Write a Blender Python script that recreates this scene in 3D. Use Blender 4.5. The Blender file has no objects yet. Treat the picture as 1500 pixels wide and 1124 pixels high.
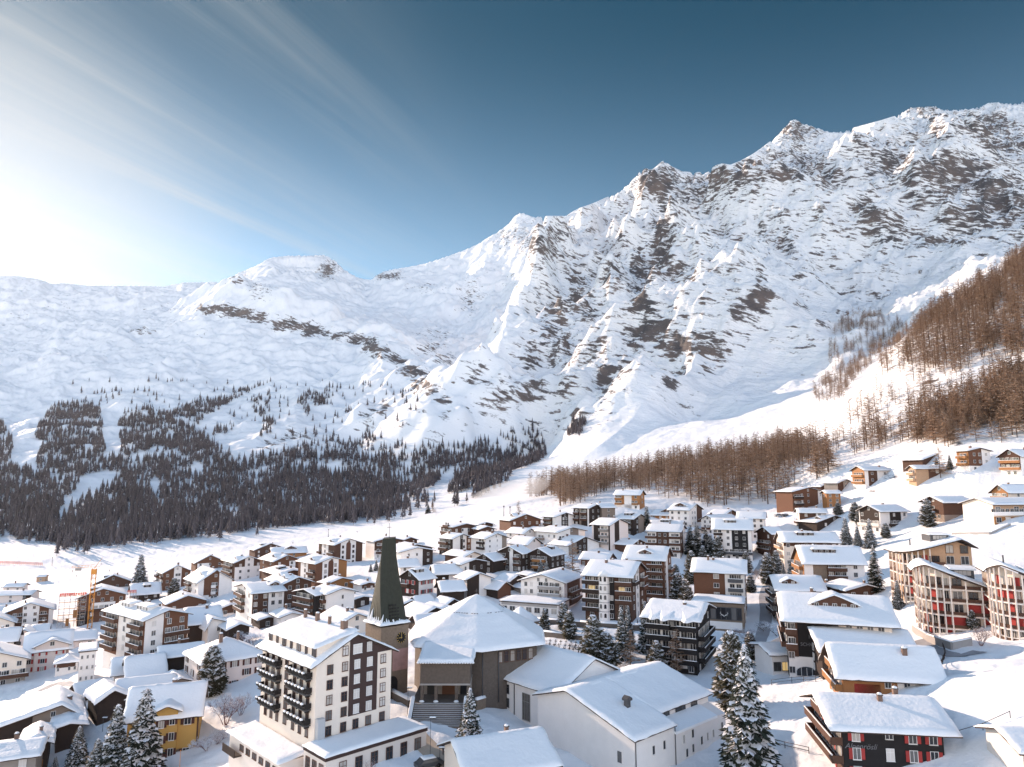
import bpy, bmesh, math, random
import numpy as np
from mathutils import Vector, Matrix
from math import radians as R, sin, cos, tan, pi
S = bpy.context.scene
COL = S.collection
rnd = random.Random(11)

# ------------------------------------------------------------------ camera
F, PX0, PY0 = 1013.0, 750.0, 562.0          # focal length and centre, in pixels of the 1500 px photograph
PIT = R(8.0); CP, SP = cos(PIT), sin(PIT)
CZ = 42.0                                    # drone height above the hotel street
def ray(px, py):
    u = (px-PX0)/F; v = (PY0-py)/F
    d = CP-v*SP
    return u/d, (SP+v*CP)/d                  # X/Y and (Z-CZ)/Y
def at(px, py, Y):
    t, s = ray(px, py)
    return Vector((t*Y, Y, CZ+s*Y))
def project(x, y, z):
    dz = z-CZ
    dep = y*CP+dz*SP
    return PX0+F*x/dep, PY0-F*(-y*SP+dz*CP)/dep

cam = bpy.data.cameras.new('camera'); co = bpy.data.objects.new('camera', cam); COL.objects.link(co)
co.location = (0, 0, CZ); co.rotation_euler = (R(90)+PIT, 0, 0)
cam.sensor_width = 36.0; cam.lens = 36.0*F/1500.0
cam.clip_start = 1.0; cam.clip_end = 30000.0
S.camera = co

# ------------------------------------------------------------------ light
SUN_AZ, SUN_EL = -48.0, 16.0                 # degrees left of the view direction, above the horizon
sv = Vector((sin(R(SUN_AZ))*cos(R(SUN_EL)), cos(R(SUN_AZ))*cos(R(SUN_EL)), sin(R(SUN_EL))))
sl = bpy.data.lights.new('sun', 'SUN'); so = bpy.data.objects.new('sun', sl); COL.objects.link(so)
sl.energy = 2.05; sl.angle = R(0.6); sl.color = (1.0, 0.77, 0.61)
so.rotation_euler = (-sv).to_track_quat('-Z', 'Y').to_euler()
so.location = (0, 0, 300)

def nd(nt, typ, **kw):
    n = nt.nodes.new(typ)
    for k, v in kw.items():
        setattr(n, k, v)
    return n

w = bpy.data.worlds.new('World'); S.world = w; w.use_nodes = True
nt = w.node_tree; nt.nodes.clear()
out = nd(nt, 'ShaderNodeOutputWorld'); bg = nd(nt, 'ShaderNodeBackground')
sky = nd(nt, 'ShaderNodeTexSky'); sky.sky_type = 'NISHITA'; sky.sun_disc = False
sky.sun_elevation = R(SUN_EL); sky.sun_rotation = R(SUN_AZ)
sky.altitude = 1800; sky.air_density = 1.0; sky.dust_density = 0.15; sky.ozone_density = 2.0
bg.inputs['Strength'].default_value = 0.15
tc = nd(nt, 'ShaderNodeTexCoord'); sep = nd(nt, 'ShaderNodeSeparateXYZ')
nt.links.new(tc.outputs['Generated'], sep.inputs[0])
# the deep winter blue of the zenith
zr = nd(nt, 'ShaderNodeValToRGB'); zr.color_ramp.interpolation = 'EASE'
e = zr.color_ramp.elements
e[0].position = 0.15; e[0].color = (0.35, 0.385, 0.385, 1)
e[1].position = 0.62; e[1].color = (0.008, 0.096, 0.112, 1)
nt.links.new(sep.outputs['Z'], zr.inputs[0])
fw = nd(nt, 'ShaderNodeMapRange'); fw.inputs[1].default_value = -0.35; fw.inputs[2].default_value = 0.45; fw.interpolation_type = 'SMOOTHSTEP'; nt.links.new(sep.outputs['Y'], fw.inputs[0])  # dims only the sky ahead; behind stays brighter to fill walls facing the camera
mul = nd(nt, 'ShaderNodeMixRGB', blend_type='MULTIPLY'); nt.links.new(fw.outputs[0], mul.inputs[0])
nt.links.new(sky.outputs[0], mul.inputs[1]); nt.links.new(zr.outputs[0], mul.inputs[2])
# thin cirrus on the sun's side: streaks on a high flat layer, so that they fan out from the horizon
zc = nd(nt, 'ShaderNodeMath', operation='MAXIMUM'); zc.inputs[1].default_value = 0.04; nt.links.new(sep.outputs['Z'], zc.inputs[0])
pl = nd(nt, 'ShaderNodeVectorMath', operation='DIVIDE'); nt.links.new(tc.outputs['Generated'], pl.inputs[0]); nt.links.new(zc.outputs[0], pl.inputs[1])
m0 = nd(nt, 'ShaderNodeMapping'); m0.inputs['Rotation'].default_value = (0, 0, R(24)); nt.links.new(pl.outputs[0], m0.inputs['Vector'])
mp = nd(nt, 'ShaderNodeMapping'); mp.inputs['Scale'].default_value = (3.1, 0.17, 0.0); mp.inputs['Location'].default_value = (1.35, 0.0, 0.0)
nt.links.new(m0.outputs[0], mp.inputs['Vector'])
nz = nd(nt, 'ShaderNodeTexNoise'); nz.inputs['Scale'].default_value = 1.25; nz.inputs['Detail'].default_value = 9; nz.inputs['Roughness'].default_value = 0.62
nz.inputs['Distortion'].default_value = 0.7
nt.links.new(mp.outputs[0], nz.inputs['Vector'])
cr = nd(nt, 'ShaderNodeValToRGB'); cr.color_ramp.elements[0].position = 0.40; cr.color_ramp.elements[1].position = 1.0; cr.color_ramp.interpolation = 'EASE'
nt.links.new(nz.outputs[0], cr.inputs[0])
dt = nd(nt, 'ShaderNodeVectorMath', operation='DOT_PRODUCT'); dt.inputs[1].default_value = tuple(Vector((sin(R(-47))*cos(R(9)), cos(R(-47))*cos(R(9)), sin(R(9)))))
nt.links.new(tc.outputs['Generated'], dt.inputs[0])
mr = nd(nt, 'ShaderNodeMapRange'); mr.inputs[1].default_value = 0.68; mr.inputs[2].default_value = 1.0; mr.interpolation_type = 'SMOOTHSTEP'
nt.links.new(dt.outputs['Value'], mr.inputs[0])
cm = nd(nt, 'ShaderNodeMath', operation='MULTIPLY'); nt.links.new(cr.outputs[0], cm.inputs[0]); nt.links.new(mr.outputs[0], cm.inputs[1])
mix = nd(nt, 'ShaderNodeMixRGB'); mix.inputs[2].default_value = (1.16, 1.27, 1.42, 1)
nt.links.new(cm.outputs[0], mix.inputs[0]); nt.links.new(mul.outputs[0], mix.inputs[1])
veil = nd(nt, 'ShaderNodeMapRange'); veil.inputs[1].default_value = 0.88; veil.inputs[2].default_value = 0.99; veil.inputs[4].default_value = 0.55; veil.interpolation_type = 'SMOOTHSTEP'; nt.links.new(dt.outputs['Value'], veil.inputs[0])
mv = nd(nt, 'ShaderNodeMixRGB'); mv.inputs[2].default_value = (1.42, 1.52, 1.68, 1); nt.links.new(veil.outputs[0], mv.inputs[0]); nt.links.new(mix.outputs[0], mv.inputs[1])
tn = nd(nt, 'ShaderNodeMixRGB', blend_type='MULTIPLY'); tn.inputs[0].default_value = 1.0; tn.inputs[2].default_value = (1.0, 0.94, 0.83, 1); nt.links.new(mv.outputs[0], tn.inputs[1])
# warm glow added to the sky behind the camera, to brighten walls facing it
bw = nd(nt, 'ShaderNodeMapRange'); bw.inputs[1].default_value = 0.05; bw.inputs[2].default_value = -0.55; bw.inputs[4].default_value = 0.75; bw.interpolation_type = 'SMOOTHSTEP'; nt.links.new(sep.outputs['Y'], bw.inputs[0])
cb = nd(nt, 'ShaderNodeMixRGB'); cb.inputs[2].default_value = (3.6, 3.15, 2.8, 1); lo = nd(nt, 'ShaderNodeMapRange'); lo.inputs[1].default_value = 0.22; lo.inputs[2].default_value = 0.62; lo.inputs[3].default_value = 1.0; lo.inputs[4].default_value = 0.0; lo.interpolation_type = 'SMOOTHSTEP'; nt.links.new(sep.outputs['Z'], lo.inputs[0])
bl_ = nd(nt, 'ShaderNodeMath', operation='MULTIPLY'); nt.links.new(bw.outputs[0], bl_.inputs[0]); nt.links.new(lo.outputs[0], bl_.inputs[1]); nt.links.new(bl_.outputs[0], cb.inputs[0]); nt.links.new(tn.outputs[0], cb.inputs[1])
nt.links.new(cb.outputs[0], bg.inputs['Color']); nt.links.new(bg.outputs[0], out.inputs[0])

S.view_settings.view_transform = 'Standard'; S.view_settings.look = 'None'
S.view_settings.exposure = 1.98; S.view_settings.gamma = 1.0
S.render.engine = 'CYCLES'
S.cycles.use_denoising = True
S.cycles.max_bounces = 6; S.cycles.diffuse_bounces = 4; S.cycles.glossy_bounces = 2; S.cycles.transparent_max_bounces = 6; S.cycles.volume_bounces = 1

# ------------------------------------------------------------------ materials
def mat(name, col, rough=0.75, var=0.12, vs=3.0, bump=0.0, bs=12.0, planks=0.0, pscale=4.5, pdir='Z', spec=0.25, rvar=0.10, coords='Object'):
    m = bpy.data.materials.new(name); m.use_nodes = True
    t = m.node_tree; b = t.nodes['Principled BSDF']
    b.inputs['Roughness'].default_value = rough
    b.inputs['Specular IOR Level'].default_value = spec
    c = nd(t, 'ShaderNodeTexCoord'); oi = nd(t, 'ShaderNodeObjectInfo')
    n = nd(t, 'ShaderNodeTexNoise'); n.inputs['Scale'].default_value = vs; n.inputs['Detail'].default_value = 6; n.inputs['Roughness'].default_value = 0.65
    t.links.new(c.outputs[coords], n.inputs['Vector'])
    val = n.outputs[0]
    hs = nd(t, 'ShaderNodeHueSaturation'); hs.inputs['Color'].default_value = (*col, 1)
    ma = nd(t, 'ShaderNodeMath', operation='MULTIPLY_ADD'); ma.inputs[1].default_value = 2*var; ma.inputs[2].default_value = 1.0-var
    t.links.new(val, ma.inputs[0])
    mb = nd(t, 'ShaderNodeMath', operation='MULTIPLY_ADD'); mb.inputs[1].default_value = rvar*2; mb.inputs[2].default_value = 1-rvar
    t.links.new(oi.outputs['Random'], mb.inputs[0])
    mc = nd(t, 'ShaderNodeMath', operation='MULTIPLY'); t.links.new(ma.outputs[0], mc.inputs[0]); t.links.new(mb.outputs[0], mc.inputs[1])
    last = mc.outputs[0]
    if planks:
        wv = nd(t, 'ShaderNodeTexWave', wave_type='BANDS', bands_direction=pdir, wave_profile='SAW'); wv.inputs['Scale'].default_value = pscale
        wv.inputs['Distortion'].default_value = 0.6; wv.inputs['Detail'].default_value = 2
        t.links.new(c.outputs[coords], wv.inputs['Vector'])
        pr = nd(t, 'ShaderNodeMapRange'); pr.inputs[1].default_value = 0.0; pr.inputs[2].default_value = 0.25; pr.inputs[3].default_value = 1-planks; pr.inputs[4].default_value = 1.0
        t.links.new(wv.outputs['Fac'], pr.inputs[0])
        md = nd(t, 'ShaderNodeMath', operation='MULTIPLY'); t.links.new(last, md.inputs[0]); t.links.new(pr.outputs[0], md.inputs[1])
        last = md.outputs[0]
    t.links.new(last, hs.inputs['Value']); t.links.new(hs.outputs[0], b.inputs['Base Color'])
    if bump:
        n2 = nd(t, 'ShaderNodeTexNoise'); n2.inputs['Scale'].default_value = bs; n2.inputs['Detail'].default_value = 5
        t.links.new(c.outputs[coords], n2.inputs['Vector'])
        bp = nd(t, 'ShaderNodeBump'); bp.inputs['Strength'].default_value = bump; bp.inputs['Distance'].default_value = 0.15
        t.links.new(n2.outputs[0], bp.inputs['Height']); t.links.new(bp.outputs[0], b.inputs['Normal'])
    return m

M = {}
M['snow'] = mat('snow', (0.88, 0.88, 0.885), 0.6, 0.03, 0.6, 0.55, 1.7, rvar=0.02)
M['tsnow'] = mat('tree_snow', (0.80, 0.80, 0.83), 0.7, 0.05, 1.0, rvar=0.04)
M['white'] = mat('white_plaster', (0.82, 0.76, 0.715), 0.85, 0.11, 0.45, 0.15, 20, rvar=0.05)
M['cream'] = mat('cream_plaster', (0.78, 0.67, 0.57), 0.85, 0.08, 0.6, 0.15, 20)
M['pink'] = mat('pink_plaster', (0.78, 0.66, 0.60), 0.85, 0.07, 0.6, 0.15, 20)
M['grey'] = mat('grey_render', (0.30, 0.26, 0.23), 0.9, 0.14, 0.8, 0.2, 15)
M['taupe'] = mat('taupe_render', (0.27, 0.21, 0.17), 0.9, 0.10, 0.6, 0.2, 15)
M['brown'] = mat('brown_wood', (0.098, 0.049, 0.032), 0.75, 0.25, 1.5, planks=0.35)
M['rust'] = mat('red_brown_wood', (0.145, 0.066, 0.038), 0.75, 0.22, 1.5, planks=0.35)
M['orange'] = mat('honey_wood', (0.36, 0.165, 0.065), 0.7, 0.2, 1.5, planks=0.3)
M['tan'] = mat('pale_larch_wood', (0.47, 0.30, 0.19), 0.75, 0.2, 1.4, planks=0.35)
M['dark'] = mat('dark_wood', (0.045, 0.030, 0.024), 0.8, 0.3, 1.6, planks=0.4)
M['black'] = mat('black_timber', (0.022, 0.019, 0.019), 0.8, 0.3, 1.2, planks=0.35)
M['umber'] = mat('umber_paint', (0.062, 0.038, 0.034), 0.8, 0.12, 0.8, planks=0.15)
M['stone'] = mat('stone_wall', (0.23, 0.17, 0.125), 0.9, 0.35, 2.2, 0.5, 5, planks=0.12, pscale=2.5)
M['graystone'] = mat('grey_stone_wall', (0.135, 0.108, 0.09), 0.9, 0.4, 2.0, 0.5, 5, planks=0.1, pscale=2.5)
M['yellow'] = mat('ochre_paint', (0.52, 0.31, 0.095), 0.85, 0.07, 0.6, 0.1, 20)
M['amber'] = mat('amber_wood', (0.29, 0.135, 0.052), 0.75, 0.15, 1.4, planks=0.25)
M['red'] = mat('red_paint', (0.36, 0.045, 0.04), 0.7, 0.12, 1.5)
M['shut'] = mat('brown_shutter', (0.085, 0.035, 0.028), 0.7, 0.15, 2, planks=0.3, pscale=14)
M['board'] = mat('roof_edge_wood', (0.055, 0.036, 0.028), 0.85, 0.2, 2)
M['frame'] = mat('window_frame_white', (0.72, 0.69, 0.66), 0.6, 0.04)
M['wframe'] = mat('window_frame_wood', (0.12, 0.055, 0.035), 0.6, 0.1)
M['concrete'] = mat('concrete', (0.36, 0.33, 0.31), 0.9, 0.15, 1.2, 0.2, 12)
M['pale'] = mat('pale_render', (0.76, 0.67, 0.60), 0.85, 0.06, 0.8, 0.1, 20)
M['metal'] = mat('dark_metal', (0.06, 0.06, 0.065), 0.5, 0.1, 3, spec=0.5)
M['chim'] = mat('chimney_render', (0.20, 0.13, 0.10), 0.9, 0.2, 3)
M['copper'] = mat('patinated_copper', (0.026, 0.028, 0.018), 0.65, 0.55, 1.3, 0.3, 4, planks=0.3, pscale=3.2, pdir='DIAGONAL', spec=0.4)
M['gold'] = mat('gilt', (0.55, 0.36, 0.10), 0.4, 0.05)
M['steel'] = mat('galvanised_steel', (0.42, 0.42, 0.43), 0.5, 0.08, 3, spec=0.5)
M['netpink'] = mat('pink_safety_net', (0.75, 0.22, 0.17), 0.8, 0.2, 5)
M['crane'] = mat('crane_paint', (0.72, 0.30, 0.06), 0.6, 0.12, 2)
M['bark'] = mat('bark', (0.075, 0.05, 0.037), 0.9, 0.3, 3)
M['lbark'] = mat('larch_bark', (0.115, 0.066, 0.042), 0.9, 0.3, 1.5)
M['needle'] = mat('spruce_needles', (0.034, 0.040, 0.028), 0.8, 0.35, 1.2, rvar=0.2)
M['pineneedle'] = mat('stone_pine_needles', (0.080, 0.070, 0.042), 0.8, 0.35, 1.2, rvar=0.2)
M['larch'] = mat('larch_twigs', (0.335, 0.225, 0.155), 0.85, 0.3, 0.15, rvar=0.2)
M['twig'] = mat('reddish_twigs', (0.22, 0.105, 0.095), 0.85, 0.25, 1.0)
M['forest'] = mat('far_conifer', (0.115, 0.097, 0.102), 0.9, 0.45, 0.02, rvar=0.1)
M['mural1'] = mat('mural_rose', (0.46, 0.27, 0.24), 0.9, 0.35, 0.9)
M['skin'] = mat('skin', (0.45, 0.27, 0.2), 0.6, 0.05)
M['cloth'] = mat('dark_clothes', (0.04, 0.03, 0.035), 0.9, 0.1)
M['stained'] = mat('stained_glass', (0.10, 0.085, 0.07), 0.25, 0.95, 1.6, spec=0.5)

def glassmat():
    m = bpy.data.materials.new('window_glass'); m.use_nodes = True
    t = m.node_tree; b = t.nodes['Principled BSDF']; b.inputs['Roughness'].default_value = 0.12
    b.inputs['Specular IOR Level'].default_value = 0.6
    oi = nd(t, 'ShaderNodeObjectInfo'); r = nd(t, 'ShaderNodeValToRGB'); r.color_ramp.interpolation = 'CONSTANT'
    el = r.color_ramp.elements
    el[0].position = 0; el[0].color = (0.022, 0.022, 0.026, 1); el[1].position = 0.45; el[1].color = (0.06, 0.056, 0.055, 1)
    x = el.new(0.7); x.color = (0.14, 0.13, 0.125, 1); x = el.new(0.88); x.color = (0.42, 0.38, 0.34, 1)
    t.links.new(oi.outputs['Random'], r.inputs[0]); t.links.new(r.outputs[0], b.inputs['Base Color'])
    return m
M['glass'] = glassmat()
M['curtain'] = mat('drawn_curtain', (0.62, 0.57, 0.53), 0.7, 0.08, 4)
def lit():
    m = bpy.data.materials.new('lit_window'); m.use_nodes = True
    b = m.node_tree.nodes['Principled BSDF']; b.inputs['Base Color'].default_value = (0.4, 0.3, 0.15, 1)
    b.inputs['Emission Color'].default_value = (1.0, 0.68, 0.28, 1); b.inputs['Emission Strength'].default_value = 0.13
    return m
M['lit'] = lit()

# ------------------------------------------------------------------ mesh builder
class MB:
    def __init__(s):
        s.v = []; s.f = []; s.mi = []; s.mats = []; s.sm = []
    def mid(s, m):
        m = M[m] if isinstance(m, str) else m
        if m not in s.mats: s.mats.append(m)
        return s.mats.index(m)
    def face(s, pts, m, smooth=False):
        b = len(s.v); s.v.extend([tuple(p) for p in pts]); s.f.append(list(range(b, b+len(pts)))); s.mi.append(s.mid(m)); s.sm.append(smooth)
    def solid(s, pts, faces, m, smooth=False):
        b = len(s.v); s.v.extend([tuple(p) for p in pts]); k = s.mid(m)
        for f in faces:
            s.f.append([b+i for i in f]); s.mi.append(k); s.sm.append(smooth)
    def box(s, a, c, m):
        x0, y0, z0 = a; x1, y1, z1 = c
        if x0 > x1: x0, x1 = x1, x0
        if y0 > y1: y0, y1 = y1, y0
        if z0 > z1: z0, z1 = z1, z0
        p = [(x0,y0,z0),(x1,y0,z0),(x1,y1,z0),(x0,y1,z0),(x0,y0,z1),(x1,y0,z1),(x1,y1,z1),(x0,y1,z1)]
        s.solid(p, [(0,3,2,1),(4,5,6,7),(0,1,5,4),(1,2,6,5),(2,3,7,6),(3,0,4,7)], m)
    def prism(s, poly, fn, d0, d1, m):
        """poly: 2-D outline (counter-clockwise); fn(a, b, d) places a point"""
        n = len(poly); p = [fn(a, b, d0) for a, b in poly]+[fn(a, b, d1) for a, b in poly]
        f = [tuple(range(n))[::-1], tuple(range(n, 2*n))]+[(i, (i+1) % n, n+(i+1) % n, n+i) for i in range(n)]
        s.solid(p, f, m)
    def tube(s, p0, p1, r0, r1, m, n=6, smooth=True):
        p0, p1 = Vector(p0), Vector(p1); d = (p1-p0)
        if d.length < 1e-6: return
        d.normalize(); a = d.orthogonal().normalized(); b = d.cross(a)
        p = []
        for q, r in ((p0, r0), (p1, r1)):
            for i in range(n):
                an = 2*pi*i/n; p.append(q+a*(r*cos(an))+b*(r*sin(an)))
        f = [(i, (i+1) % n, n+(i+1) % n, n+i) for i in range(n)]
        s.solid(p, f+[tuple(range(n))[::-1], tuple(range(n, 2*n))], m, smooth)
    def ball(s, c, r, m, nu=10, nv=6, sc=(1, 1, 1)):
        p = []; f = []
        for j in range(nv+1):
            ph = pi*j/nv
            for i in range(nu):
                th = 2*pi*i/nu
                p.append((c[0]+r*sc[0]*sin(ph)*cos(th), c[1]+r*sc[1]*sin(ph)*sin(th), c[2]+r*sc[2]*cos(ph)))
        for j in range(nv):
            for i in range(nu):
                f.append((j*nu+i, (j+1)*nu+i, (j+1)*nu+(i+1) % nu, j*nu+(i+1) % nu))
        s.solid(p, f, m, True)
    def mesh(s, name, fix=True):
        me = bpy.data.meshes.new(name); me.from_pydata(s.v, [], s.f)
        for m in s.mats: me.materials.append(m)
        me.polygons.foreach_set('material_index', s.mi); me.polygons.foreach_set('use_smooth', s.sm)
        if fix:
            bm = bmesh.new(); bm.from_mesh(me); bmesh.ops.recalc_face_normals(bm, faces=bm.faces); bm.to_mesh(me); bm.free()
        me.update()
        return me
    def build(s, name, parent=None, loc=None, rz=None, fix=True):
        return ob(name, s.mesh(name, fix), parent, loc, rz)

def ob(name, me, parent=None, loc=None, rz=None):
    o = bpy.data.objects.new(name, me); COL.objects.link(o)
    if parent is not None: o.parent = parent
    if loc is not None: o.location = loc
    if rz is not None: o.rotation_euler = (0, 0, rz)
    return o
def tag(o, label=None, cat=None, group=None, kind=None):
    if label: o['label'] = label
    if cat: o['category'] = cat
    if group: o['group'] = group
    if kind: o['kind'] = kind
    return o
def thing(name, label, cat, loc=(0, 0, 0), rz=0.0, group=None):
    o = bpy.data.objects.new(name, None); COL.objects.link(o); o.location = loc; o.rotation_euler = (0, 0, rz)
    o.empty_display_size = 0.5
    return tag(o, label, cat, group)
def copy_tree(root, loc, rz=0.0, sc=1.0, label=None, group=None):
    r = root.copy(); COL.objects.link(r); r.location = loc; r.rotation_euler = (0, 0, rz)
    r.scale = sc if hasattr(sc, '__len__') else (sc, sc, sc)
    if label: r['label'] = label
    if group: r['group'] = group
    for ch in list(root.children):
        c = ch.copy(); COL.objects.link(c); c.parent = r
        for g in list(ch.children):
            d = g.copy(); COL.objects.link(d); d.parent = c
    return r
# ------------------------------------------------------------------ noise
_rs = np.random.RandomState(5)
_perm = _rs.permutation(512); _perm = np.concatenate([_perm, _perm, _perm])
_ang = _rs.rand(512)*2*np.pi; _gx = np.cos(_ang); _gy = np.sin(_ang)
def pn(x, y, seed=0):
    x = np.asarray(x, float)+seed*17.37; y = np.asarray(y, float)+seed*31.11
    xi = np.floor(x).astype(int); yi = np.floor(y).astype(int); xf = x-xi; yf = y-yi
    u = xf*xf*xf*(xf*(xf*6-15)+10); v = yf*yf*yf*(yf*(yf*6-15)+10)
    def g(a, b, dx, dy):
        h = _perm[(_perm[a & 511]+b) & 511]
        return _gx[h]*dx+_gy[h]*dy
    n00 = g(xi, yi, xf, yf); n10 = g(xi+1, yi, xf-1, yf); n01 = g(xi, yi+1, xf, yf-1); n11 = g(xi+1, yi+1, xf-1, yf-1)
    return ((n00*(1-u)+n10*u)*(1-v)+(n01*(1-u)+n11*u)*v)*1.5
def fbm(x, y, o=4, seed=0, g=0.5):
    r = 0; a = 1.0; s = 1.0; t = 0
    for i in range(o):
        r = r+a*pn(x*s, y*s, seed+i); t += a; a *= g; s *= 2.03
    return r/t
def ridged(x, y, o=4, seed=0, g=0.5):
    r = 0; a = 1.0; s = 1.0; t = 0; w = 1.0
    for i in range(o):
        n = 1-np.abs(pn(x*s, y*s, seed+i)); n = n*n*w; w = np.clip(n*1.6, 0, 1)
        r = r+a*n; t += a; a *= g; s *= 2.07
    return r/t
def sst(a, b, x):
    k = np.clip((x-a)/(b-a), 0, 1); return k*k*(3-2*k)

# ------------------------------------------------------------------ the village ground: heights read off storeys, (px, py, z) or (px, py, depth)
CZP = [(600,1060,0),(630,1054,0),(575,1120,-1),(690,1098,-1.5),(790,1095,-2.5),(1064,1105,-3.2),(930,1180,-3),(460,1180,-2),(330,1100,-8),
 (100,983,-14),(220,1113,-11.6),(30,1110,-12),(130,1090,-12),(20,1012,-15),(290,1015,-6),(205,978,-6.5),(300,950,-6),
 (800,906,0),(700,1030,2.3),(640,1024,2.3),(735,1066,-3.0),(762,1079,-3.2),(716,1056,-1.6),(930,908,2),(830,950,0.5),(900,990,-1),(1000,985,-2),(1095,925,0),(1110,1000,-1),(1090,1070,-2),
 (1240,1135,0),(1385,1135,-.5),(1480,1110,3.5),(1180,990,3),(1237,1034,4.0),(1372,1030,8),(1450,1010,12),(1500,960,15),(1400,932,8),(1470,935,10),(1300,900,6),
 (1180,868,6.5),(1266,868,10),(1100,820,7.4),(1000,815,8),(700,810,10),(650,830,7),(600,870,3),(540,900,0),
 (290,878,-10.5),(120,918,-17),(40,925,-18),(20,885,-20),(450,858,-2),(410,905,-3),(500,827,1),(370,850,-7),(580,815,4),(60,1090,-12.5),(-60,1000,-17),(-100,900,-22)]
CYP = [(940,745,385),(1390,763,270),(1420,690,310),(1300,716,330),(1270,775,300),(1500,694,300),(1228,742,350),(1340,711,325),(1450,768,245),(1280,864,205),(1160,748,350),(1050,775,365),(870,770,350),(750,778,350),(690,790,340),
 (150,830,530),(60,845,470),(300,800,600),(560,780,540),(450,800,560),(650,755,620),(720,740,560),(800,738,470),(860,735,440),(1000,745,400),(1120,745,390),
 (1480,830,200),(1350,850,190),(1500,1000,120)]
cp = []
for px, py, z in CZP:
    t, s = ray(px, py); Y = (z-CZ)/s; cp.append((t*Y, Y, z))
for px, py, Y in CYP:
    p = at(px, py, Y); cp.append(tuple(p))
for x, y, z in ((-80,20,-9),(0,20,-4),(80,20,4),(-200,60,-18),(220,60,30),(260,140,42),(-330,200,-24),(0,-150,-6),(-250,-150,-20),(250,-150,30)):
    cp.append((x, y, z))
# ------------------------------------------------------------------ the slopes beyond: for each picture column the profile (py, depth)
PROF = {
 -420: [(825,520),(780,760),(690,1100),(600,1500),(510,2200),(430,3500)],
 -200: [(823,540),(775,770),(690,1100),(600,1500),(505,2200),(425,3600)],
 0:    [(812,600),(770,780),(690,1100),(600,1500),(500,2300),(404,3800)],
 120:  [(806,640),(760,820),(690,1080),(600,1500),(500,2300),(440,3300),(419,4000)],
 240:  [(790,700),(740,900),(680,1120),(600,1500),(520,2100),(450,3100),(420,4200)],
 340:  [(779,740),(730,930),(670,1180),(600,1550),(520,2100),(450,2700),(432,3700),(405,5000)],
 440:  [(769,770),(720,960),(660,1250),(590,1650),(520,2150),(468,2650),(455,3000),(425,4200),(375,5600)],
 545:  [(755,830),(712,1010),(650,1350),(585,1800),(510,2500),(495,2750),(470,3500),(440,4300),(409,5200)],
 650:  [(738,860),(690,1100),(640,1450),(590,1850),(545,2350),(495,3300),(440,4300),(380,5300)],
 750:  [(722,820),(680,1080),(640,1400),(580,1900),(520,2600),(470,3200),(400,4300),(322,5100)],
 850:  [(712,700),(668,1000),(610,1500),(510,2150),(430,2750),(360,3500),(307,4500)],
 950:  [(700,620),(662,850),(580,1400),(480,1950),(400,2500),(340,3200),(250,4200)],
 1050: [(690,560),(650,780),(570,1200),(480,1680),(400,2200),(330,2800),(245,3900)],
 1130: [(685,520),(650,680),(570,1080),(470,1560),(380,2100),(290,2900),(208,4100)],
 1190: [(680,440),(640,560),(620,640),(570,1000),(460,1560),(370,2100),(280,2900),(186,4200)],
 1240: [(675,420),(610,530),(582,590),(588,680),(550,1000),(450,1560),(360,2100),(270,2800),(193,4000)],
 1290: [(668,400),(560,540),(532,600),(548,700),(530,980),(440,1500),(350,2000),(260,2700),(179,3700)],
 1340: [(655,380),(530,530),(487,610),(505,720),(490,980),(420,1450),(330,2000),(250,2600),(157,3400)],
 1400: [(640,360),(500,520),(443,620),(465,740),(455,980),(400,1400),(320,1900),(240,2500),(162,3400)],
 1450: [(632,350),(480,510),(412,620),(440,740),(430,980),(380,1400),(310,1900),(230,2500),(152,3300)],
 1500: [(625,340),(450,510),(382,620),(420,740),(410,980),(370,1400),(300,1900),(230,2500),(151,3200)],
 1600: [(610,330),(410,500),(330,620),(380,740),(380,980),(350,1400),(290,1900),(220,2500),(152,3200)],
 1800: [(580,310),(350,480),(260,620),(320,740),(330,980),(310,1400),(270,1900),(220,2500),(160,3200)],
 2000: [(560,300),(320,460),(230,620),(300,740),(320,980),(300,1400),(260,1900),(220,2500),(170,3200)]}
for px in PROF:
    py, Y = PROF[px][0]
    p = at(px, py, Y); cp.append(tuple(p))
    py, Y = PROF[px][0][0], PROF[px][0][1]
cp = np.array(cp); NC = len(cp)
CC = 22.0
_d = np.sqrt((cp[:,None,0]-cp[None,:,0])**2+(cp[:,None,1]-cp[None,:,1])**2+CC*CC)
_A = np.zeros((NC+3, NC+3)); _A[:NC,:NC] = _d+np.eye(NC)*-1.5; _A[:NC,NC] = 1; _A[:NC,NC+1] = cp[:,0]; _A[:NC,NC+2] = cp[:,1]; _A[NC:,:NC] = _A[:NC,NC:].T
_W = np.linalg.solve(_A, np.concatenate([cp[:,2], np.zeros(3)]))
def rbf(X, Y):
    X = np.asarray(X, float); Y = np.asarray(Y, float); sh = X.shape; x = X.ravel(); y = Y.ravel(); o = _W[NC]+_W[NC+1]*x+_W[NC+2]*y
    for i in range(NC):
        o = o+_W[i]*np.sqrt((x-cp[i,0])**2+(y-cp[i,1])**2+CC*CC)
    return o.reshape(sh)

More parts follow.
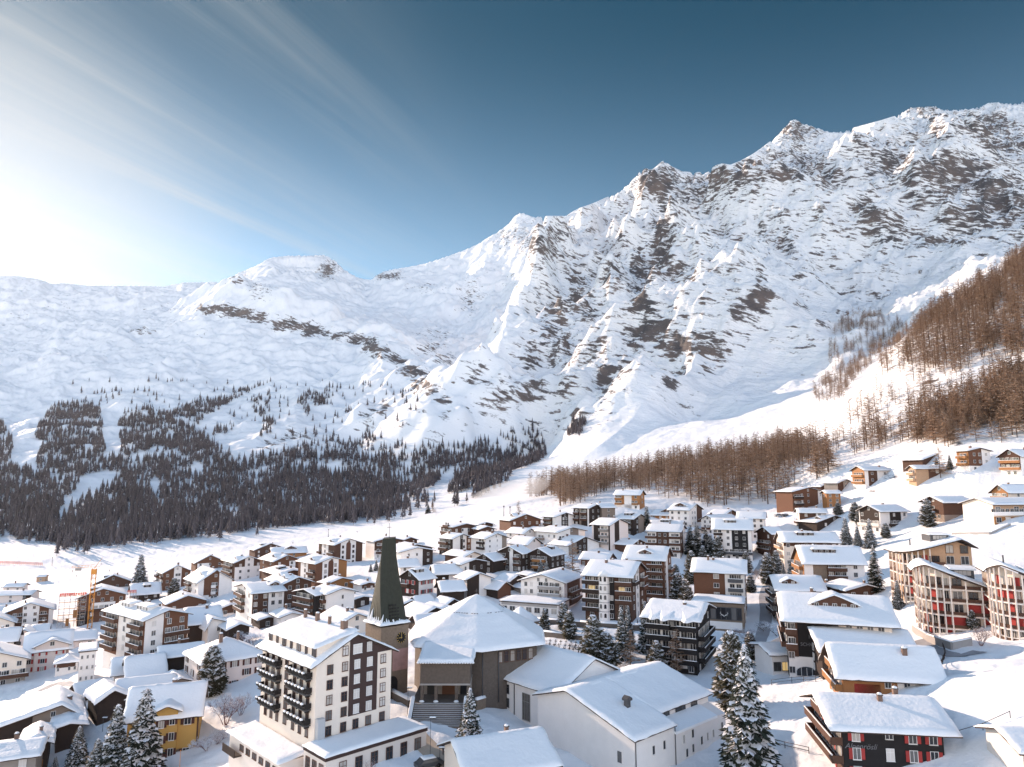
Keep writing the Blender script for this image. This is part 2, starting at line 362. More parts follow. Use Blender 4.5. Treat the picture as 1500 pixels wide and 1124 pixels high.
# grid: columns along view rays (t = X/Y), rows by depth
tin = np.linspace(-0.86, 0.86, 1120)
tout = np.array([0.88,0.91,0.95,1.0,1.06,1.14,1.24,1.35])
T = np.concatenate([-tout[::-1], tin, tout]); NT = len(T)
YN = np.concatenate([np.geomspace(45, 700, 280)[:-1], np.geomspace(700, 7500, 740)]); NY = len(YN)
pxs = sorted(PROF)
tk = np.array([ray(p, 600)[0] for p in pxs])
LY = np.log(YN)
yfk = np.array([PROF[p][0][1] for p in pxs])
prof = []
for p in pxs:
    ky = np.array([math.log(k[1]) for k in PROF[p]]); ks = np.array([ray(p, k[0])[1] for k in PROF[p]])
    v = np.interp(LY, ky, ks)
    b = LY > ky[-1]; v[b] = ks[-1]-0.35*(LY[b]-ky[-1])
    prof.append(v)
prof = np.array(prof)                                    # columns x rows
def cubic_cols(tk, arr, t):
    """Catmull-Rom across the columns"""
    t = np.clip(t, tk[0], tk[-1]); i = np.clip(np.searchsorted(tk, t)-1, 0, len(tk)-2)
    h = tk[i+1]-tk[i]; f = ((t-tk[i])/h)[:,None]
    d = np.gradient(arr, tk, axis=0)
    h = h[:,None]
    return (2*f**3-3*f**2+1)*arr[i]+(f**3-2*f**2+f)*h*d[i]+(-2*f**3+3*f**2)*arr[i+1]+(f**3-f**2)*h*d[i+1]
SG = cubic_cols(tk, prof, T).T                           # rows x columns
def smooth(a, n, axis):
    k = np.ones(2*n+1)/(2*n+1)
    pad = [(0, 0), (0, 0)]; pad[axis] = (n, n)
    b = np.pad(a, pad, mode='edge'); c = np.cumsum(b, axis=axis); z = np.zeros_like(np.take(c, [0], axis=axis))
    c = np.concatenate([z, c], axis=axis); m = a.shape[axis]
    return (np.take(c, range(2*n+1, 2*n+1+m), axis=axis)-np.take(c, range(0, m), axis=axis))/(2*n+1)
SG = smooth(smooth(SG, 9, 0), 9, 0); SG = smooth(SG, 12, 1)
YY, TT = np.meshgrid(YN, T, indexing='ij'); XX = YY*TT
yf = np.interp(T, tk, yfk)[None, :]
ZP = CZ+SG*YY
ZR = rbf(XX[:360], YY[:360])
bl = sst(0.80, 1.0, YY/yf)
Z = ZP.copy(); Z[:360] = ZR*(1-bl[:360])+ZP[:360]*bl[:360]
Z = np.where(bl > 0, Z, Z)
mt = sst(1.08, 1.75, YY/np.maximum(yf, 600))*sst(730, 1200, YY)   # how much of a mountain
PXg = PX0+F*TT*0.98                                     # rough picture column
rug = 0.45+0.55*sst(600, 900, PXg)                      # left shoulder is smooth, the right massif craggy
rug = np.maximum(rug, 0.8*sst(330, 430, PXg)*sst(430, 330, PXg-180)*sst(3500, 4500, YY))
# gullies follow the fall line of the right massif
a_ = R(32); u_ = XX*cos(a_)+YY*sin(a_); v_ = -XX*sin(a_)+YY*cos(a_)
wx = 90*fbm(XX/700, YY/700, 3, 3); wy = 90*fbm(XX/700, YY/700, 3, 9)
N = 130*(ridged((u_+wx)/1500, (v_+wy)/900, 5, 1)-0.42)
N += 88*(ridged((u_+wx)/420, (v_*0.6+wy)/330, 5, 21)-0.4)
N += 52*(ridged((u_+.3*wx)/170, (v_*.7+.3*wy)/120, 4, 31)-.4)
N += 34*(ridged(XX/95, YY/75, 4, 40)-.45)+10*ridged(XX/34, YY/30, 3, 44)
ice = sst(520, 600, PXg)*sst(840, 740, PXg)*sst(2500, 2900, YY)*sst(4300, 3700, YY)
N += ice*(26*ridged(XX/90, YY/170, 3, 47)-10)
N0 = N*mt*rug*np.clip(YY/2100, 0.30, 1.0)
Z = Z+N0
pist = sst(330, 430, YY)*sst(1.0, 0.85, YY/yf)
near = pist*1.1*fbm((XX*0.45-YY*0.89)/16, (XX*0.89+YY*0.45)/260, 3, 66)+0.9*fbm(XX/14, YY/9, 4, 60)+0.22*fbm(XX/3.1, YY/2.4, 3, 61)
Z = Z+near*sst(60, 80, YY)*(1-sst(900, 1400, YY))+(2.0*fbm(XX/60, YY/60, 3, 63))*sst(1.05, 1.4, YY/yf)*(1-mt)
# --- ribs and buttresses: (picture polyline, height m, half width m)
def locate(px, py, Zg):
    """first grid point along the ray through (px, py)"""
    t, s = ray(px, py); j = int(np.clip(np.searchsorted(T, t), 0, NT-1)); sl_ = (Zg[:, j]-CZ)/YN
    k = np.argmax((sl_ >= s) & (YN > 120)) if np.any((sl_ >= s) & (YN > 120)) else NY-1
    return t*YN[k], YN[k]
RIBS = [([(1000,255),(975,330),(950,390),(905,480),(868,600)],230,270), ([(880,335),(855,410),(800,490),(745,560),(705,610)],210,260),
 ([(1345,160),(1290,260),(1230,335),(1150,375),(1112,425),(1088,480),(1020,565),(940,640),(880,675)],240,300), ([(1164,178),(1125,255),(1065,300),(1000,320)],170,230),
 ([(985,335),(1025,400),(1040,440)],100,150), ([(1000,420),(960,490),(930,560)],120,150),
 ([(757,316),(725,370),(690,430)],150,240), ([(832,335),(812,375),(785,420)],140,210), ([(960,290),(945,320),(920,355)],110,170),
 ([(300,447),(400,468),(520,498),(590,540),(645,590),(665,630)],95,210), ([(1460,158),(1400,250),(1345,320)],140,240), ([(1345,300),(1270,350),(1200,390)],100,190), ([(555,400),(600,430),(660,460)],90,220),
 ([(545,505),(560,560),(600,640)],50,160), ([(440,560),(430,620),(440,660)],30,160),
 ([(930,420),(960,470),(1010,560)],-110,160), ([(1000,470),(1075,500),(1000,590),(900,650)],-120,170), ([(830,480),(780,580),(800,640)],-110,170), ([(1090,330),(1060,380),(1030,430)],-60,180), ([(700,480),(690,560),(700,640)],-60,220)]
yrk = np.interp(T, tk, np.array([PROF[p][-1][1] for p in pxs]))
for pts, hgt, wid in RIBS:
    q = [locate(x, y, Z) for x, y in pts]; dm = np.full(XX.shape, 1e9)
    for (x0, y0), (x1, y1) in zip(q[:-1], q[1:]):
        L2 = (x1-x0)**2+(y1-y0)**2+1e-6; k = np.clip(((XX-x0)*(x1-x0)+(YY-y0)*(y1-y0))/L2, 0, 1)
        dm = np.minimum(dm, np.hypot(XX-x0-k*(x1-x0), YY-y0-k*(y1-y0)))
    dd = dm*(1+0.5*fbm(XX/160, YY/160, 3, 70))
    Z = Z+1.35*hgt*np.clip(1-dd/wid, 0, 1)**1.25*(0.75+0.5*fbm(XX/230, YY/230, 3, 71))*sst(700, 1100, YY)*np.clip(YY/2300, .25, 1)*(1-sst(.74, .96, YY/yrk[None, :]))
# --- hold the skyline: the crest of every column rises to the height it has in the photograph
SKY = [(-420,425),(-150,415),(0,404),(30,405),(60,410),(75,416),(95,415),(130,419),(200,419),(240,420),(270,414),(300,414),(333,411),(345,402),(360,396),(378,388),(395,378),(420,375),(450,375),(475,374),(490,382),(505,396),(522,406),(532,409),(545,410),(552,403),(565,397),(580,394),(600,391),(620,387),(640,381),(660,374),(680,367),(700,358),(715,348),(730,340),(745,328),(757,314),(765,312),(780,318),(800,319),(830,319),(838,313),(850,307),(870,300),(890,291),(910,280),(925,266),(935,255),(945,249),(955,251),(962,246),(972,237),(985,247),(1000,254),(1020,255),(1035,254),(1048,245),(1058,242),(1070,244),(1085,238),(1100,230),(1115,220),(1130,208),(1145,192),(1158,178),(1164,174),(1172,180),(1185,184),(1200,189),(1215,194),(1235,194),(1260,187),(1290,179),(1315,171),(1325,163),(1335,158),(1350,157),(1370,156),(1378,161),(1395,162),(1420,160),(1435,158),(1445,152),(1458,150),(1470,152),(1485,153),(1500,151),(1600,152),(1800,160),(2000,170)]
skt = np.array([ray(x, y)[0] for x, y in SKY]); sks = np.array([ray(x, y)[1] for x, y in SKY])
want = np.interp(T, skt, sks)
for it in range(3):
    sg = (Z-CZ)/YY; have = sg.max(axis=0); dlt = smooth((want-have)[None, :], 5 if it < 2 else 2, 1)[0]
    Z = Z+(dlt[None, :]*sst(0.55 if it < 1 else 0.8, 0.98, YY/yrk[None, :]))*YY

ov = (Z-CZ)/YY-want[None, :]; ov = np.where(ov > 0, ov-0.0028*np.tanh(ov/0.0028), 0.0); Z = Z-ov*YY
def G(x, y):
    """ground height at a point of the near terrain"""
    t = x/y; fi = np.interp(y, YN, np.arange(NY)); fj = np.interp(t, T, np.arange(NT))
    i = int(min(fi, NY-2)); j = int(min(fj, NT-2)); a, b = fi-i, fj-j
    return float((Z[i,j]*(1-b)+Z[i,j+1]*b)*(1-a)+(Z[i+1,j]*(1-b)+Z[i+1,j+1]*b)*a)
def hit(px, py, lift=0.0, y0=70.0):
    """where the ray through a pixel meets the ground (or a level above it)"""
    t, s = ray(px, py); j = np.interp(t, T, np.arange(NT)); j0 = int(min(j, NT-2)); b = j-j0
    zc = Z[:, j0]*(1-b)+Z[:, j0+1]*b; d = CZ+s*YN-zc-lift
    k = np.where((d <= 0) & (YN > y0))[0]; k = k[0] if len(k) else NY-1
    if k > 0 and d[k-1] > 0:
        f = d[k-1]/(d[k-1]-d[k]); Y = YN[k-1]+f*(YN[k]-YN[k-1])
    else: Y = YN[k]
    return Vector((t*Y, Y, CZ+s*Y-lift))

# --- rock: steep ground, plus the cliffs and scree seen in the photograph
gz_y = np.gradient(Z, axis=0)/np.gradient(YY, axis=0); gz_t = np.gradient(Z, axis=1)/np.maximum(np.gradient(TT, axis=1)*YY, 1e-3)
slope = np.sqrt((gz_y-gz_t*TT)**2+gz_t**2)
PXp, PYp = project(XX, YY, Z)
ROCK = [(312,453,22,8,1),(345,458,26,9,1),(385,466,26,9,1),(420,474,24,9,1),(455,483,24,9,1),(495,492,24,8,1),(525,499,20,9,1),(550,511,20,9,1),(575,527,20,10,1),(600,545,22,10,1),(625,563,20,10,.9),(645,585,16,12,.9),(655,610,14,12,.7),(640,490,40,12,.4),(560,600,10,16,.7),(720,350,26,12,.4),(690,440,14,30,.5),(860,440,14,40,.7),(900,400,20,30,.5),(1060,520,20,14,.6),(1030,540,30,12,.6),(990,560,20,16,.8),(850,610,20,14,.7),(830,560,16,24,.6),(965,365,18,45,.9),(940,385,16,35,.8),(1000,400,60,16,.5),(1045,430,40,16,.5),(935,440,26,22,.8),(950,490,36,26,.95),(1010,505,55,20,.95),(885,560,22,50,1.0),(915,545,40,40,.6),(870,520,40,30,.5),(820,480,26,60,.7),(845,430,20,50,.7),(790,520,40,40,.6),(765,565,40,22,.9),(730,590,40,22,.9),(700,560,40,22,.7),
 (1110,430,16,30,1.0),(1080,450,20,16,.9),(1150,355,16,22,.5),(1135,345,24,18,.5),(1165,190,22,26,.7),(1190,190,26,10,.6),(1165,235,60,16,.6),(1220,255,30,20,.6),(1145,255,50,12,.7),(1100,250,40,25,.6),(965,265,40,30,.75),(1050,262,30,26,.7),(1010,280,50,30,.5),(1400,260,90,40,.75),(1460,300,80,60,.75),(1290,330,60,22,.5),(1420,330,80,30,.6),(1330,350,60,14,.6),(1380,350,60,14,.7),(1270,310,30,24,.6),(1450,185,40,24,.8),(1345,160,28,6,.9),(1370,175,40,40,.4),(1480,210,40,30,.6),(1300,235,60,40,.45),
 (770,350,60,26,.55),(800,355,40,30,.5),(480,395,18,16,.85),(570,405,25,7,.8),(380,425,25,16,.5),(350,410,14,12,.6),(330,452,30,8,.8),(370,462,40,10,.8),(430,478,40,9,.9),(480,488,40,7,.7),(535,500,16,10,.9),(560,520,30,9,.7),(600,545,30,12,.6),(630,570,24,10,.7),(630,510,30,16,.55),(650,525,20,12,.6),(545,610,14,18,.6),(615,600,18,6,.6),(640,640,26,8,.5),(680,600,30,30,.5),(205,483,28,7,.6),(405,645,30,14,.7),(430,640,24,14,.6),(620,420,40,10,.35),(690,420,20,24,.35),(30,460,30,20,.25),(90,450,40,14,.25),(300,490,40,8,.25),(250,450,60,12,.22),
 (780,625,16,12,.5),(880,625,14,10,.8),(560,630,60,22,.25),(1130,590,60,8,.3),(1210,560,40,20,.4),(1290,480,30,14,.25),(1240,440,60,8,.15),(1180,600,90,16,.25),(1330,520,40,10,.3),(1345,570,22,5,.55),(1300,590,20,6,.45),(1240,640,40,10,.3),(30,470,20,10,.3)]
paint = np.zeros(XX.shape)
fx = PXp+22*fbm(XX/120, Z/90, 3, 80); fy = PYp+7*fbm(XX/110, Z/80, 3, 81)
vis = (YY > 500)
for px, py, rx, ry, st in ROCK:
    paint = np.maximum(paint, st*np.clip(1.35-np.hypot((fx-px)/rx, (fy-py)/ry), 0, 1))
# strata streaks dip gently to the right
q2 = fbm(XX/70, Z/60, 3, 101)
base = sst(0.85, 2.0, slope)*0.62*(0.35+0.65*sst(600, 850, PXp))
rock = np.clip(base*0.66+paint*(0.74+0.35*sst(750, 650, PXp))+0.28*q2*(0.25+sst(650, 850, PXp))+0.05*sst(650, 900, PXp), 0, 1.1)*mt**0.4
rock *= np.where(vis, 1, 0)
# slope paint for the near right hill: brown grass and scree showing through
hill = sst(1180, 1260, PXp)*(YY > 330)*(YY < 720)
rock = np.maximum(rock, hill*np.clip(0.25+0.5*paint+0.25*fbm(XX/12, YY/18, 3, 110), 0, .8))

def grid_faces(nr, nc):
    a = np.arange(nr*nc).reshape(nr, nc); q = np.stack([a[:-1,:-1], a[:-1,1:], a[1:,1:], a[1:,:-1]], axis=-1).reshape(-1, 4)
    return q
def np_mesh(name, verts, quads, mats, smooth=True, mi=None):
    me = bpy.data.meshes.new(name); nv = len(verts); nf = len(quads); k = quads.shape[1]
    me.vertices.add(nv); me.vertices.foreach_set('co', np.ascontiguousarray(verts, dtype=np.float32).ravel())
    me.loops.add(nf*k); me.loops.foreach_set('vertex_index', np.ascontiguousarray(quads, dtype=np.int32).ravel())
    me.polygons.add(nf); me.polygons.foreach_set('loop_start', np.arange(0, nf*k, k, dtype=np.int32))
    try: me.polygons.foreach_set('loop_total', np.full(nf, k, dtype=np.int32))
    except Exception: pass
    for m in mats: me.materials.append(m)
    if mi is not None: me.polygons.foreach_set('material_index', np.ascontiguousarray(mi, dtype=np.int32))
    me.polygons.foreach_set('use_smooth', np.full(nf, smooth, dtype=bool))
    me.update(calc_edges=True); me.validate()
    return me
# ground behind and beside the camera closes the sheet
bx = np.concatenate([np.linspace(-3000, -300, 10), np.linspace(-292, 292, 40), np.linspace(300, 3000, 10)]); by = np.linspace(-2500, 45, 40)
BX, BY = np.meshgrid(bx, by); BZ = np.clip(rbf(np.clip(BX, -330, 330), np.clip(BY, -150, 400)), -60, 60)
V = np.concatenate([np.stack([XX, YY, Z], -1).reshape(-1, 3), np.stack([BX, BY, BZ], -1).reshape(-1, 3)])
Qd = np.concatenate([grid_faces(NY, NT), grid_faces(len(by), len(bx))+NY*NT])

def ground_mat():
    m = bpy.data.materials.new('snow_and_rock'); m.use_nodes = True; t = m.node_tree; b = t.nodes['Principled BSDF']
    b.inputs['Roughness'].default_value = 0.65; b.inputs['Specular IOR Level'].default_value = 0.2
    at_ = nd(t, 'ShaderNodeAttribute'); at_.attribute_name = 'rock'
    c = nd(t, 'ShaderNodeTexCoord')
    n = nd(t, 'ShaderNodeTexNoise'); n.inputs['Scale'].default_value = 0.02; n.inputs['Detail'].default_value = 8; n.inputs['Roughness'].default_value = 0.6
    t.links.new(c.outputs['Object'], n.inputs['Vector'])
    rr = nd(t, 'ShaderNodeValToRGB'); e = rr.color_ramp.elements; e[0].position = 0.36; e[0].color = (0.080, 0.075, 0.079, 1); e[1].position = 0.66; e[1].color = (0.175, 0.135, 0.118, 1)
    t.links.new(n.outputs[0], rr.inputs[0])
    m1 = nd(t, 'ShaderNodeMapping'); m1.inputs['Rotation'].default_value = (R(8), R(-24), R(20)); t.links.new(c.outputs['Object'], m1.inputs['Vector'])
    m2 = nd(t, 'ShaderNodeMapping'); m2.inputs['Scale'].default_value = (0.034, 0.038, 0.115); t.links.new(m1.outputs[0], m2.inputs['Vector'])
    n2 = nd(t, 'ShaderNodeTexNoise'); n2.inputs['Scale'].default_value = 1.0; n2.inputs['Detail'].default_value = 10; n2.inputs['Roughness'].default_value = 0.66; n2.inputs['Distortion'].default_value = 0.35
    t.links.new(m2.outputs[0], n2.inputs['Vector'])
    th = nd(t, 'ShaderNodeMath', operation='MULTIPLY_ADD'); th.inputs[1].default_value = 0.275; t.links.new(at_.outputs['Fac'], th.inputs[0]); t.links.new(n2.outputs[0], th.inputs[2])
    mr = nd(t, 'ShaderNodeMapRange'); mr.inputs[1].default_value = 0.662; mr.inputs[2].default_value = 0.732; t.links.new(th.outputs[0], mr.inputs[0])
    gt = nd(t, 'ShaderNodeMapRange'); gt.inputs[1].default_value = 0.0; gt.inputs[2].default_value = 0.03; t.links.new(at_.outputs['Fac'], gt.inputs[0])
    mg = nd(t, 'ShaderNodeMath', operation='MULTIPLY'); t.links.new(mr.outputs[0], mg.inputs[0]); t.links.new(gt.outputs[0], mg.inputs[1]); mr = mg
    mx = nd(t, 'ShaderNodeMixRGB'); mx.inputs[1].default_value = (0.88, 0.88, 0.885, 1)
    t.links.new(mr.outputs[0], mx.inputs[0]); t.links.new(rr.outputs[0], mx.inputs[2]); t.links.new(mx.outputs[0], b.inputs['Base Color'])
    n3 = nd(t, 'ShaderNodeTexNoise'); n3.inputs['Scale'].default_value = 0.5; n3.inputs['Detail'].default_value = 8; n3.inputs['Roughness'].default_value = 0.6
    t.links.new(c.outputs['Object'], n3.inputs['Vector'])
    ma = nd(t, 'ShaderNodeAttribute'); ma.attribute_name = 'massif'
    b0 = nd(t, 'ShaderNodeBump'); b0.inputs['Strength'].default_value = 0.75; b0.inputs['Distance'].default_value = 13.0
    mh = nd(t, 'ShaderNodeMath', operation='MULTIPLY'); t.links.new(n2.outputs[0], mh.inputs[0]); t.links.new(ma.outputs['Fac'], mh.inputs[1]); t.links.new(mh.outputs[0], b0.inputs['Height'])
    bp = nd(t, 'ShaderNodeBump'); bp.inputs['Strength'].default_value = 0.5; bp.inputs['Distance'].default_value = 0.5; t.links.new(b0.outputs[0], bp.inputs['Normal'])
    t.links.new(n3.outputs[0], bp.inputs['Height']); t.links.new(bp.outputs[0], b.inputs['Normal'])
    return m
M['ground'] = ground_mat()
gm = np_mesh('terrain', V, Qd, [M['ground']])
at_ = gm.attributes.new('rock', 'FLOAT', 'POINT')
at_.data.foreach_set('value', np.concatenate([rock.ravel(), np.zeros(BX.size)]).astype(np.float32))
tag(ob('snowy_terrain', gm), kind='structure')
at_ = gm.attributes.new('massif', 'FLOAT', 'POINT')
at_.data.foreach_set('value', np.concatenate([(mt*(0.12+0.88*sst(0.45, 1.0, rug))).ravel(), np.zeros(BX.size)]).astype(np.float32))
# ------------------------------------------------------------------ houses
_wc = {}
def window_mesh(w, h, fr='frame', gl='glass', mull=1, trans=False):
    k = (round(w, 2), round(h, 2), fr, gl, mull, trans)
    if k in _wc: return _wc[k]
    m = MB(); f = 0.07 if w > 0.7 else 0.05
    m.face([(-w/2, -0.02, -h/2), (w/2, -0.02, -h/2), (w/2, -0.02, h/2), (-w/2, -0.02, h/2)], gl)
    m.box((-w/2-f, -0.07, -h/2-f), (w/2+f, 0.02, -h/2), fr); m.box((-w/2-f, -0.06, h/2), (w/2+f, 0.02, h/2+f), fr)
    m.box((-w/2-f, -0.06, -h/2), (-w/2, 0.02, h/2), fr); m.box((w/2, -0.06, -h/2), (w/2+f, 0.02, h/2), fr)
    for i in range(mull):
        x = -w/2+w*(i+1)/(mull+1); m.box((x-f*.45, -0.05, -h/2), (x+f*.45, 0.0, h/2), fr)
    if trans: m.box((-w/2, -0.045, h*0.2-f*.4), (w/2, 0.0, h*0.2+f*.4), fr)
    m.box((-w/2-f*1.6, -0.12, -h/2-f-0.05), (w/2+f*1.6, 0.02, -h/2-f), fr)
    _wc[k] = m.mesh('window', False)
    return _wc[k]
_sc = {}
def shutter_mesh(w, h, c):
    k = (round(w, 2), round(h, 2), c)
    if k not in _sc:
        m = MB(); m.box((-w/2, -0.07, -h/2), (w/2, 0.0, h/2), c); _sc[k] = m.mesh('shutter')
    return _sc[k]
def place(o, wall, u, z, off=0.0):
    """u metres along the wall from the near corner; wall R faces -y, wall L faces -x"""
    if wall == 'R': o.location = (u, -off, z)
    else: o.location = (-off, u, z); o.rotation_euler = (0, 0, -pi/2)
def wbox(m, wall, u0, u1, z0, z1, d0, d1, mt):
    if wall == 'R': m.box((u0, -d1, z0), (u1, -d0, z1), mt)
    else: m.box((-d1, u0, z0), (-d0, u1, z1), mt)
def wfn(wall):
    if wall == 'R': return lambda u, z, d: (u, -d, z)
    return lambda u, z, d: (-d, u, z)

def snow_grid(fn_ground, a0, a1, b0, b1, th, na, nb, place_, seed, name, parent, rr=0.28, lump=0.05):
    """a lying sheet of snow: fn_ground(a, b) is the surface below, th its depth; edges rounded and sagging"""
    A = np.linspace(0, 1, na+1); A = a0+(a1-a0)*(0.5-0.5*np.cos(A*pi))*0.35+(a1-a0)*A*0.65
    B = np.linspace(0, 1, nb+1); B = b0+(b1-b0)*(0.5-0.5*np.cos(B*pi))*0.35+(b1-b0)*B*0.65
    AA, BB = np.meshgrid(A, B, indexing='ij')
    d0 = None
    d = np.minimum(np.minimum(AA-a0, a1-AA), np.minimum(BB-b0, b1-BB))
    k = np.sqrt(np.clip(1-(1-np.clip(d/rr, 0, 1))**2, 0, 1))
    if (a1-a0) > 3.2 and (b1-b0) > 3.2:                      # ragged edges
        fa = (AA-(a0+a1)/2)/((a1-a0)/2); fb = (BB-(b0+b1)/2)/((b1-b0)/2)
        AA = AA+np.sign(fa)*np.abs(fa)**8*0.16*pn(BB*0.55+seed, np.sign(fa)*3.1, 11); BB = BB+np.sign(fb)*np.abs(fb)**8*0.16*pn(AA*0.55+seed, np.sign(fb)*5.3, 12)
    g = fn_ground(AA, BB)
    top = g+th*(0.30+0.70*k)*(1+0.22*pn(AA*0.35+seed, BB*0.35, seed % 50))+lump*pn(AA*1.1, BB*1.1+seed, 7)*k+0.06*pn(AA*1.5+seed, BB*0.13, 13)*k
    n0 = na+1; n1 = nb+1
    vt = [place_(a, b, z) for a, b, z in zip(AA.ravel(), BB.ravel(), top.ravel())]
    faces = [(i*n1+j, (i+1)*n1+j, (i+1)*n1+j+1, i*n1+j+1) for i in range(na) for j in range(nb)]
    ring = [i*n1 for i in range(n0)]+[na*n1+j for j in range(1, n1)]+[i*n1+nb for i in range(na-1, -1, -1)]+[j for j in range(nb-1, 0, -1)]
    base = len(vt); gr = g.ravel(); ar = AA.ravel(); br = BB.ravel()
    for r_ in ring: vt.append(place_(ar[r_], br[r_], gr[r_]))
    nr = len(ring)
    for i in range(nr): faces.append((ring[i], ring[(i+1) % nr], base+(i+1) % nr, base+i))
    me = bpy.data.meshes.new(name); me.from_pydata(vt, [], faces); me.materials.append(M['snow'])
    bm = bmesh.new(); bm.from_mesh(me); bmesh.ops.recalc_face_normals(bm, faces=bm.faces); bm.to_mesh(me); bm.free()
    me.polygons.foreach_set('use_smooth', np.ones(len(me.polygons), dtype=bool))
    return ob(name, me, parent)

LOG = []
HN = [0]
def solve(cx, yb, ye, xL, xR, a, lift=0.0, y0=70.0):
    C = hit(cx, yb, lift, y0); h = CZ+ray(cx, ye)[1]*C.y-C.z
    W = L = None
    if xR is not None:
        t = ray(xR, ye)[0]; W = (t*C.y-C.x)/(cos(a)-t*sin(a))
    if xL is not None:
        t = ray(xL, ye)[0]; L = (t*C.y-C.x)/(-sin(a)-t*cos(a))
    return C, h, W, L

def H(label, cx, yb, ye, xR=None, xL=None, a=30, g='R', yr=None, W=None, L=None, m='white', R_=(), L_=(), wR=3, wL=0, fl=None, att=1,
      bal=(), shut=None, pitch=0.42, ap=0.5, oe=1.0, og=0.9, th=0.34, chim=1, dorm=(), lift=0.0, name='chalet', cat='house', group=None, ww=1.05, wh=1.25,
      fr='frame', flat=False, hip=False, dep=4.0, roofm='board', y0=70.0, z1=None, xg=None, skipw=(), parts=True):
    HN[0] += 1; seed = HN[0]
    rn = random.Random(seed*13+1)
    a = R(a)
    C, h, W_, L_len = solve(cx, yb, ye, xL, xR, a, lift, y0)
    if lift: C = Vector((C.x, C.y, C.z+lift)); h -= lift
    W = W if W is not None else W_; Ln = L if L is not None else L_len
    if W is None: W = 10.0
    elif xR is not None and not (3 < W < 26): W = 13.0
    if Ln is None: Ln = 12.0
    elif xL is not None and not (2 < Ln < 32): Ln = 14.0
    if xL is not None: Ln = min(Ln, 24.0 if name == 'apartment_block' else 19.0)
    LOG.append((label[:40], round(C.x), round(C.y), round(C.z, 1), 'h%.1f W%.1f L%.1f' % (h, W, Ln)))
    if not (2 < W < 60) or not (2 < Ln < 60) or not (1.5 < h < 40): LOG[-1] = LOG[-1]+('CHECK',); W = min(max(W, 4), 45); Ln = min(max(Ln, 4), 45); h = min(max(h, 2), 30)
    root = thing(name, label, cat, C, a, group)
    base = -dep-lift
    if g == 'R': GW, GL = W, Ln; mp = lambda x, y, z: (x, y, z)
    else: GW, GL = Ln, W; mp = lambda x, y, z: (y, x, z)
    if not flat and not hip: h += oe*0.40+0.8*(oe if g == 'L' else og)*max(-ray(cx, ye)[1], 0)
    apx = ap*GW
    if flat: hr = h
    elif yr is not None and not hip:
        q = (C.x+apx*cos(a), C.y+apx*sin(a)) if g == 'R' else (C.x-apx*sin(a), C.y+apx*cos(a))
        hr = CZ+ray(cx, yr)[1]*q[1]-C.z-0.25
        run = max(apx, GW-apx)
        p_ = (hr-h)/run
        if p_ < 0.16 or p_ > 0.85: LOG[-1] = LOG[-1]+('pitch %.2f' % p_,); hr = h+min(max(p_, 0.2), 0.8)*run
    else: hr = h+pitch*min(apx, GW-apx)
    sl_ = (hr-h)/max(apx, 0.01); sr_ = (hr-h)/max(GW-apx, 0.01)
    def roof_z(gx):
        gx = np.asarray(gx, float)
        return np.where(gx < apx, hr-sl_*(apx-gx), hr-sr_*(gx-apx))
    # --- walls
    mb = MB()
    if flat or hip: poly = [(0, base), (GW, base), (GW, h), (0, h)]
    else: poly = [(0, base), (GW, base), (GW, h), (apx, hr), (0, h)]
    mb.prism(poly, lambda p, q, d: mp(p, d, q), 0, GL, m)
    mb.build('wall', root)
    # --- panels of another material
    def gz(wall, u):                         # wall top at u
        if flat or hip: return h
        if wall == g: return float(roof_z(min(max(u, 0), GW)))
        return h
    for wall, ps in (('R', R_), ('L', L_)):
        Lw = W if wall == 'R' else Ln
        for pc in ps:
            u0, u1, v0, v1, mt = pc; u0 *= Lw; u1 *= Lw; z0 = base+1 if v0 <= 0 else v0*h
            pm = MB(); fn = wfn(wall)
            top = (lambda u: gz(wall, u)-0.02) if v1 >= 1 else (lambda u: min(v1*h, gz(wall, u)-0.02))
            us = [u0]+([apx] if (wall == g and u0 < apx < u1 and not flat and not hip) else [])+[u1]
            pl = [(u0, z0), (u1, z0)]+[(u, top(u)) for u in us[::-1]]
            pm.prism(pl, fn, -0.05, 0.06, mt)
            pm.build('cladding', root)
    # --- roof
    if flat:
        rb = MB(); rb.box((-0.3, -0.3, h-0.02), (W+0.3, Ln+0.3, h+0.28), roofm); ro = rb.build('roof', root)
        snow_grid(lambda A, B: np.full(A.shape, h+0.28), -0.32, W+0.32, -0.32, Ln+0.32, th, 12, 12, lambda p, q, z: (p, q, z), seed, 'snow_cover', ro)
    elif hip:
        hr = h+pitch*min(W, Ln)/2
        def hz(A, B): return h+np.minimum(pitch*np.minimum(np.minimum(A, W-A), np.minimum(B, Ln-B)), hr-h)
        rb = MB(); o = 0.6; zz = h-pitch*o
        k = min(W, Ln)/2; rd = [(k, k), (W-k, k)] if W > Ln else [(k, k), (k, Ln-k)]
        if abs(W-Ln) < 0.1: rd = [(k, k), (k+0.05, k)]
        if W >= Ln: pt = [(-o, -o, zz), (W+o, -o, zz), (W+o, Ln+o, zz), (-o, Ln+o, zz), (k, k, hr+.1), (W-k, k, hr+.1)]; fc = [(0, 1, 5, 4), (1, 2, 5), (2, 3, 4, 5), (3, 0, 4), (3, 2, 1, 0)]
        else: pt = [(-o, -o, zz), (W+o, -o, zz), (W+o, Ln+o, zz), (-o, Ln+o, zz), (k, k, hr+.1), (k, Ln-k, hr+.1)]; fc = [(0, 1, 4), (1, 2, 5, 4), (2, 3, 5), (3, 0, 4, 5), (3, 2, 1, 0)]
        rb.solid(pt, fc, roofm); ro = rb.build('roof', root)
        snow_grid(lambda A, B: hz(A, B)+0.12, -o-.05, W+o+.05, -o-.05, Ln+o+.05, th, 22, 22, lambda p, q, z: (p, q, z), seed, 'snow_cover', ro)
    else:
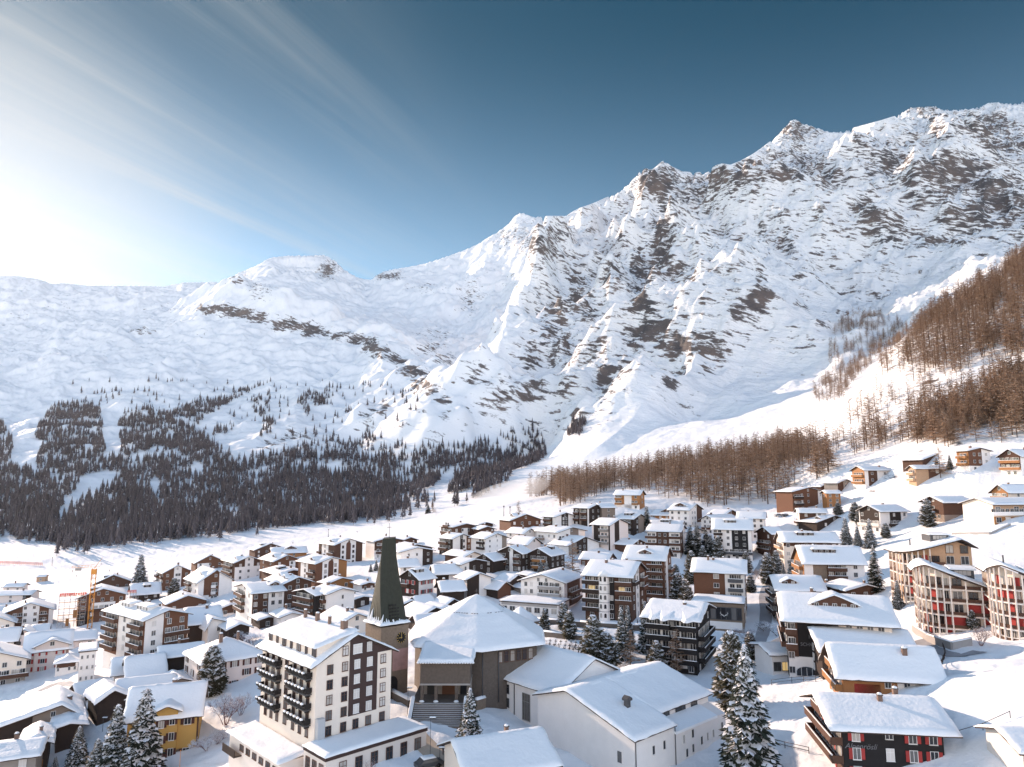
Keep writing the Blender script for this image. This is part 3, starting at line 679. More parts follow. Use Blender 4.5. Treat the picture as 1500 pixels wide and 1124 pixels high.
        bt = 0.22; rb = MB()
        zl = hr-sl_*(apx+oe); zr_ = hr-sr_*(GW-apx+oe)
        prof_ = [(-oe, zl), (apx, hr), (GW+oe, zr_), (GW+oe, zr_+bt), (apx, hr+bt), (-oe, zl+bt)]
        n = len(prof_); b0, b1 = -og, GL+og
        p = [mp(x, b0, z) for x, z in prof_]+[mp(x, b1, z) for x, z in prof_]
        rb.solid(p, [(0, 1, 4, 5), (1, 2, 3, 4)], roofm); rb.solid(p, [(6, 7, 10, 11), (7, 8, 9, 10)], roofm)
        rb.solid(p, [(0, 1, 7, 6), (1, 2, 8, 7), (2, 3, 9, 8), (3, 4, 10, 9), (4, 5, 11, 10), (5, 0, 6, 11)], roofm)
        ro = rb.build('roof', root)
        def rz(A, B):
            e = 0.5; return np.minimum(roof_z(A), hr-0.10*sl_-0.0*A)+bt-0.02
        near = C.y < 190
        snow_grid(rz, -oe-.06, GW+oe+.06, -og-.06, GL+og+.06, th, 22 if near else 12, 16 if near else 7, mp, seed, 'snow_cover', ro)
    nf = fl if fl is not None else max(1, int(round(h/2.75)))
    fh = h/nf
    # --- windows
    def wins(wall, spec):
        Lw = W if wall == 'R' else Ln
        if spec is None or spec == 0: return
        cols = spec if isinstance(spec, (list, tuple)) else [(i+0.5)/spec for i in range(spec)]
        for k in range(nf):
            for cu in cols:
                if (wall, k) in skipw: continue
                u = cu*Lw; z = fh*k+fh*0.52
                if ww*1.2 > Lw: continue
                if rn.random() < 0.06: continue
                o = ob('window', window_mesh(ww, min(wh, fh*0.62), fr, 'curtain' if rn.random() < 0.12 else 'glass'), root); place(o, wall, u, z, 0.075)
                if shut:
                    s_ = ww*0.5
                    sm = shutter_mesh(s_, min(wh, fh*0.62), shut)
                    for sg in (-1, 1):
                        q = ob('shutter', sm, o); q.location = (sg*(ww/2+s_/2+0.09), 0, 0)
        if wall == g and not flat and not hip and att and hr-h > 1.6:
            for cu in ([0.5] if att == 1 else [0.5-0.09, 0.5+0.09] if att == 2 else [0.3, 0.5, 0.7]):
                u = apx+(cu-0.5)*Lw
                zz = min(h+0.55*(hr-h)-0.15, gz(wall, u)-1.2)
                if zz < h-0.4: continue
                o = ob('window', window_mesh(ww*0.85, min(wh, 1.1), fr, 'glass'), root); place(o, wall, u, zz, 0.075)
    wins('R', wR); wins('L', wL)
    # --- balconies
    for bc in bal:
        wall, u0, u1, fls = bc[:4]; bm_ = bc[4] if len(bc) > 4 else 'brown'; dp = bc[5] if len(bc) > 5 else 1.25
        Lw = W if wall == 'R' else Ln
        for k in (range(1, nf) if fls == 'all' else fls):
            b = MB(); z = fh*k; x0, x1 = u0*Lw, u1*Lw
            if k >= nf: x0, x1 = max(x0, .30*Lw), min(x1, .72*Lw)
            wbox(b, wall, x0, x1, z-0.15, z, 0.0, dp, bm_); wbox(b, wall, x0, x1, z, z+0.95, dp-0.09, dp+0.0, bm_)
            wbox(b, wall, x0, x0+0.08, z+.001, z+0.94, 0.0, dp-0.1, bm_); wbox(b, wall, x1-0.08, x1, z+.001, z+0.94, 0.0, dp-0.1, bm_)
            wbox(b, wall, x0+.02, x1-.02, z+0.951, z+1.07, dp-0.13, dp+0.04, 'snow')
            bo = b.build('balcony', root)
            for q in np.arange(x0+0.9, x1-0.6, 1.9):          # balcony doors
                o = ob('balcony_door', window_mesh(1.3, 1.9, fr, 'glass'), root); place(o, wall, float(q)+0.3, z+1.06, 0.085)
    # --- gabled wing in front of the right wall
    if xg:
        u0, u1, gy = xg[:3]; dpw = xg[3] if len(xg) > 3 else 1.0
        x0, x1 = u0*W, u1*W; xm = (x0+x1)/2; mm = xg[4] if len(xg) > 4 else m
        hz_ = CZ+ray(cx, gy)[1]*(C.y+xm*sin(a))-C.z; he = h-0.2 if hz_-h > 1.2 else hz_-1.3
        he = hz_-0.42*(x1-x0)/2
        b = MB(); b.prism([(x0, base), (x1, base), (x1, he), (xm, hz_), (x0, he)], lambda p, q, d: (p, d, q), -dpw, Ln*0.45, mm); wgo = b.build('gabled_wing', root)
        b = MB(); o_ = 0.8; s_ = 0.42; pl = [(x0-o_, he-s_*o_), (xm, hz_), (x1+o_, he-s_*o_), (x1+o_, he-s_*o_+.2), (xm, hz_+.2), (x0-o_, he-s_*o_+.2)]
        b.prism(pl, lambda p, q, d: (p, d, q), -dpw-0.8, Ln*0.45, roofm); b.build('wing_roof', wgo)
        snow_grid(lambda A, B: hz_+.17-s_*np.maximum(np.abs(A-xm), 0.25), x0-o_-.05, x1+o_+.05, -dpw-.86, Ln*0.45, th, 16, 10, lambda p, q, z: (p, q, z), seed+3, 'wing_snow', wgo)
        wnn = xg[5] if len(xg) > 5 else 2; ww2 = min(ww, (x1-x0)/wnn*.45)
        for k in range(nf):
            for i in range(wnn):
                o = ob('window', window_mesh(ww2, min(wh, fh*.58), fr, 'curtain' if rn.random() < .3 else 'glass'), wgo); o.location = (x0+(x1-x0)*(i+.5)/wnn, -dpw-.075, fh*k+fh*.52+(0.45*i if wnn == 2 and mm == 'yellow' else 0))
                if shut:
                    for sg in (-1, 1):
                        q = ob('shutter', shutter_mesh(ww2*.5, min(wh, fh*.58), shut), wgo); q.location = (o.location.x+sg*(ww2*.75+.09), -dpw-.075, o.location.z)
        if hz_-he > 1.0:
            o = ob('window', window_mesh(ww2, min(wh, 1.2), fr, 'glass'), wgo); o.location = (xm+(.15*(x1-x0) if mm == 'yellow' else 0), -dpw-.075, he-.3 if mm == 'yellow' else he+.35*(hz_-he)-.1)
        if mm == 'yellow':
            b = MB(); b.box((x0-.05, -dpw-.06, base+1), (x1+.05, -dpw+.2, .2*h), 'graystone'); b.build('stone_base', wgo)
    # --- chimneys
    if not flat:
        for i in range(chim):
            gx = apx+rn.choice((-1, 1, 1))*rn.uniform(0.12, 0.3)*GW*0.6; gy_ = rn.uniform(0.15, 0.8)*GL
            z = float(roof_z(gx)) if not hip else hr; b = MB(); x, y, _ = mp(gx, gy_, 0); s_ = rn.uniform(0.25, 0.42); t_ = rn.uniform(1.0, 1.7)
            b.box((x-s_, y-s_, z-0.3), (x+s_, y+s_, z+t_), 'chim'); b.box((x-s_-.08, y-s_-.08, z+t_+.001), (x+s_+.08, y+s_+.08, z+t_+.12), 'metal'); co_ = b.build('chimney', root)
            b = MB(); b.ball((x, y, z+t_+0.15), s_*1.15, 'snow', 10, 6, (1, 1, 0.65)); b.build('snow_cap', co_)
    # --- dormers: (side, position along ridge 0-1, drop 0-1, width, kind)
    for sd, pu, dr, dw, kd in dorm:
        y = pu*GL; run = apx if sd == 'l' else GW-apx; sg = -1 if sd == 'l' else 1; sp = sl_ if sd == 'l' else sr_
        gx = apx+sg*run*dr; zb = float(roof_z(gx)); b = MB()
        dh = 1.5; gi = apx+sg*run*max(dr-0.62, 0.02); dm = 'white' if kd == 'w' else 'dark' if kd == 's' else 'brown'
        if kd in 'sw':
            zt = zb+dh; b.solid([mp(gx, y-dw/2, zb-.3), mp(gx, y+dw/2, zb-.3), mp(gi, y+dw/2, zb-.3), mp(gi, y-dw/2, zb-.3), mp(gx, y-dw/2, zt), mp(gx, y+dw/2, zt), mp(gi, y+dw/2, zt+.3), mp(gi, y-dw/2, zt+.3)],
                    [(0, 1, 5, 4), (1, 2, 6, 5), (2, 3, 7, 6), (3, 0, 4, 7), (4, 5, 6, 7), (0, 3, 2, 1)], dm)
            do = b.build('dormer', root)
            lo, hi = min(gx+sg*.5, gi), max(gx+sg*.5, gi)
            snow_grid(lambda A, B: zt+0.02+0.3*np.abs(A-gx)/max(abs(gi-gx), .1), lo, hi, y-dw/2-.35, y+dw/2+.35, th, 8, 8, mp, seed+5, 'dormer_snow', do)
            wz = zt-0.55
        else:
            zt = zb+1.1+0.2*dw; ze_ = zb+1.1-0.1
            b.prism([(y-dw/2, zb-.4), (y+dw/2, zb-.4), (y+dw/2, ze_), (y, zt), (y-dw/2, ze_)], lambda p, q, d: mp(d, p, q), gx, gi, dm)
            do = b.build('dormer', root)
            lo, hi = min(gx+sg*.6, gi), max(gx+sg*.6, gi); s_ = (zt-ze_)/(dw/2)
            snow_grid(lambda A, B: zt+0.12-s_*np.maximum(np.abs(B-y), .2), lo, hi, y-dw/2-.6, y+dw/2+.6, th, 8, 12, mp, seed+6, 'dormer_snow', do)
            wz = zb+0.75
        nwn = max(1, int(dw/1.6))
        for i in range(nwn):
            q = ob('dormer_window', window_mesh(0.8, 0.75, fr, 'glass'), do); yy = y-dw/2+dw*(i+.5)/nwn
            q.location = mp(gx+sg*0.075, yy, wz)
            # face outward
            nrm = mp(sg, 0, 0); q.rotation_euler = (0, 0, math.atan2(nrm[1], nrm[0])+pi/2)
    return root, C, a, W, Ln, h, hr, fh
b_ = 'brown'; w_ = 'white'; d_ = 'dark'; r_ = 'rust'; o_ = 'orange'
# ---- far left edge
H('low pale house with a long snowy roof at the left edge behind the brown gable', -15,885,874,45,a=10,g='L',L=9,m='pink',wR=3,R_=[(.8,1,0,1,d_)],pitch=.3)
H('small shed with a blue shaded roof just behind the low pale house', 4,868,861,33,a=10,g='L',L=6,m='pink',chim=1,wR=2,pitch=.4)
H('tiny tan wooden hut standing alone on the sunny snowfield', 53,853,846,66,a=10,g='L',L=4,m='tan',chim=0,wR=1,oe=.4,og=.4,th=.3,name='wooden_hut',cat='hut')
H('brown gabled apartment house with a white middle block left of the scaffolding', 4,926,901,78,a=33,L=15,yr=883,m=r_,R_=[(.36,.70,0,1.02,w_),(.9,1,0,1,w_)],wR=[.2,.42,.62,.82],bal=[('R',.14,.36,[1,2],b_),('R',.7,.88,[1,2],b_)],att=2,name='apartment_house')
H('half built brown gabled house behind the orange tower crane', 112,918,878,184,a=33,L=16,yr=862,m=r_,R_=[(.28,.78,.55,.78,w_),(0,.3,0,.5,d_)],wR=5,att=2,bal=[('R',.3,.7,[2],b_)],name='apartment_house',dorm=[('l',.35,.5,5,'s')])
H('low dark brown barn house with white base right behind the crane', 137,867,857,192,a=33,L=13,yr=842,m=b_,R_=[(0,1,0,.35,w_)],wR=4,att=1,dorm=[('l',.3,.5,4,'s')])
H('black timber house with a blue shaded roof and one dormer by the scaffold', 193,887,873,234,xL=182,a=33,g='L',m=d_,wR=3,pitch=.55,dorm=[('l',.55,.5,3,'s')])
H('brown apartment house with a white stair panel beside the tall spruce', 238,866,841,279,xL=211,a=40,yr=828,m=r_,R_=[(.38,.66,0,1.3,w_)],L_=[(.25,.6,0,.7,w_)],wR=[.15,.48,.58,.85],wL=3,bal=[('L',.62,.98,[1,2],b_),('L',.02,.25,[1,2],b_)],name='apartment_house')
H('small brown house behind with white lower left, roof shared by a darker eave', 286,838,826,328,a=36,L=12,yr=813,m=r_,R_=[(.06,.5,0,.9,w_)],wR=3)
H('dark brown gabled house above, with a white tower panel and white left wall', 343,852,826,384,xL=323,a=40,yr=815,m=b_,R_=[(0,.36,0,.75,w_),(.36,.68,0,1.1,w_),(.68,1,0,.75,w_)],wR=[.2,.5,.85],wL=2,bal=[('L',.2,.95,[1,2],b_)],dorm=[('l',.25,.7,3,'g')],name='apartment_house')
H('white apartment house with brown middle stripe and two low garage openings', 289,882,855,340,xL=262,a=40,yr=835,m=w_,R_=[(.16,.32,.3,1.2,r_),(.32,.6,.2,1.4,r_)],wR=[.42,.52],wL=3,bal=[('R',.37,.5,[1,2],w_,.7),('L',.55,.95,[1,2],b_)],dorm=[('l',.3,.6,4,'g')],name='apartment_house')
H('low brown gable with a white base in front of the brown striped white house', 245,899,887,302,a=35,L=14,yr=872,m=r_,R_=[(0,1,0,.4,w_)],wR=3,att=0)
# ---- left middle
A = H('large white apartment block with a brown timber gable and stacked brown balconies', 208,980,912,275,xL=139,a=52,yr=893,m=w_,R_=[(.42,1,0,1.4,r_)],L_=[(.0,.33,0,1,r_),(.66,.97,.1,1,r_)],wR=[.2,.55,.85],wL=[.5],bal=[('R',.42,1.0,[2,3],b_),('L',.02,.33,[1,2,3,4],b_),('L',.66,1.0,[1,2,3,4],b_)],fl=5,att=1,chim=3,dorm=[('l',.35,.5,7,'w'),('l',.75,.55,6,'w')],name='apartment_block')
H('curved white restaurant annex with a hipped snow roof below the pink house', 80,992,972,114,L=9,a=30,hip=True,m=w_,wR=4,R_=[(.05,.9,.62,.95,b_)],ww=.5,wh=.9,pitch=.35,name='restaurant_annex',cat='annex')
H('flat white annex wall with small windows between the hip roof and the balconies', 113,1003,956,141,L=10,a=30,flat=True,m=w_,wR=3,ww=.4,wh=.8,fl=3,name='hotel_annex',cat='annex',th=.25)
H('pink house with bright red shutters and a steep front gable', 35,988,957,101,a=32,g='L',L=11,m='pink',wR=[.08],xg=(.2,.98,936,.6,'pink',2),shut='red',pitch=.75,fl=3,chim=1)
H('dark log house with a broad blue snowy roof beside the pink house', -16,967,943,23,a=28,g='L',L=10,m=d_,wR=3,pitch=.6)
H('small pink gable peeping over the roof left of the pink shuttered house', 22,948,932,46,a=30,L=10,yr=922,m='pink',wR=2)
H('cream gable cut off by the left edge above the dark log house', -40,938,919,20,a=33,L=12,yr=902,m='cream',wR=3)
H('cream chalet with a brown balcony and garages at the left edge', -52,1014,978,38,a=35,L=14,yr=952,m='cream',R_=[(0,1,0,.3,'concrete')],wR=4,bal=[('R',.3,1.06,[1],b_)],ap=.35,fl=3)
H('dark log house with pale stone upper gable and thick snow in the bottom left corner', -14,1112,1074,119,a=34,L=13,yr=1031,ap=.74,m='taupe',R_=[(0,.42,0,1.2,d_)],wR=[.55,.75],th=.75,chim=2,att=2,fl=2,ww=.9,wh=1.0)
H('small log hut with ochre shutters and a fat snow cap, nearest the corner', 29,1134,1097,71,L=8,a=30,yr=1080,m=d_,wR=[.5],shut='amber',th=.75,fl=2,ww=1.3,wh=1.4,oe=.8,name='log_hut',cat='hut')
H('dark log barn with a rounded snow cap beside the stone gabled house', 80,1104,1072,120,L=9,a=34,yr=1058,m=d_,wR=0,att=0,th=.7,chim=0,name='log_barn',cat='barn')
H('flat snowy roof with a skylight filling the bottom left corner', -30,1160,1122,52,L=9,a=24,g='L',m='grey',wR=2,pitch=.25,chim=1)
H('little dark barn with a blue roof above the snow capped barns', 116,1032,1022,147,xL=106,a=46,g='L',m=d_,wR=0,att=0,chim=0,pitch=.6,name='log_barn',cat='barn')
H('dark barn with one very thick white slab of snow on its sunny slope', 141,1064,1032,186,L=8,a=44,yr=1010,m=d_,wR=0,att=0,th=.9,chim=0,oe=.8,name='log_barn',cat='barn')
H('barn whose blue shaded roof shows right behind the ochre house', 168,1048,1027,248,L=9,a=22,g='L',m=d_,wR=0,chim=0,pitch=.6,name='log_barn',cat='barn')
H('barn with a dark triangular gable, second roof behind the ochre house', 187,1020,1005,240,xL=172,a=32,g='L',m=d_,wR=0,att=0,chim=0,pitch=.6,name='log_barn',cat='barn')
H('pale cottage with a blue roof at the foot of the tall white balconies', 166,1008,991,224,L=9,a=30,g='L',m='pink',wR=2,pitch=.55)
H('small tan barn wedged between the ochre house and the shuttered villa', 250,1018,1005,276,L=7,a=40,yr=992,m='grey',wR=0,att=0,chim=0,name='log_barn',cat='barn')
H('ochre yellow house with brown shutters, stone base and a front gable', 182,1124,1059,291,a=20,g='L',L=11,m='yellow',R_=[(0,1,-.2,.24,'graystone'),(.975,1.0,.2,1,b_)],wR=[.84],shut='shut',xg=(.40,.70,1033,.7),pitch=.72,fl=3,fr='frame',chim=1,ww=1.15,wh=1.35,th=.5,dep=6)
H('cream villa with dark shutters and a hipped snowy roof left of the tall hotel', 294,1018,973,388,xL=270,a=40,hip=True,m='pink',wR=5,wL=3,shut='shut',fl=3,pitch=.5,chim=2,ww=.95,wh=1.45,name='villa')
H('half black, half white house with a blue roof behind the villa', 273,953,917,322,L=12,a=30,g='L',m=w_,R_=[(0,.58,0,1,d_)],wR=[.7,.9],pitch=.55,oe=1.2,fl=3)
H('plain white house joined to the black and white house, near the grey bushes', 303,950,918,335,L=8,a=38,yr=905,m=w_,wR=3,ap=.15,ww=.7,wh=.9,chim=0)
H('dark open shed with a wide blue snow roof below the big balcony block', 235,988,967,296,L=9,a=30,g='L',m=d_,wR=0,pitch=.35,chim=1,name='open_shed',cat='shed')
H('dark barn gable half hidden by two round frosted bushes', 334,948,925,365,L=9,a=38,yr=913,m=d_,wR=0,att=0,chim=0,name='log_barn',cat='barn')
H('red brown and white apartment house with a gable of balconies and blue roof', 368,914,872,416,xL=342,a=36,g='L',yr=857,m=w_,R_=[(0,.5,0,1,'brown')],L_=[(.0,.35,0,1.0,'white')],wR=[.1,.4,.65,.88],wL=[.2],bal=[('L',.45,1.0,[1,2,3],b_)],fl=4,name='apartment_house',dorm=[('l',.82,.55,3,'g')])
H('dark red brown gable with white windows behind the balcony apartment house', 414,895,858,456,L=17,a=38,yr=845,m=b_,wR=[.22,.5,.8],fl=3,dorm=[('l',.25,.6,3,'g'),('l',.6,.5,3,'g')],name='apartment_house')
H('wide snowy double roof with a dark gable edge left of the arched house', 405,862,844,451,L=20,a=38,yr=835,m=b_,wR=3,dorm=[('l',.5,.5,4,'s')])
H('black timber house with three tiers of balconies on its gable', 461,912,875,481,xL=433,a=48,g='L',yr=864,m='black',wR=[.5],wL=0,bal=[('L',.1,.98,[1,2,3],b_)],fl=4,name='apartment_house')
H('plain white gable with two small windows joined to the black balcony house', 479,911,873,519,L=11,a=42,yr=861,m=w_,wR=[.55],ww=.6,wh=1.1,fl=3,bal=[('L',.1,.9,[1,2],b_)],name='apartment_house')
H('amber coloured house with a big white roof in front of the arched house', 480,874,857,518,xL=469,a=44,yr=846,m='amber',wR=[.25,.7],fl=2,att=0)
arch1 = H('brown and white house with a tall arched window and honey wood right side', 462,860,828,508,xL=437,a=44,yr=816,m=r_,R_=[(.2,.72,.0,1.35,w_),(.72,1,0,1,'amber')],L_=[(.45,.85,0,1,w_)],wR=[.3,.62],wL=[.6],fl=4,shut=None,fr='wframe',dorm=[('l',.4,.8,3,'g')],bal=[('L',.02,.4,[1,2],b_)],name='apartment_house')
arch2 = H('brown house with an arched white stair window standing alone by the piste', 490,829,800,531,xL=467,a=42,yr=789,m=b_,R_=[(.2,.75,0,1.35,w_)],L_=[(.4,.8,0,1,w_)],wR=[.28,.66],wL=[.6],fl=4,fr='wframe',dorm=[('l',.4,.8,3,'g')],bal=[('L',.02,.38,[1,2],b_),('L',.82,1,[1,2],b_)],name='apartment_house')
for hh, uc in ((arch1, .47), (arch2, .48)):
    root, C, a, W, Ln, h, hr, fh = hh; mbb = MB(); rr = W*.085; pts = [(-rr, .25*h), (rr, .25*h)]+[(rr*cos(q), h*.98+rr*sin(q)) for q in np.linspace(0, pi, 9)]
    mbb.prism(pts, wfn('R'), .05, .10, 'wframe'); o = mbb.build('arched_window', root); o.location = (uc*W, 0, 0)
H('low brown chalet farthest left on the edge of the ski piste', 373,818,807,418,a=38,L=12,yr=796,m=b_,wR=4,dorm=[('l',.5,.5,4,'s')])
H('honey wood house with a blue roof and a long brown dormer', 399,824,812,449,a=28,g='L',L=11,m='orange',wR=4,pitch=.5,dorm=[('l',.55,.55,7,'g')])
H('brown house with white lower strips between the dormer house and white tower panel', 401,848,824,438,xL=381,a=42,yr=813,m=r_,R_=[(.05,.55,0,.42,w_),(.6,.85,0,.95,w_)],wR=[.2,.7],wL=2,dorm=[('l',.35,.65,4,'g')],name='apartment_house')
H('brown and white house half hidden left behind the church spire', 548,820,795,590,a=33,L=12,yr=787,m=w_,R_=[(0,1,.5,1.4,b_)],wR=4,bal=[('R',.05,.5,[1,2],b_)])
H('small brown gable just right of the spire tip', 591,803,793,611,a=30,L=8,yr=787,m=b_,wR=2,chim=1)
H('dark gable rising behind the white gable right of the spire', 585,826,807,633,a=33,L=13,yr=797,m=d_,wR=4)
H('white gable with a dark right half close to the spire', 586,838,811,634,a=33,L=12,yr=803,m=w_,R_=[(.68,1,0,1.2,d_)],wR=[.25,.5,.85],fl=3,ww=.8,wh=1)
H('little blue roofed annex in front of the white gable by the spire', 586,848,832,613,a=24,g='L',L=8,m=w_,wR=2,pitch=.5)
H('black and white house with arched brown shutters and a shed dormer right of the spire', 613,875,851,635,xL=587,a=50,g='L',m=w_,L_=[(0,1,0,1.4,d_)],wR=[.3,.75],wL=[.3,.6],shut='red',bal=[('L',.5,1,[1],b_)],pitch=.55,dorm=[('l',.35,.5,4,'s')],oe=1.2)
# ---- centre
H('dark timber lodge with a white end, topmost beside the open piste', 664,792,774,699,xL=646,a=38,yr=767,m=b_,R_=[(.35,.6,.2,.9,w_)],wR=4,wL=2,bal=[('L',.1,.9,[1,2],b_)])
H('white and brown striped lodge below the dark timber lodge', 663,816,791,690,xL=644,a=42,yr=782,m=w_,R_=[(.4,.55,0,1.4,d_),(.75,1,0,1.2,r_)],L_=[(0,1,0,1,d_)],wR=[.6,.88],wL=2,bal=[('L',.35,.95,[1,2],b_)])
H('plain white lodge with scattered small windows and a dark right end', 711,813,791,742,xL=690,a=42,yr=781,m=w_,R_=[(.78,1,0,1.2,'taupe')],wR=[.2,.55],wL=0,bal=[('L',.05,.5,[1,2],d_)],ww=.7,wh=.9)
H('tiny brown gable behind the white lodge, the upper of a pair', 702,776,770,722,a=26,L=8,yr=765,m=b_,wR=1,chim=0)
H('tiny brown gable behind the white lodge, the lower of a pair', 703,784,777,724,a=26,L=8,yr=771,m=b_,wR=1,chim=1)
H('cream cottage with a broad white roof between the lodges and the barns', 681,830,817,704,xL=652,a=44,yr=808,m='cream',L_=[(0,1,0,1,b_)],wR=2,wL=3)
H('dark barn gable facing left beside the pale bay house', 722,840,823,745,xL=697,a=55,g='L',yr=811,m=d_,wR=0,wL=2)
H('twin gabled dark chalet with glass balconies on its left side', 764,838,813,779,xL=729,a=58,g='L',yr=800,m=d_,L_=[(.35,.5,0,1.1,w_)],wL=[.1,.25,.6],bal=[('L',.62,1.02,[1,2],b_),('L',.05,.3,[1,2],b_)],fl=3)
H('dark chalet with yellow balcony fronts behind the twin snowy spruces', 806,843,816,827,xL=773,a=58,g='L',yr=803,m=d_,wL=[.2,.5,.8],bal=[('L',.2,.75,[1,2],'amber')],fl=3,dorm=[('l',.6,.5,2.5,'s')])
H('white walled house with a dark gable and a stubby chimney', 676,854,829,712,xL=655,a=44,yr=819,m=w_,R_=[(.3,1,0,1.2,d_)],wR=[.15,.5,.8],wL=0,ww=.7)
H('small house with a curled snow roof, dark left and white right', 638,859,843,675,L=9,a=18,g='L',m=w_,R_=[(0,.52,0,1,d_)],wR=[.78],pitch=.5,th=.6)
H('narrow gable, black left half and white right half, above the log barns', 684,878,851,719,L=8,a=30,yr=839,m=w_,R_=[(0,.5,0,1.4,d_)],wR=0,att=0,chim=0)
H('black barn with a steel flue pipe above the church roof', 648,888,868,680,L=9,a=18,g='L',m=d_,wR=0,chim=1,pitch=.5,name='log_barn',cat='barn')
H('log barn with a plank gable lit from the right, left of the white inn', 729,878,865,748,xL=697,a=50,yr=852,m=d_,R_=[(0,1,0,1.4,b_)],wR=0,wL=0,att=0,chim=0,name='log_barn',cat='barn')
H('second log barn tucked behind the plank gabled barn', 747,866,853,766,xL=728,a=46,yr=842,m=d_,wR=0,att=0,chim=0,name='log_barn',cat='barn')
H('brown hut with a square snow roof beside the twin snowy spruces', 775,858,845,789,xL=761,a=40,m=b_,wR=1,chim=0,yr=841,name='wooden_hut',cat='hut')
H('barn roof with a black triangular gable close to the spire base', 613,894,886,635,xL=601,a=40,g='L',m=d_,wR=0,att=0,chim=0,pitch=.6,name='log_barn',cat='barn')
H('low barn with a boxy snow layer left of the church roof tip', 655,897,887,671,xL=638,a=40,yr=877,m=d_,wR=0,att=0,chim=0,name='log_barn',cat='barn')
H('big dark barn with a sunny white slope touching the church roof', 612,927,908,660,L=11,a=38,yr=889,m=d_,wR=0,att=0,chim=0,name='log_barn',cat='barn')
H('dark barn gable second from the church roof ridge', 640,908,897,664,L=9,a=34,yr=888,m=d_,wR=0,att=0,chim=0,name='log_barn',cat='barn')
H('barn with an unbroken white roof directly against the church eave', 614,932,919,656,L=8,a=22,g='L',m=d_,wR=0,chim=0,pitch=.45,name='log_barn',cat='barn')
H('small snowy barn hard against the right side of the spire', 592,896,887,611,L=7,a=30,yr=879,m=d_,wR=0,att=0,chim=0,name='log_barn',cat='barn')
# ---- upper rows
H('brown chalet with a round pale stair tower under the snow cannon mist', 748,780,764,792,L=13,a=26,yr=753,m=r_,wR=4,dorm=[('l',.4,.6,4,'g')])
H('white lodge with a black centre panel in the uppermost row', 813,776,759,842,xL=795,a=44,yr=751,m=w_,R_=[(.32,.66,0,1.5,d_)],L_=[(.2,.9,.2,1,d_)],wR=[.42,.56],bal=[('L',.25,.85,[1,2],b_)],fl=3)
H('three storey black lodge with white pillars at the edge of the larch wood', 863,772,746,882,xL=840,a=48,yr=739,m=d_,L_=[(.5,.62,0,1,'taupe'),(0,.1,0,1,w_)],wR=[.3,.7],wL=[.25,.8],bal=[('L',.12,.48,[1,2],b_),('L',.62,.95,[1,2],b_)],fl=3)
H('ivy coloured side wing joined to the three storey black lodge', 882,768,745,901,L=10,a=20,g='L',m='taupe',wR=1,pitch=.35)
H('white bungalow with a wide roof below the brown chalet with the tower', 767,795,783,785,xL=742,a=46,yr=774,m=w_,L_=[(.1,.4,0,1,'pink')],wR=1,wL=2)
H('white block with recessed balconies and a low right gable', 817,805,782,857,xL=786,a=42,yr=774,m=w_,R_=[(.45,.75,.5,1.4,'taupe')],wR=[.3],wL=[.15,.4],bal=[('L',.62,.98,[1],'taupe'),('R',.02,.25,[1],d_)],fl=2)
H('pale house with only its white roof showing left of the recessed balconies', 773,808,799,792,xL=747,a=46,yr=787,m='pink',wR=1,wL=0)
H('house with a black gable panel between beige and white, behind the tall larch', 833,814,801,878,xL=806,a=42,yr=786,m=w_,R_=[(.25,.6,0,1.5,d_),(0,.25,0,1.2,'grey')],wR=[.36,.5],wL=0,fl=2)
H('tall dark green and beige apartment tower with stacked balconies', 894,807,771,920,xL=867,a=46,yr=760,m='pink',R_=[(.25,.5,0,1.4,d_)],L_=[(.55,.9,0,1,d_),(0,.08,0,1,d_)],wR=0,wL=0,bal=[('L',.1,.55,[1,2,3],'grey')],fl=4,name='apartment_tower',cat='apartment house')
H('long brown house with lumpy snow behind the tall larch', 890,834,822,900,xL=851,a=62,yr=810,m=r_,wL=5,wR=0)
H('honey wood chalet with a white stair tower against the larch wood', 937,747,726,944,xL=901,a=62,yr=718,m='orange',L_=[(.32,.62,0,1.0,w_),(0,1,0,.33,w_)],wR=[.5],wL=[.15,.85],bal=[('L',.7,1.0,[1,2],'amber'),('L',.05,.3,[1],'amber')],fl=3)
H('black house with a white right gable below the honey wood chalet', 928,785,762,946,xL=903,a=52,yr=753,m=d_,R_=[(.4,1,0,1.2,'taupe')],wR=[.3],wL=2,bal=[('L',.1,.7,[1,2],d_)],dorm=[('l',.5,.5,4,'s')])
H('honey gabled chalet with a twin windowed dormer', 992,768,757,1005,xL=953,a=62,yr=747,m='orange',L_=[(0,1,0,.5,w_)],wL=4,wR=1,dorm=[('l',.45,.6,6,'g')])
H('tall white house with a brown bay behind the honey gabled chalet', 1010,780,749,1028,xL=980,a=55,yr=738,m=w_,R_=[(.6,1,.4,1.4,b_)],wR=[.25,.45],wL=3,dorm=[('l',.55,.6,6,'g')],fl=4)
H('white lodge with a dark brown centre and two tiers of brown balconies', 997,819,781,1004,xL=948,a=70,yr=772,m=w_,L_=[(.33,.72,0,1,b_)],R_=[(0,.5,0,1.4,b_)],wL=[.15,.45,.62,.88],bal=[('L',0,.33,[1,2,3],b_),('L',.72,1.06,[1,2,3],b_)],fl=4)
H('roof with a dark skylight slot just behind the brown centred lodge', 997,787,772,1003,xL=950,a=68,yr=763,m=w_,wL=3,wR=1,dorm=[('l',.5,.5,5,'s')])
H('white gabled house between the tall white house and the black block', 1047,783,763,1080,xL=1027,a=40,g='L',yr=755,m=w_,wL=[.3,.7],wR=2,bal=[('L',.3,.9,[1],b_)])
H('white house with a brown gable edge, farthest right in front of the larch wood', 1121,790,761,1128,xL=1081,a=68,yr=750,m=w_,wL=4,wR=1,fl=4)
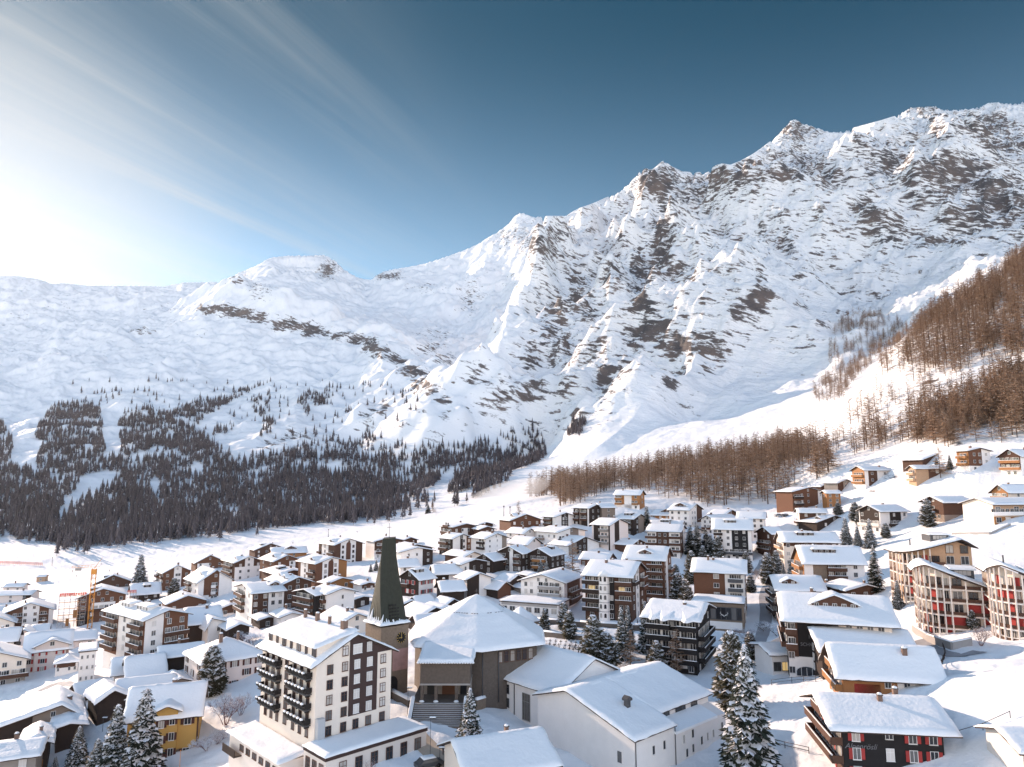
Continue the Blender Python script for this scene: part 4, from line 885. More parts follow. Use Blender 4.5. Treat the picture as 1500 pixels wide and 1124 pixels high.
H('black and white apartment block with red shutters beside the sledging lane', 1103,822,777,1109,xL=1045,a=72,yr=760,m=w_,L_=[(.1,.52,.12,1,'black')],R_=[(0,1,0,1.4,b_)],wL=[.2,.4,.62],wR=0,shut=None,bal=[('L',.76,1.0,[2,3,4],d_),('L',.0,.98,[1],'metal')],fl=5,dorm=[('l',.55,.5,5,'s')],name='apartment_block',cat='apartment house')
H('dark brown chalet half hidden between the lane and the cream block', 1133,818,784,1150,L=12,a=12,g='L',m=b_,wR=1,wL=2,bal=[('L',.1,.9,[1,2],b_)],pitch=.4)
H('cream apartment block with a long roof, upper of the two by the road', 1150,842,795,1228,L=12,a=-9,g='L',m='cream',R_=[(0,1,.86,1,b_)],wR=6,wL=0,bal=[('L',.1,.95,[1,2,3],'tan'),('R',.2,.5,[2,3],b_)],dorm=[('l',.45,.5,6,'s')],fl=4,pitch=.5,name='apartment_block',cat='apartment house')
H('white apartment block with honey gable balconies and a stone stair wall', 1180,870,826,1266,L=13,a=-9,g='L',yr=799,m=w_,R_=[(.15,.38,0,1,'stone'),(.38,.7,0,1,b_)],L_=[(0,1,0,1.4,'amber')],wR=[.45,.6,.85],wL=0,bal=[('L',.1,.9,[1,2,3],'amber'),('R',.38,.7,[1,2,3],b_)],dorm=[('l',.4,.5,7,'s')],fl=4,name='apartment_block',cat='apartment house')
H('brown plank house with white lower walls and a glass podium by the road', 1093,908,842,1102,xL=1016,a=70,yr=820,m=w_,L_=[(.38,1.0,.15,1,r_)],R_=[(.35,1,0,1.4,r_)],wL=[.55,.2],wR=[.3],bal=[('L',.03,.32,[2,3,4],'metal')],fl=5,ww=1.5,chim=3,name='apartment_block',cat='apartment house')
# ---- right, the road and the slope
H('dark chalet with small gabled dormers behind the large dark hotel', 1141,914,866,1207,L=12,a=-9,g='L',m=d_,wR=4,wL=2,bal=[('L',.1,.95,[1,2,3],d_)],dorm=[('l',.3,.7,4,'g')],pitch=.5,fl=4)
H('snowy front gable directly above the left part of the hotel roof', 1192,892,866,1233,L=11,a=10,yr=856,m=b_,wR=3,chim=1)
H('snowy front gable directly above the right part of the hotel roof', 1242,892,868,1295,L=11,a=8,yr=856,m=b_,wR=3,chim=1)
H('brown house with a white right strip at the corner of the larch wood', 1162,750,722,1206,L=11,a=24,yr=714,m=r_,R_=[(.82,1,0,1.2,w_)],wR=[.3,.5,.9],bal=[('R',.02,.3,[1,2],d_)],fl=3)
H('orange wooden cube house beside the brown house at the wood corner', 1212,744,724,1231,xL=1204,a=-6,g='L',m='orange',wR=2,wL=1,pitch=.3,chim=0,th=.5)
H('small white house with a brown front below the orange cube', 1172,775,752,1210,xL=1166,a=-10,g='L',m=w_,R_=[(0,.62,.2,1,b_)],wR=2,wL=1,bal=[('L',.1,.9,[1],b_)],pitch=.45)
H('low dark gable with a small porch gable below the white and brown house', 1197,780,767,1248,L=11,a=22,yr=755,m=d_,wR=2,dorm=[('l',.2,.7,3,'g')],chim=0)
H('tiny brown roofed cabin uphill of the orange cube', 1228,724,709,1250,L=8,a=30,yr=702,m='grey',R_=[(0,.35,0,1.2,b_)],wR=1,chim=0)
H('brown cabin gable peeking out behind the brown house at the wood corner', 1203,722,714,1218,L=7,a=24,yr=708,m=b_,wR=1,chim=0)
H('white chalet with brown panel and three honey balconies on the sunny slope', 1268,718,690,1303,xL=1248,a=8,g='L',yr=683,m=w_,R_=[(.15,.5,.2,1,b_)],L_=[(0,1,.3,1.4,'orange')],wR=[.3,.8],wL=0,bal=[('L',.05,.95,[1,2],'amber'),('R',.6,.95,[1],b_)],fl=3)
H('pale new timber chalet with a dark glass rear half on the sunny slope', 1343,713,688,1386,xL=1330,a=-4,g='L',yr=682,m='tan',R_=[(.42,1,0,1,b_)],wR=[.7,.9],wL=0,bal=[('L',.05,.95,[1,2],'tan')],fl=3,chim=0)
H('dark chalet with a white end higher up behind the pale timber chalet', 1352,686,675,1391,L=10,a=26,yr=665,m=b_,R_=[(.62,1,0,1.2,w_)],wR=2,chim=0)
H('brown and white chalet with jutting balconies highest in the right meadow', 1421,692,662,1450,xL=1401,a=12,yr=656,m=w_,R_=[(0,.6,.3,1.4,r_)],L_=[(0,1,.3,1,'amber')],wR=[.25,.5,.8],wL=0,bal=[('L',.1,.95,[1,2],'amber')],fl=3)
H('honey chalet with a dark open gable at the right edge of the meadow', 1497,698,669,1535,xL=1464,a=24,g='L',yr=658,m=w_,L_=[(0,1,.4,1.4,b_)],wL=[.3,.6],wR=2,bal=[('L',0,1,[1,2],'orange')],fl=3)
H('brown chalet with a hip shaped blue roof and stone side by the leaning pine', 1384,765,738,1421,xL=1354,a=10,g='L',yr=727,m='taupe',R_=[(0,.72,.35,1,b_)],L_=[(0,1,.35,1.4,b_)],wR=[.75],wL=2,bal=[('L',.4,1,[1],b_)],fl=2,oe=1.8,og=1.6,chim=0)
H('white and black chalet with a glazed gable above the cedar trees', 1291,782,751,1329,xL=1258,a=22,g='L',yr=740,m=w_,R_=[(.35,.75,0,1,d_)],L_=[(.05,.95,.3,1.4,d_)],wR=[.5,.88],wL=3,bal=[('L',0,1,[1],'cream'),('R',.3,.8,[1],d_)],shut=None,fl=3)
H('orange balcony chalet cut by the right edge above the modern white house', 1478,742,722,1535,xL=1453,a=20,g='L',yr=710,m='cream',L_=[(0,1,0,1.4,'orange')],wL=2,wR=2,bal=[('L',0,1,[1],'amber')],fl=2)
H('modern cream house with a glass front and a long pale balcony at the right edge', 1457,770,741,1535,L=13,a=10,g='L',m='cream',R_=[(0,1,.05,.42,'amber'),(0,1,.55,.95,'tan')],wR=6,ww=1.9,wh=1.7,bal=[('R',-.06,1,[1],'white')],pitch=.28,fl=2,chim=0)
H('long concrete avalanche shed with a snow roof at the forest edge far left', -20,768,750,60,L=14,a=30,g='L',m='grey',R_=[(.1,1,0,.8,d_)],wR=0,pitch=.2,chim=0,name='avalanche_shed',cat='shed',y0=450,dep=8)
HOT = H('large dark hotel with arched ground floor windows under a vast snow roof', 1157,992,912,1306,L=19,a=-18,g='L',yr=868,m='black',R_=[(0,.10,.35,1,b_),(.0,1,.93,1,b_),(.0,.5,-.2,.36,w_),(.5,1,.8,.98,'cream')],wR=[.03,.6,.7,.8,.9],wL=3,bal=[('L',.05,.95,[2,3],b_),('R',-.02,.09,[2,3],b_)],fl=4,oe=1.6,og=1.4,chim=2,dorm=[('l',.50,.55,9,'g')],name='hotel',cat='hotel',th=.42)
H('dark house with a patchy tiled snow roof between the dark hotel and the orange chalet', 1206,996,957,1342,L=13,a=-10,g='L',yr=918,m=d_,wR=4,wL=1,fl=3,chim=1,oe=1.3,th=.3)
H('orange and white chalet with long honey balconies on its left gable', 1237,1038,993,1373,xL=1215,a=-12,g='L',yr=942,m=w_,R_=[(0,.58,0,1,'orange'),(.12,.40,.3,.72,'red')],L_=[(0,1,0,1.4,'orange')],wR=[.48,.68],wL=2,bal=[('L',.0,1.0,[1,2],'amber')],fl=2,chim=1,oe=1.3,og=1.5,ww=.9,th=.4)
ALP = H('black chalet with red shutters, white windows and brown balconies at bottom right', 1237,1144,1074,1381,L=13.5,a=-8,g='L',yr=1017,m='black',L_=[(0,1,0,1.4,b_)],wR=[.14,.70,.9],wL=[.3,.7],shut='red',bal=[('L',-.02,1.03,[1,2,3],b_,1.6)],fl=3,fr='frame',chim=2,oe=1.5,og=2.0,ww=1.0,wh=1.5,th=.45)
H('snowy garage roof in the bottom right corner below the meadow', 1502,1150,1108,1590,L=8,a=-5,g='L',m='pale',wR=2,pitch=.3,chim=0)
BH = H('low snowy roof with a lit lean-to at the bottom centre edge', 688,1190,1146,812,L=12,a=22,g='L',m='cream',wR=3,pitch=.42,chim=1,fl=2)

# ---- smaller roofs that close the gaps
H('low workshop roof in the yard between the pink house and the big balcony block', 98,952,941,138,L=9,a=30,g='L',m='pink',wR=3,pitch=.4)
H('small white roof with a tall chimney just left of the tall hotel ridge', 411,921,907,441,L=9,a=36,yr=897,m=w_,wR=2,chim=1,ww=.8)
H('little snowy roof beside the frosted bushes, next to the red brown apartments', 380,922,911,404,L=8,a=36,yr=903,m=d_,wR=1,chim=0)
H('broad white roof with two chimneys rising right behind the tall hotel', 498,934,917,546,L=14,a=38,yr=898,m='cream',wR=3,chim=2)
H('small pale gable between the log house and the pink shuttered house', 47,942,931,68,L=9,a=30,g='L',m='pink',wR=2,pitch=.5)
H('white topped shed left of the brown gabled apartment house', -8,908,899,16,L=9,a=30,g='L',m='cream',wR=1,pitch=.4)
H('brown chalet tucked between the low brown gable and the half black house', 322,905,894,352,L=10,a=36,yr=885,m=b_,R_=[(0,1,0,.4,w_)],wR=2)
H('small dark chalet behind the amber house, close to the plain white gable', 521,892,880,541,L=8,a=38,yr=873,m=d_,wR=1)
H('white cottage on the snow right of the amber coloured house', 530,868,859,549,L=8,a=36,yr=853,m=w_,R_=[(0,1,.5,1.3,b_)],wR=2,ww=.7)
H('small dark barn in the gap left of the narrow black and white gable', 662,872,862,682,L=7,a=34,yr=855,m=d_,wR=0,att=0,chim=0,name='log_barn',cat='barn')
H('snow capped garage hut on the lane beside the second log barn', 769,872,864,783,L=6,a=40,yr=857,m='grey',wR=0,att=0,chim=0,name='garage',cat='hut')
H('white chalet with a dark wood gable between the bungalow and the bay block', 788,790,780,812,L=9,a=42,yr=773,m=w_,R_=[(.2,.8,.4,1.4,d_)],wR=2)
H('brown chalet between the beige tower and the brown centred lodge', 925,812,800,944,L=10,a=52,yr=790,m=b_,R_=[(0,1,0,.4,w_)],wR=2,fl=2)
H('pale chalet in the back row between the white gabled house and the honey dormer house', 1010,790,781,1028,L=9,a=50,yr=773,m=w_,wR=2)
H('brown gabled house in the back row beside the farthest right white house', 1062,764,755,1080,L=9,a=46,yr=747,m=r_,wR=2)
H('small brown chalet on the bank above the dark dormer chalet', 1168,868,858,1186,L=8,a=10,yr=849,m=b_,wR=1)
def solid_thing(name, label, cat, loc, rz, group=None): return thing(name, label, cat, loc, rz, group)
def add_win(root, wall, u, z, w=1.05, h=1.5, fr='frame', gl='glass', off=0.075, mull=1, trans=True, shut=None, name='window'):
    o = ob(name, window_mesh(w, h, fr, gl, mull, trans), root); place(o, wall, u, z, off)
    if shut:
        for sg in (-1, 1):
            q = ob('shutter', shutter_mesh(w*.5, h, shut), o); q.location = (sg*(w/2+w*.25+.09), 0, 0)
    return o
def text(root, body, wall, u, z, size, mt, off=0.09, font_sp=1.0, name='lettering', shear=0.0):
    c = bpy.data.curves.new(name, 'FONT'); c.body = body; c.size = size; c.extrude = 0.02; c.align_x = 'CENTER'; c.align_y = 'CENTER'; c.space_character = font_sp; c.shear = shear
    t = bpy.data.objects.new(name, c); COL.objects.link(t); c.materials.append(M[mt])
    dg = bpy.context.evaluated_depsgraph_get(); me = bpy.data.meshes.new_from_object(t.evaluated_get(dg)); bpy.data.objects.remove(t)
    o = ob(name, me, root); place(o, wall, u, z, off)
    if wall == 'R': o.rotation_euler = (pi/2, 0, 0)
    else: o.rotation_euler = (pi/2, 0, -pi/2)
    return o
M['sign'] = mat('pale_lettering', (0.42, 0.38, 0.36), 0.7, 0.1)
M['signdim'] = mat('faded_lettering', (0.16, 0.155, 0.16), 0.7, 0.1)

# ------------------------------------------------ the tall old hotel
root, C, a, W, Ln, h, hr, fh = H('tall cream hotel with a dark painted panel and black balconies beside the church', 459.5, 1088, 979, 573, xL=375, a=44, yr=928, m='cream',
    R_=[(.42, .80, .215, 1.5, 'umber'), (.80, 1, 1.0, 1.5, 'umber')], wR=0, wL=0, att=0, fl=5, lift=4.2, dep=3, oe=1.1, og=0.5, chim=0, th=.38, name='grand_hotel', cat='hotel')
for k in range(5):
    for u in (.17, .36, .52, .69, .88):
        z = fh*k+fh*.5
        dark = .42 < u < .80 and k >= 1
        add_win(root, 'R', u*W, z, .92, fh*.56, 'frame' if dark else 'wframe', 'curtain' if (u > .5 and k >= 1) else 'glass', 0.09 if dark else .06)
for u, ww_ in ((.36, .9), (.52, 1.5), (.68, .8)):
    add_win(root, 'R', u*W, h+1.25, ww_, 1.35, 'frame' if u > .42 else 'wframe', 'curtain', .09)
for k in range(5):
    z = fh*k+fh*.5
    for c0, c1 in ((.06, .42), (.60, .94)):
        for i in range(3): add_win(root, 'L', Ln*(c0+(c1-c0)*(i+.5)/3), z-.05, .8, fh*.66, 'wframe', 'glass', .06)
        if k > 0:
            b = MB(); zz = fh*k; wbox(b, 'L', Ln*c0, Ln*c1, zz-.16, zz, 0, 1.15, 'metal'); wbox(b, 'L', Ln*c0, Ln*c1, zz+.15, zz+.92, 1.05, 1.12, 'black')
            wbox(b, 'L', Ln*c0, Ln*c0+.07, zz+.15, zz+.92, 0.02, 1.04, 'black'); wbox(b, 'L', Ln*c1-.07, Ln*c1, zz+.15, zz+.92, .02, 1.04, 'black')
            for q in np.arange(Ln*c0+.3, Ln*c1-.2, 1.1):
                wbox(b, 'L', float(q), float(q)+.75, zz+.5, zz+.85, 1.13, 1.42, 'black'); b.ball((-1.28, float(q)+.38, zz+.9), .42, 'snow', 8, 5, (.6, 1, .45))
            for q in (c0+.03, (c0+c1)/2, c1-.03): wbox(b, 'L', Ln*q-.12, Ln*q+.12, zz-.55, zz-.17, 0, .8, 'black')
            b.build('flower_box_balcony', root)
    add_win(root, 'L', Ln*.51, z, 1.0, fh*.55, 'wframe', 'glass', .06)
# long shed dormer on the left roof slope
apx = W/2; sl_ = (hr-h)/apx; b = MB(); x0 = .55; z0 = h+sl_*x0; zt = z0+2.15
xin = apx*.98; zi = hr+.35
b.solid([(x0, 1, z0-.3), (x0, Ln-1, z0-.3), (xin, Ln-1, z0-.3), (xin, 1, z0-.3), (x0, 1, zt), (x0, Ln-1, zt), (xin, Ln-1, zi), (xin, 1, zi)], [(0, 1, 5, 4), (1, 2, 6, 5), (2, 3, 7, 6), (3, 0, 4, 7), (4, 5, 6, 7), (0, 3, 2, 1)], 'cream')
do = b.build('long_dormer', root)
snow_grid(lambda A, B: zt+.03+(zi-zt)*np.clip((A-x0)/(xin-x0), -.2, 1.2), x0-.8, xin+.9, .2, Ln-.3, .42, 18, 18, lambda p, q, z: (p, q, z), 77, 'dormer_snow', do)
for i, wd in enumerate((1.2, .7, 1.2, .7, 1.2, .7, 1.2)):
    o = ob('dormer_window', window_mesh(wd, 1.25, 'wframe', 'glass', 1), do); place(o, 'L', 1.8+i*(Ln-3.6)/6, z0+1.2, .06-x0)
for q, w_c in ((.15, .45), (.4, .22), (.62, .3), (.85, .25)):
    b = MB(); b.box((apx-.6-w_c, Ln*q-w_c, hr), (apx-.6+w_c, Ln*q+w_c, hr+2.0), 'chim'); b.ball((apx-.6, Ln*q, hr+2.05), w_c*1.2, 'snow', 8, 5, (1, 1, .5)); b.build('chimney', root)
# annexes (single storey, below)
gz0 = -4.2
b = MB(); b.box((-1.6, -6.6, gz0-3), (W+2.6, -.02, -.55), 'pale'); b.box((-1.75, -6.75, -.549), (W+2.75, -.02, .05), 'umber'); an = b.build('front_annex', root)
snow_grid(lambda A, B: np.full(A.shape, .05), -1.95, W+2.95, -6.95, -.03, .4, 18, 12, lambda p, q, z: (p, q, z), 81, 'annex_snow', an)
for i in range(6): q = ob('window', window_mesh(1.1, 2.1, 'wframe', 'glass', 1, True), an); q.location = (1.2+i*(W+.2)/5.2, -6.66, -2.3)
for i in range(3): q = ob('window', window_mesh(1.1, 2.1, 'wframe', 'glass', 1, True), an); q.location = (-1.66, -1.4-i*2, -2.3); q.rotation_euler = (0, 0, -pi/2)
b = MB(); b.box((-4.6, 1.5, gz0-4), (-.02, Ln+1, -2.2), 'pale'); an2 = b.build('side_annex', root)
snow_grid(lambda A, B: -2.19+(A+4.6)*.10, -5.1, -.03, 1.1, Ln+1.6, .4, 12, 20, lambda p, q, z: (p, q, z), 82, 'annex_snow', an2)
for i in range(6): q = ob('window', window_mesh(1.3, .8, 'wframe', 'glass', 1), an2); q.location = (-4.66, 3.0+i*2.4, -3.5); q.rotation_euler = (0, 0, -pi/2)
b = MB(); wbox(b, 'L', Ln-4, Ln+.8, -4.8, -4.6, 4.6, 5.9, 'dark'); wbox(b, 'L', Ln-4, Ln+.8, -4.599, -3.6, 5.75, 5.88, 'dark'); b.build('annex_balcony', an2)
b = MB(); wbox(b, 'R', .15, 1.35, .05, 3.4, .0, .9, 'steel'); b.build('lift_shaft', root)

# ------------------------------------------------ church with its eight sided tent roof
cz = 2.2
cpt = [(-18.2, 140.7), (-5.8, 137), (5.5, 142.7), (5.7, 154.5), (3.2, 163.3), (-9.2, 167), (-20.5, 161.3), (-20.7, 149.5)]
cc = Vector((-7.5, 152.0)); ze = 10.2; zap = 17.6
root = thing('church', 'stone church under a wide eight sided tent roof of snow', 'church', (cc.x, cc.y, cz))
loc = [(x-cc.x, y-cc.y) for x, y in cpt]
b = MB(); k = .955; b.prism([(x*k, y*k) for x, y in loc], lambda p, q, d: (p, q, d), -6, ze-cz, 'graystone'); b.build('wall', root)
def tent(k0, z0, k1, z1, th, mt, name, par, n=14, seed=1):
    """a sloping band of the eight sided roof between two outlines"""
    P = []; ns = 10
    ring = []
    for i in range(8):
        for j in range(ns):
            f = j/ns; ring.append((loc[i][0]*(1-f)+loc[(i+1) % 8][0]*f, loc[i][1]*(1-f)+loc[(i+1) % 8][1]*f))
    nr = len(ring); V_ = []
    for r_ in range(n+1):
        f = r_/n; k_ = k0+(k1-k0)*f; z_ = z0+(z1-z0)*f; e = min(1, (f*(math.hypot(z1-z0, (k0-k1)*14)))/.5, ((1-f)*14*(k0-k1)+.001)/.35 if k1 > .02 else 1)
        t_ = th*(.25+.75*math.sqrt(max(0, 1-(1-e)**2)))
        for (x, y) in ring:
            V_.append((x*k_, y*k_, z_+t_*(1+.18*pn(x*.3*k_+seed, y*.3*k_, 5))+(.10*float(pn(x*k_*.22, f*9+seed, 8)) if mt == 'snow' else 0)))
    fs = [(r_*nr+i, r_*nr+(i+1) % nr, (r_+1)*nr+(i+1) % nr, (r_+1)*nr+i) for r_ in range(n) for i in range(nr)]
    for (k_, z_, base) in ((k0, z0, 0), (k1, z1, n*nr)):
        s0 = len(V_)
        for (x, y) in ring: V_.append((x*k_, y*k_, z_))
        fs += [(base+i, base+(i+1) % nr, s0+(i+1) % nr, s0+i) for i in range(nr)]
    m = MB(); m.solid(V_, fs, mt, True); return m.build(name, par)
ro = tent(1.07, ze-cz-.3, .02, zap-cz, .15, 'board', 'roof', root, 4)
tent(1.085, ze-cz-.14, .012, zap-cz+.12, .46, 'snow', 'roof_snow', ro, 34, 3)
b = MB(); kq = .43; zq = ze-cz-.14+(zap-ze+.26)*(1.085-kq)/1.073+.50
for i in range(8):
    p0 = Vector(loc[i])*kq; p1 = Vector(loc[(i+1) % 8])*kq; nn = max(2, int((p1-p0).length/.55))
    for j in range(nn):
        if rnd.random() < .35: continue
        c0 = p0.lerp(p1, (j+.15)/nn); c1 = p0.lerp(p1, (j+.8)/nn); b.tube((c0.x, c0.y, zq), (c1.x, c1.y, zq), .07, .07, 'metal', 4)
b.build('snow_guard', ro)
b = MB(); b.tube((0, 0, zap-cz), (0, 0, zap-cz+1.6), .05, .05, 'metal'); b.tube((-.4, 0, zap-cz+1.15), (.4, 0, zap-cz+1.15), .05, .05, 'metal'); b.build('finial_cross', ro)
# windows of the right nave wall
f0 = Vector(loc[1])*k; f1 = Vector(loc[2])*k; dr = (f1-f0).normalized(); an_ = math.atan2(dr.y, dr.x)
for i in range(6):
    q = ob('nave_window', window_mesh(.8, 1.9, 'wframe', 'glass', 2, True), root); p_ = f0.lerp(f1, .33+.11*i); q.location = (p_.x+.08*dr.y, p_.y-.08*dr.x, ze-cz-1.9); q.rotation_euler = (0, 0, an_)
for fq in (.02, .30):
    b = MB(); b.tube((0, 0, -2), (0, 0, ze-cz-.4), .09, .09, 'metal'); p_ = f0.lerp(f1, fq); b.build('drain_pipe', root, (p_.x+.15*dr.y, p_.y-.15*dr.x, 0))
# entrance block on pillars
ex0, ex1, ey0, ey1 = -16.7-cc.x, -7.6-cc.x, 132.0-cc.y, 140.5-cc.y
b = MB(); b.box((ex0, ey0, 3.3), (ex1, ey1, 6.9), 'graystone'); b.box((ex0-.05, ey0-.06, 3.0), (ex1+.05, ey1, 3.299), 'concrete'); b.box((ex0+.02, ey0+4.6, -4), (ex1-.02, ey1, 2.999), 'grey'); po = b.build('entrance_block', root)
for i, q in enumerate((ex0+.35, ex0+2.9, ex0+6.6, ex1-.35)):
    b = MB(); b.box((q-.28, ey0+.1, -4), (q+.28, ey0+.7, 2.998), 'graystone'); b.ball((q, ey0, .2), .5, 'snow', 8, 5, (1, .8, .5)); b.build('pillar', po)
b = MB(); b.box((ex0+3.6, ey0+4.45, -.1), (ex0+6.2, ey0+4.59, 2.5), 'rust'); b.build('door', po)
b = MB(); b.box((ex0+7, ey0+4.45, -.1), (ex1-.8, ey0+4.59, 2.3), 'glass'); b.build('side_glazing', po)
b = MB(); b.box((ex0+.8, ey0+4.45, -.1), (ex0+2.8, ey0+4.59, 2.3), 'glass'); b.build('side_glazing', po)
b = MB(); b.box((ex0-.5, ey0-.7, 6.9), (ex1+.7, ey1, 7.1), 'board'); pr_ = b.build('porch_roof', po)
b = MB()
for q in np.linspace(ex0-.35, ex1+.55, 22): b.box((float(q)-.07, ey0-1.0, 6.95), (float(q)+.07, ey0-.5, 7.08), 'black')
b.build('rafter_ends', po)
snow_grid(lambda A, B: 7.1+np.clip((B-ey0)/(ey1-ey0), 0, 1)*1.3, ex0-.5, ex1+.7, ey0-.75, ey1, .6, 22, 14, lambda p, q, z: (p, q, z), 31, 'porch_snow', pr_)
b = MB()
for q in np.linspace(ex0-.35, ex1+.55, 22): b.ball((float(q), ey0-.85, 7.12), .26, 'snow', 6, 4, (1, 1, .7))
b.build('eave_snow', pr_)

# ------------------------------------------------ bell tower
tp = hit(567, 1008, 0); TY = 140.0
tt, ts = ray(565, 990); tx = tt*TY
root = thing('bell_tower', 'bell tower with a twisted dark green copper spire on a stone base', 'tower', (tx-.6, TY+3.6, 1.5), R(40))
def zt_(px, py, Y): return at(px, py, Y).z-1.5
zb = zt_(566, 921, TY)+.2; ztop = zt_(572, 788, TY+3.6)
s_ = 3.1
b = MB(); b.box((-s_, -s_, -6), (s_, s_, zb), 'stone'); b.build('stone_base', root)
b = MB()
rings = 14; V_ = []; nseg = 24
def sq(t, r, ang):
    """point at parameter t around a square of half side r turned by ang"""
    i = int(t*4) % 4; f = t*4-int(t*4); cs = [(-1, -1), (1, -1), (1, 1), (-1, 1)]
    x = cs[i][0]*(1-f)+cs[(i+1) % 4][0]*f; y = cs[i][1]*(1-f)+cs[(i+1) % 4][1]*f
    return r*(x*cos(ang)-y*sin(ang)), r*(x*sin(ang)+y*cos(ang))
for i in range(rings+1):
    f = i/rings; r = s_*.90*(1-f)+1.12*f; ry = 1.0-.28*f
    for j in range(nseg):
        x, y = sq(j/nseg, r, -R(38)*f); z = zb+.3+(ztop-zb-.3)*f+(0.10*x if i == rings else 0)
        V_.append((x, y, z))
fs = [(i*nseg+j, i*nseg+(j+1) % nseg, (i+1)*nseg+(j+1) % nseg, (i+1)*nseg+j) for i in range(rings) for j in range(nseg)]+[tuple(range(rings*nseg, (rings+1)*nseg))]
b.solid(V_, fs, 'copper'); spo = b.build('copper_spire', root)
b = MB()                                           # standing seams
for j in range(nseg):
    for i in range(rings): b.tube(V_[i*nseg+j], V_[(i+1)*nseg+j], .055, .055, 'copper', 4, False)
b.build('standing_seams', spo)
b = MB()
for i in range(6):
    for j in range(3+(i < 5)):
        f = .02+i*.035; r = s_*.90*(1-f)+1.12*f
        b.box((-.9+j*.6-.17, -r-.12, zb+.7+i*.62), (-.9+j*.6+.17, -r+.6, zb+1.0+i*.62), 'black')
b.build('sound_louvres', spo)
snow_grid(lambda A, B: zb+.0*A+np.clip(1.1-0.55*np.maximum(np.abs(A), np.abs(B))*.36, .0, 2), -s_-.35, s_+.35, -s_-.35, s_+.35, .35, 20, 20, lambda p, q, z: (p, q, z), 12, 'skirt_snow', root, lump=.2)
b = MB()
for i in range(14):
    x = -s_+.1; y = -s_*.85+i*s_*1.7/13; hh = rnd.uniform(.8, 2.6); b.tube((x+.1, y, zb+.5), (x+.62, y, zb+.6+hh), .32, .04, 'snow', 6)
for i in range(12):
    y = -s_+.1; x = -s_*.85+i*s_*1.7/11; hh = rnd.uniform(.3, 1.2); b.tube((x, y+.1, zb+.5), (x, y+.5, zb+.6+hh), .28, .04, 'snow', 6)
b.build('drifted_snow', root)
b = MB(); cx_, cz_ = s_*.45, zb-2.3; n = 28; R0 = 1.0
b.prism([(R0*cos(2*pi*i/n), R0*sin(2*pi*i/n)) for i in range(n)], lambda p, q, d: (cx_+p, -s_-d, cz_+q), .04, .14, 'black'); ck = b.build('clock_face', root)
b = MB()
for i in range(12):
    an_ = 2*pi*i/12; c_, d_2 = cos(an_), sin(an_)
    b.solid([(cx_+c_*.78-d_2*.06, -s_-.2, cz_+d_2*.78+c_*.06), (cx_+c_*1.05-d_2*.06, -s_-.2, cz_+d_2*1.05+c_*.06), (cx_+c_*1.05+d_2*.06, -s_-.2, cz_+d_2*1.05-c_*.06), (cx_+c_*.78+d_2*.06, -s_-.2, cz_+d_2*.78-c_*.06)], [(0, 1, 2, 3)], 'gold')
b.box((cx_-.05, -s_-.24, cz_-.15), (cx_+.05, -s_-.205, cz_+.85), 'gold'); b.box((cx_-.6, -s_-.24, cz_-.05), (cx_+.15, -s_-.206, cz_+.05), 'gold'); b.build('clock_hands', ck)
b = MB(); b.box((-.4, -s_-.06, zb-8.4), (s_-.02, -s_+.1, zb-4.4), 'mural1'); b.build('painted_mural', root)
b = MB(); pl = [(-1.9, -6), (.5, -6), (.5, 1.7)]+[(-.7+1.2*cos(q), 1.7+1.2*sin(q)) for q in np.linspace(0.1, pi-.1, 9)]+[(-1.9, 1.7)]
b.prism(pl, lambda p, q, d: (p+.3, -s_-d, q), .03, .08, 'black'); b.build('arched_doorway', root)
b = MB(); b.tube((0, 0, ztop), (0, 0, ztop+2.9), .05, .04, 'metal'); b.tube((-.5, 0, ztop+2.1), (.5, 0, ztop+2.1), .05, .05, 'metal'); b.build('spire_cross', root)

# ------------------------------------------------ steps and walls in front of the church
sx0, sx1 = -17.6, -8.6
b = MB(); n = 13
for i in range(n):
    z = 2.55-i*.2; y = 131.2-i*.36
    b.box((sx0, y-.36, z-.2-2.2), (sx1, y+.0, z-.2), 'graystone'); b.box((sx0+.1, y-.15, z-.199), (sx1-.1, y-.005, z-.17), 'snow')
st = thing('church_steps', 'broad flight of dark stone steps leading up to the church porch', 'steps', ((sx0+sx1)/2, 128.8, 0))
o = b.build('flight', st); o.location = (-(sx0+sx1)/2, -128.8, 0)
for sg, x in ((-1, sx0), (1, sx1)):
    b = MB(); xa, xb = (x-.55, x-.02) if sg < 0 else (x+.02, x+.55)
    b.solid([(xa, 126.2, -2), (xb, 126.2, -2), (xb, 131.6, -2), (xa, 131.6, -2), (xa, 126.2, .55), (xb, 126.2, .55), (xb, 131.6, 3.2), (xa, 131.6, 3.2)], [(0, 1, 5, 4), (1, 2, 6, 5), (2, 3, 7, 6), (3, 0, 4, 7), (4, 5, 6, 7)], 'graystone')
    b.solid([(xa-.1, 126.1, .56), (xb+.1, 126.1, .56), (xb+.1, 131.6, 3.21), (xa-.1, 131.6, 3.21), (xa, 126.3, .8), (xb, 126.3, .8), (xb, 131.6, 3.5), (xa, 131.6, 3.5)], [(0, 1, 5, 4), (1, 2, 6, 5), (2, 3, 7, 6), (3, 0, 4, 7), (4, 5, 6, 7)], 'snow')
    o = b.build('side_wall', st); o.location = (-(sx0+sx1)/2, -128.8, 0)
b = MB(); b.box((sx0-.5, 131.25, -2), (sx1+.6, 142, 2.34), 'graystone'); o = b.build('landing', st); o.location = (-(sx0+sx1)/2, -128.8, 0)
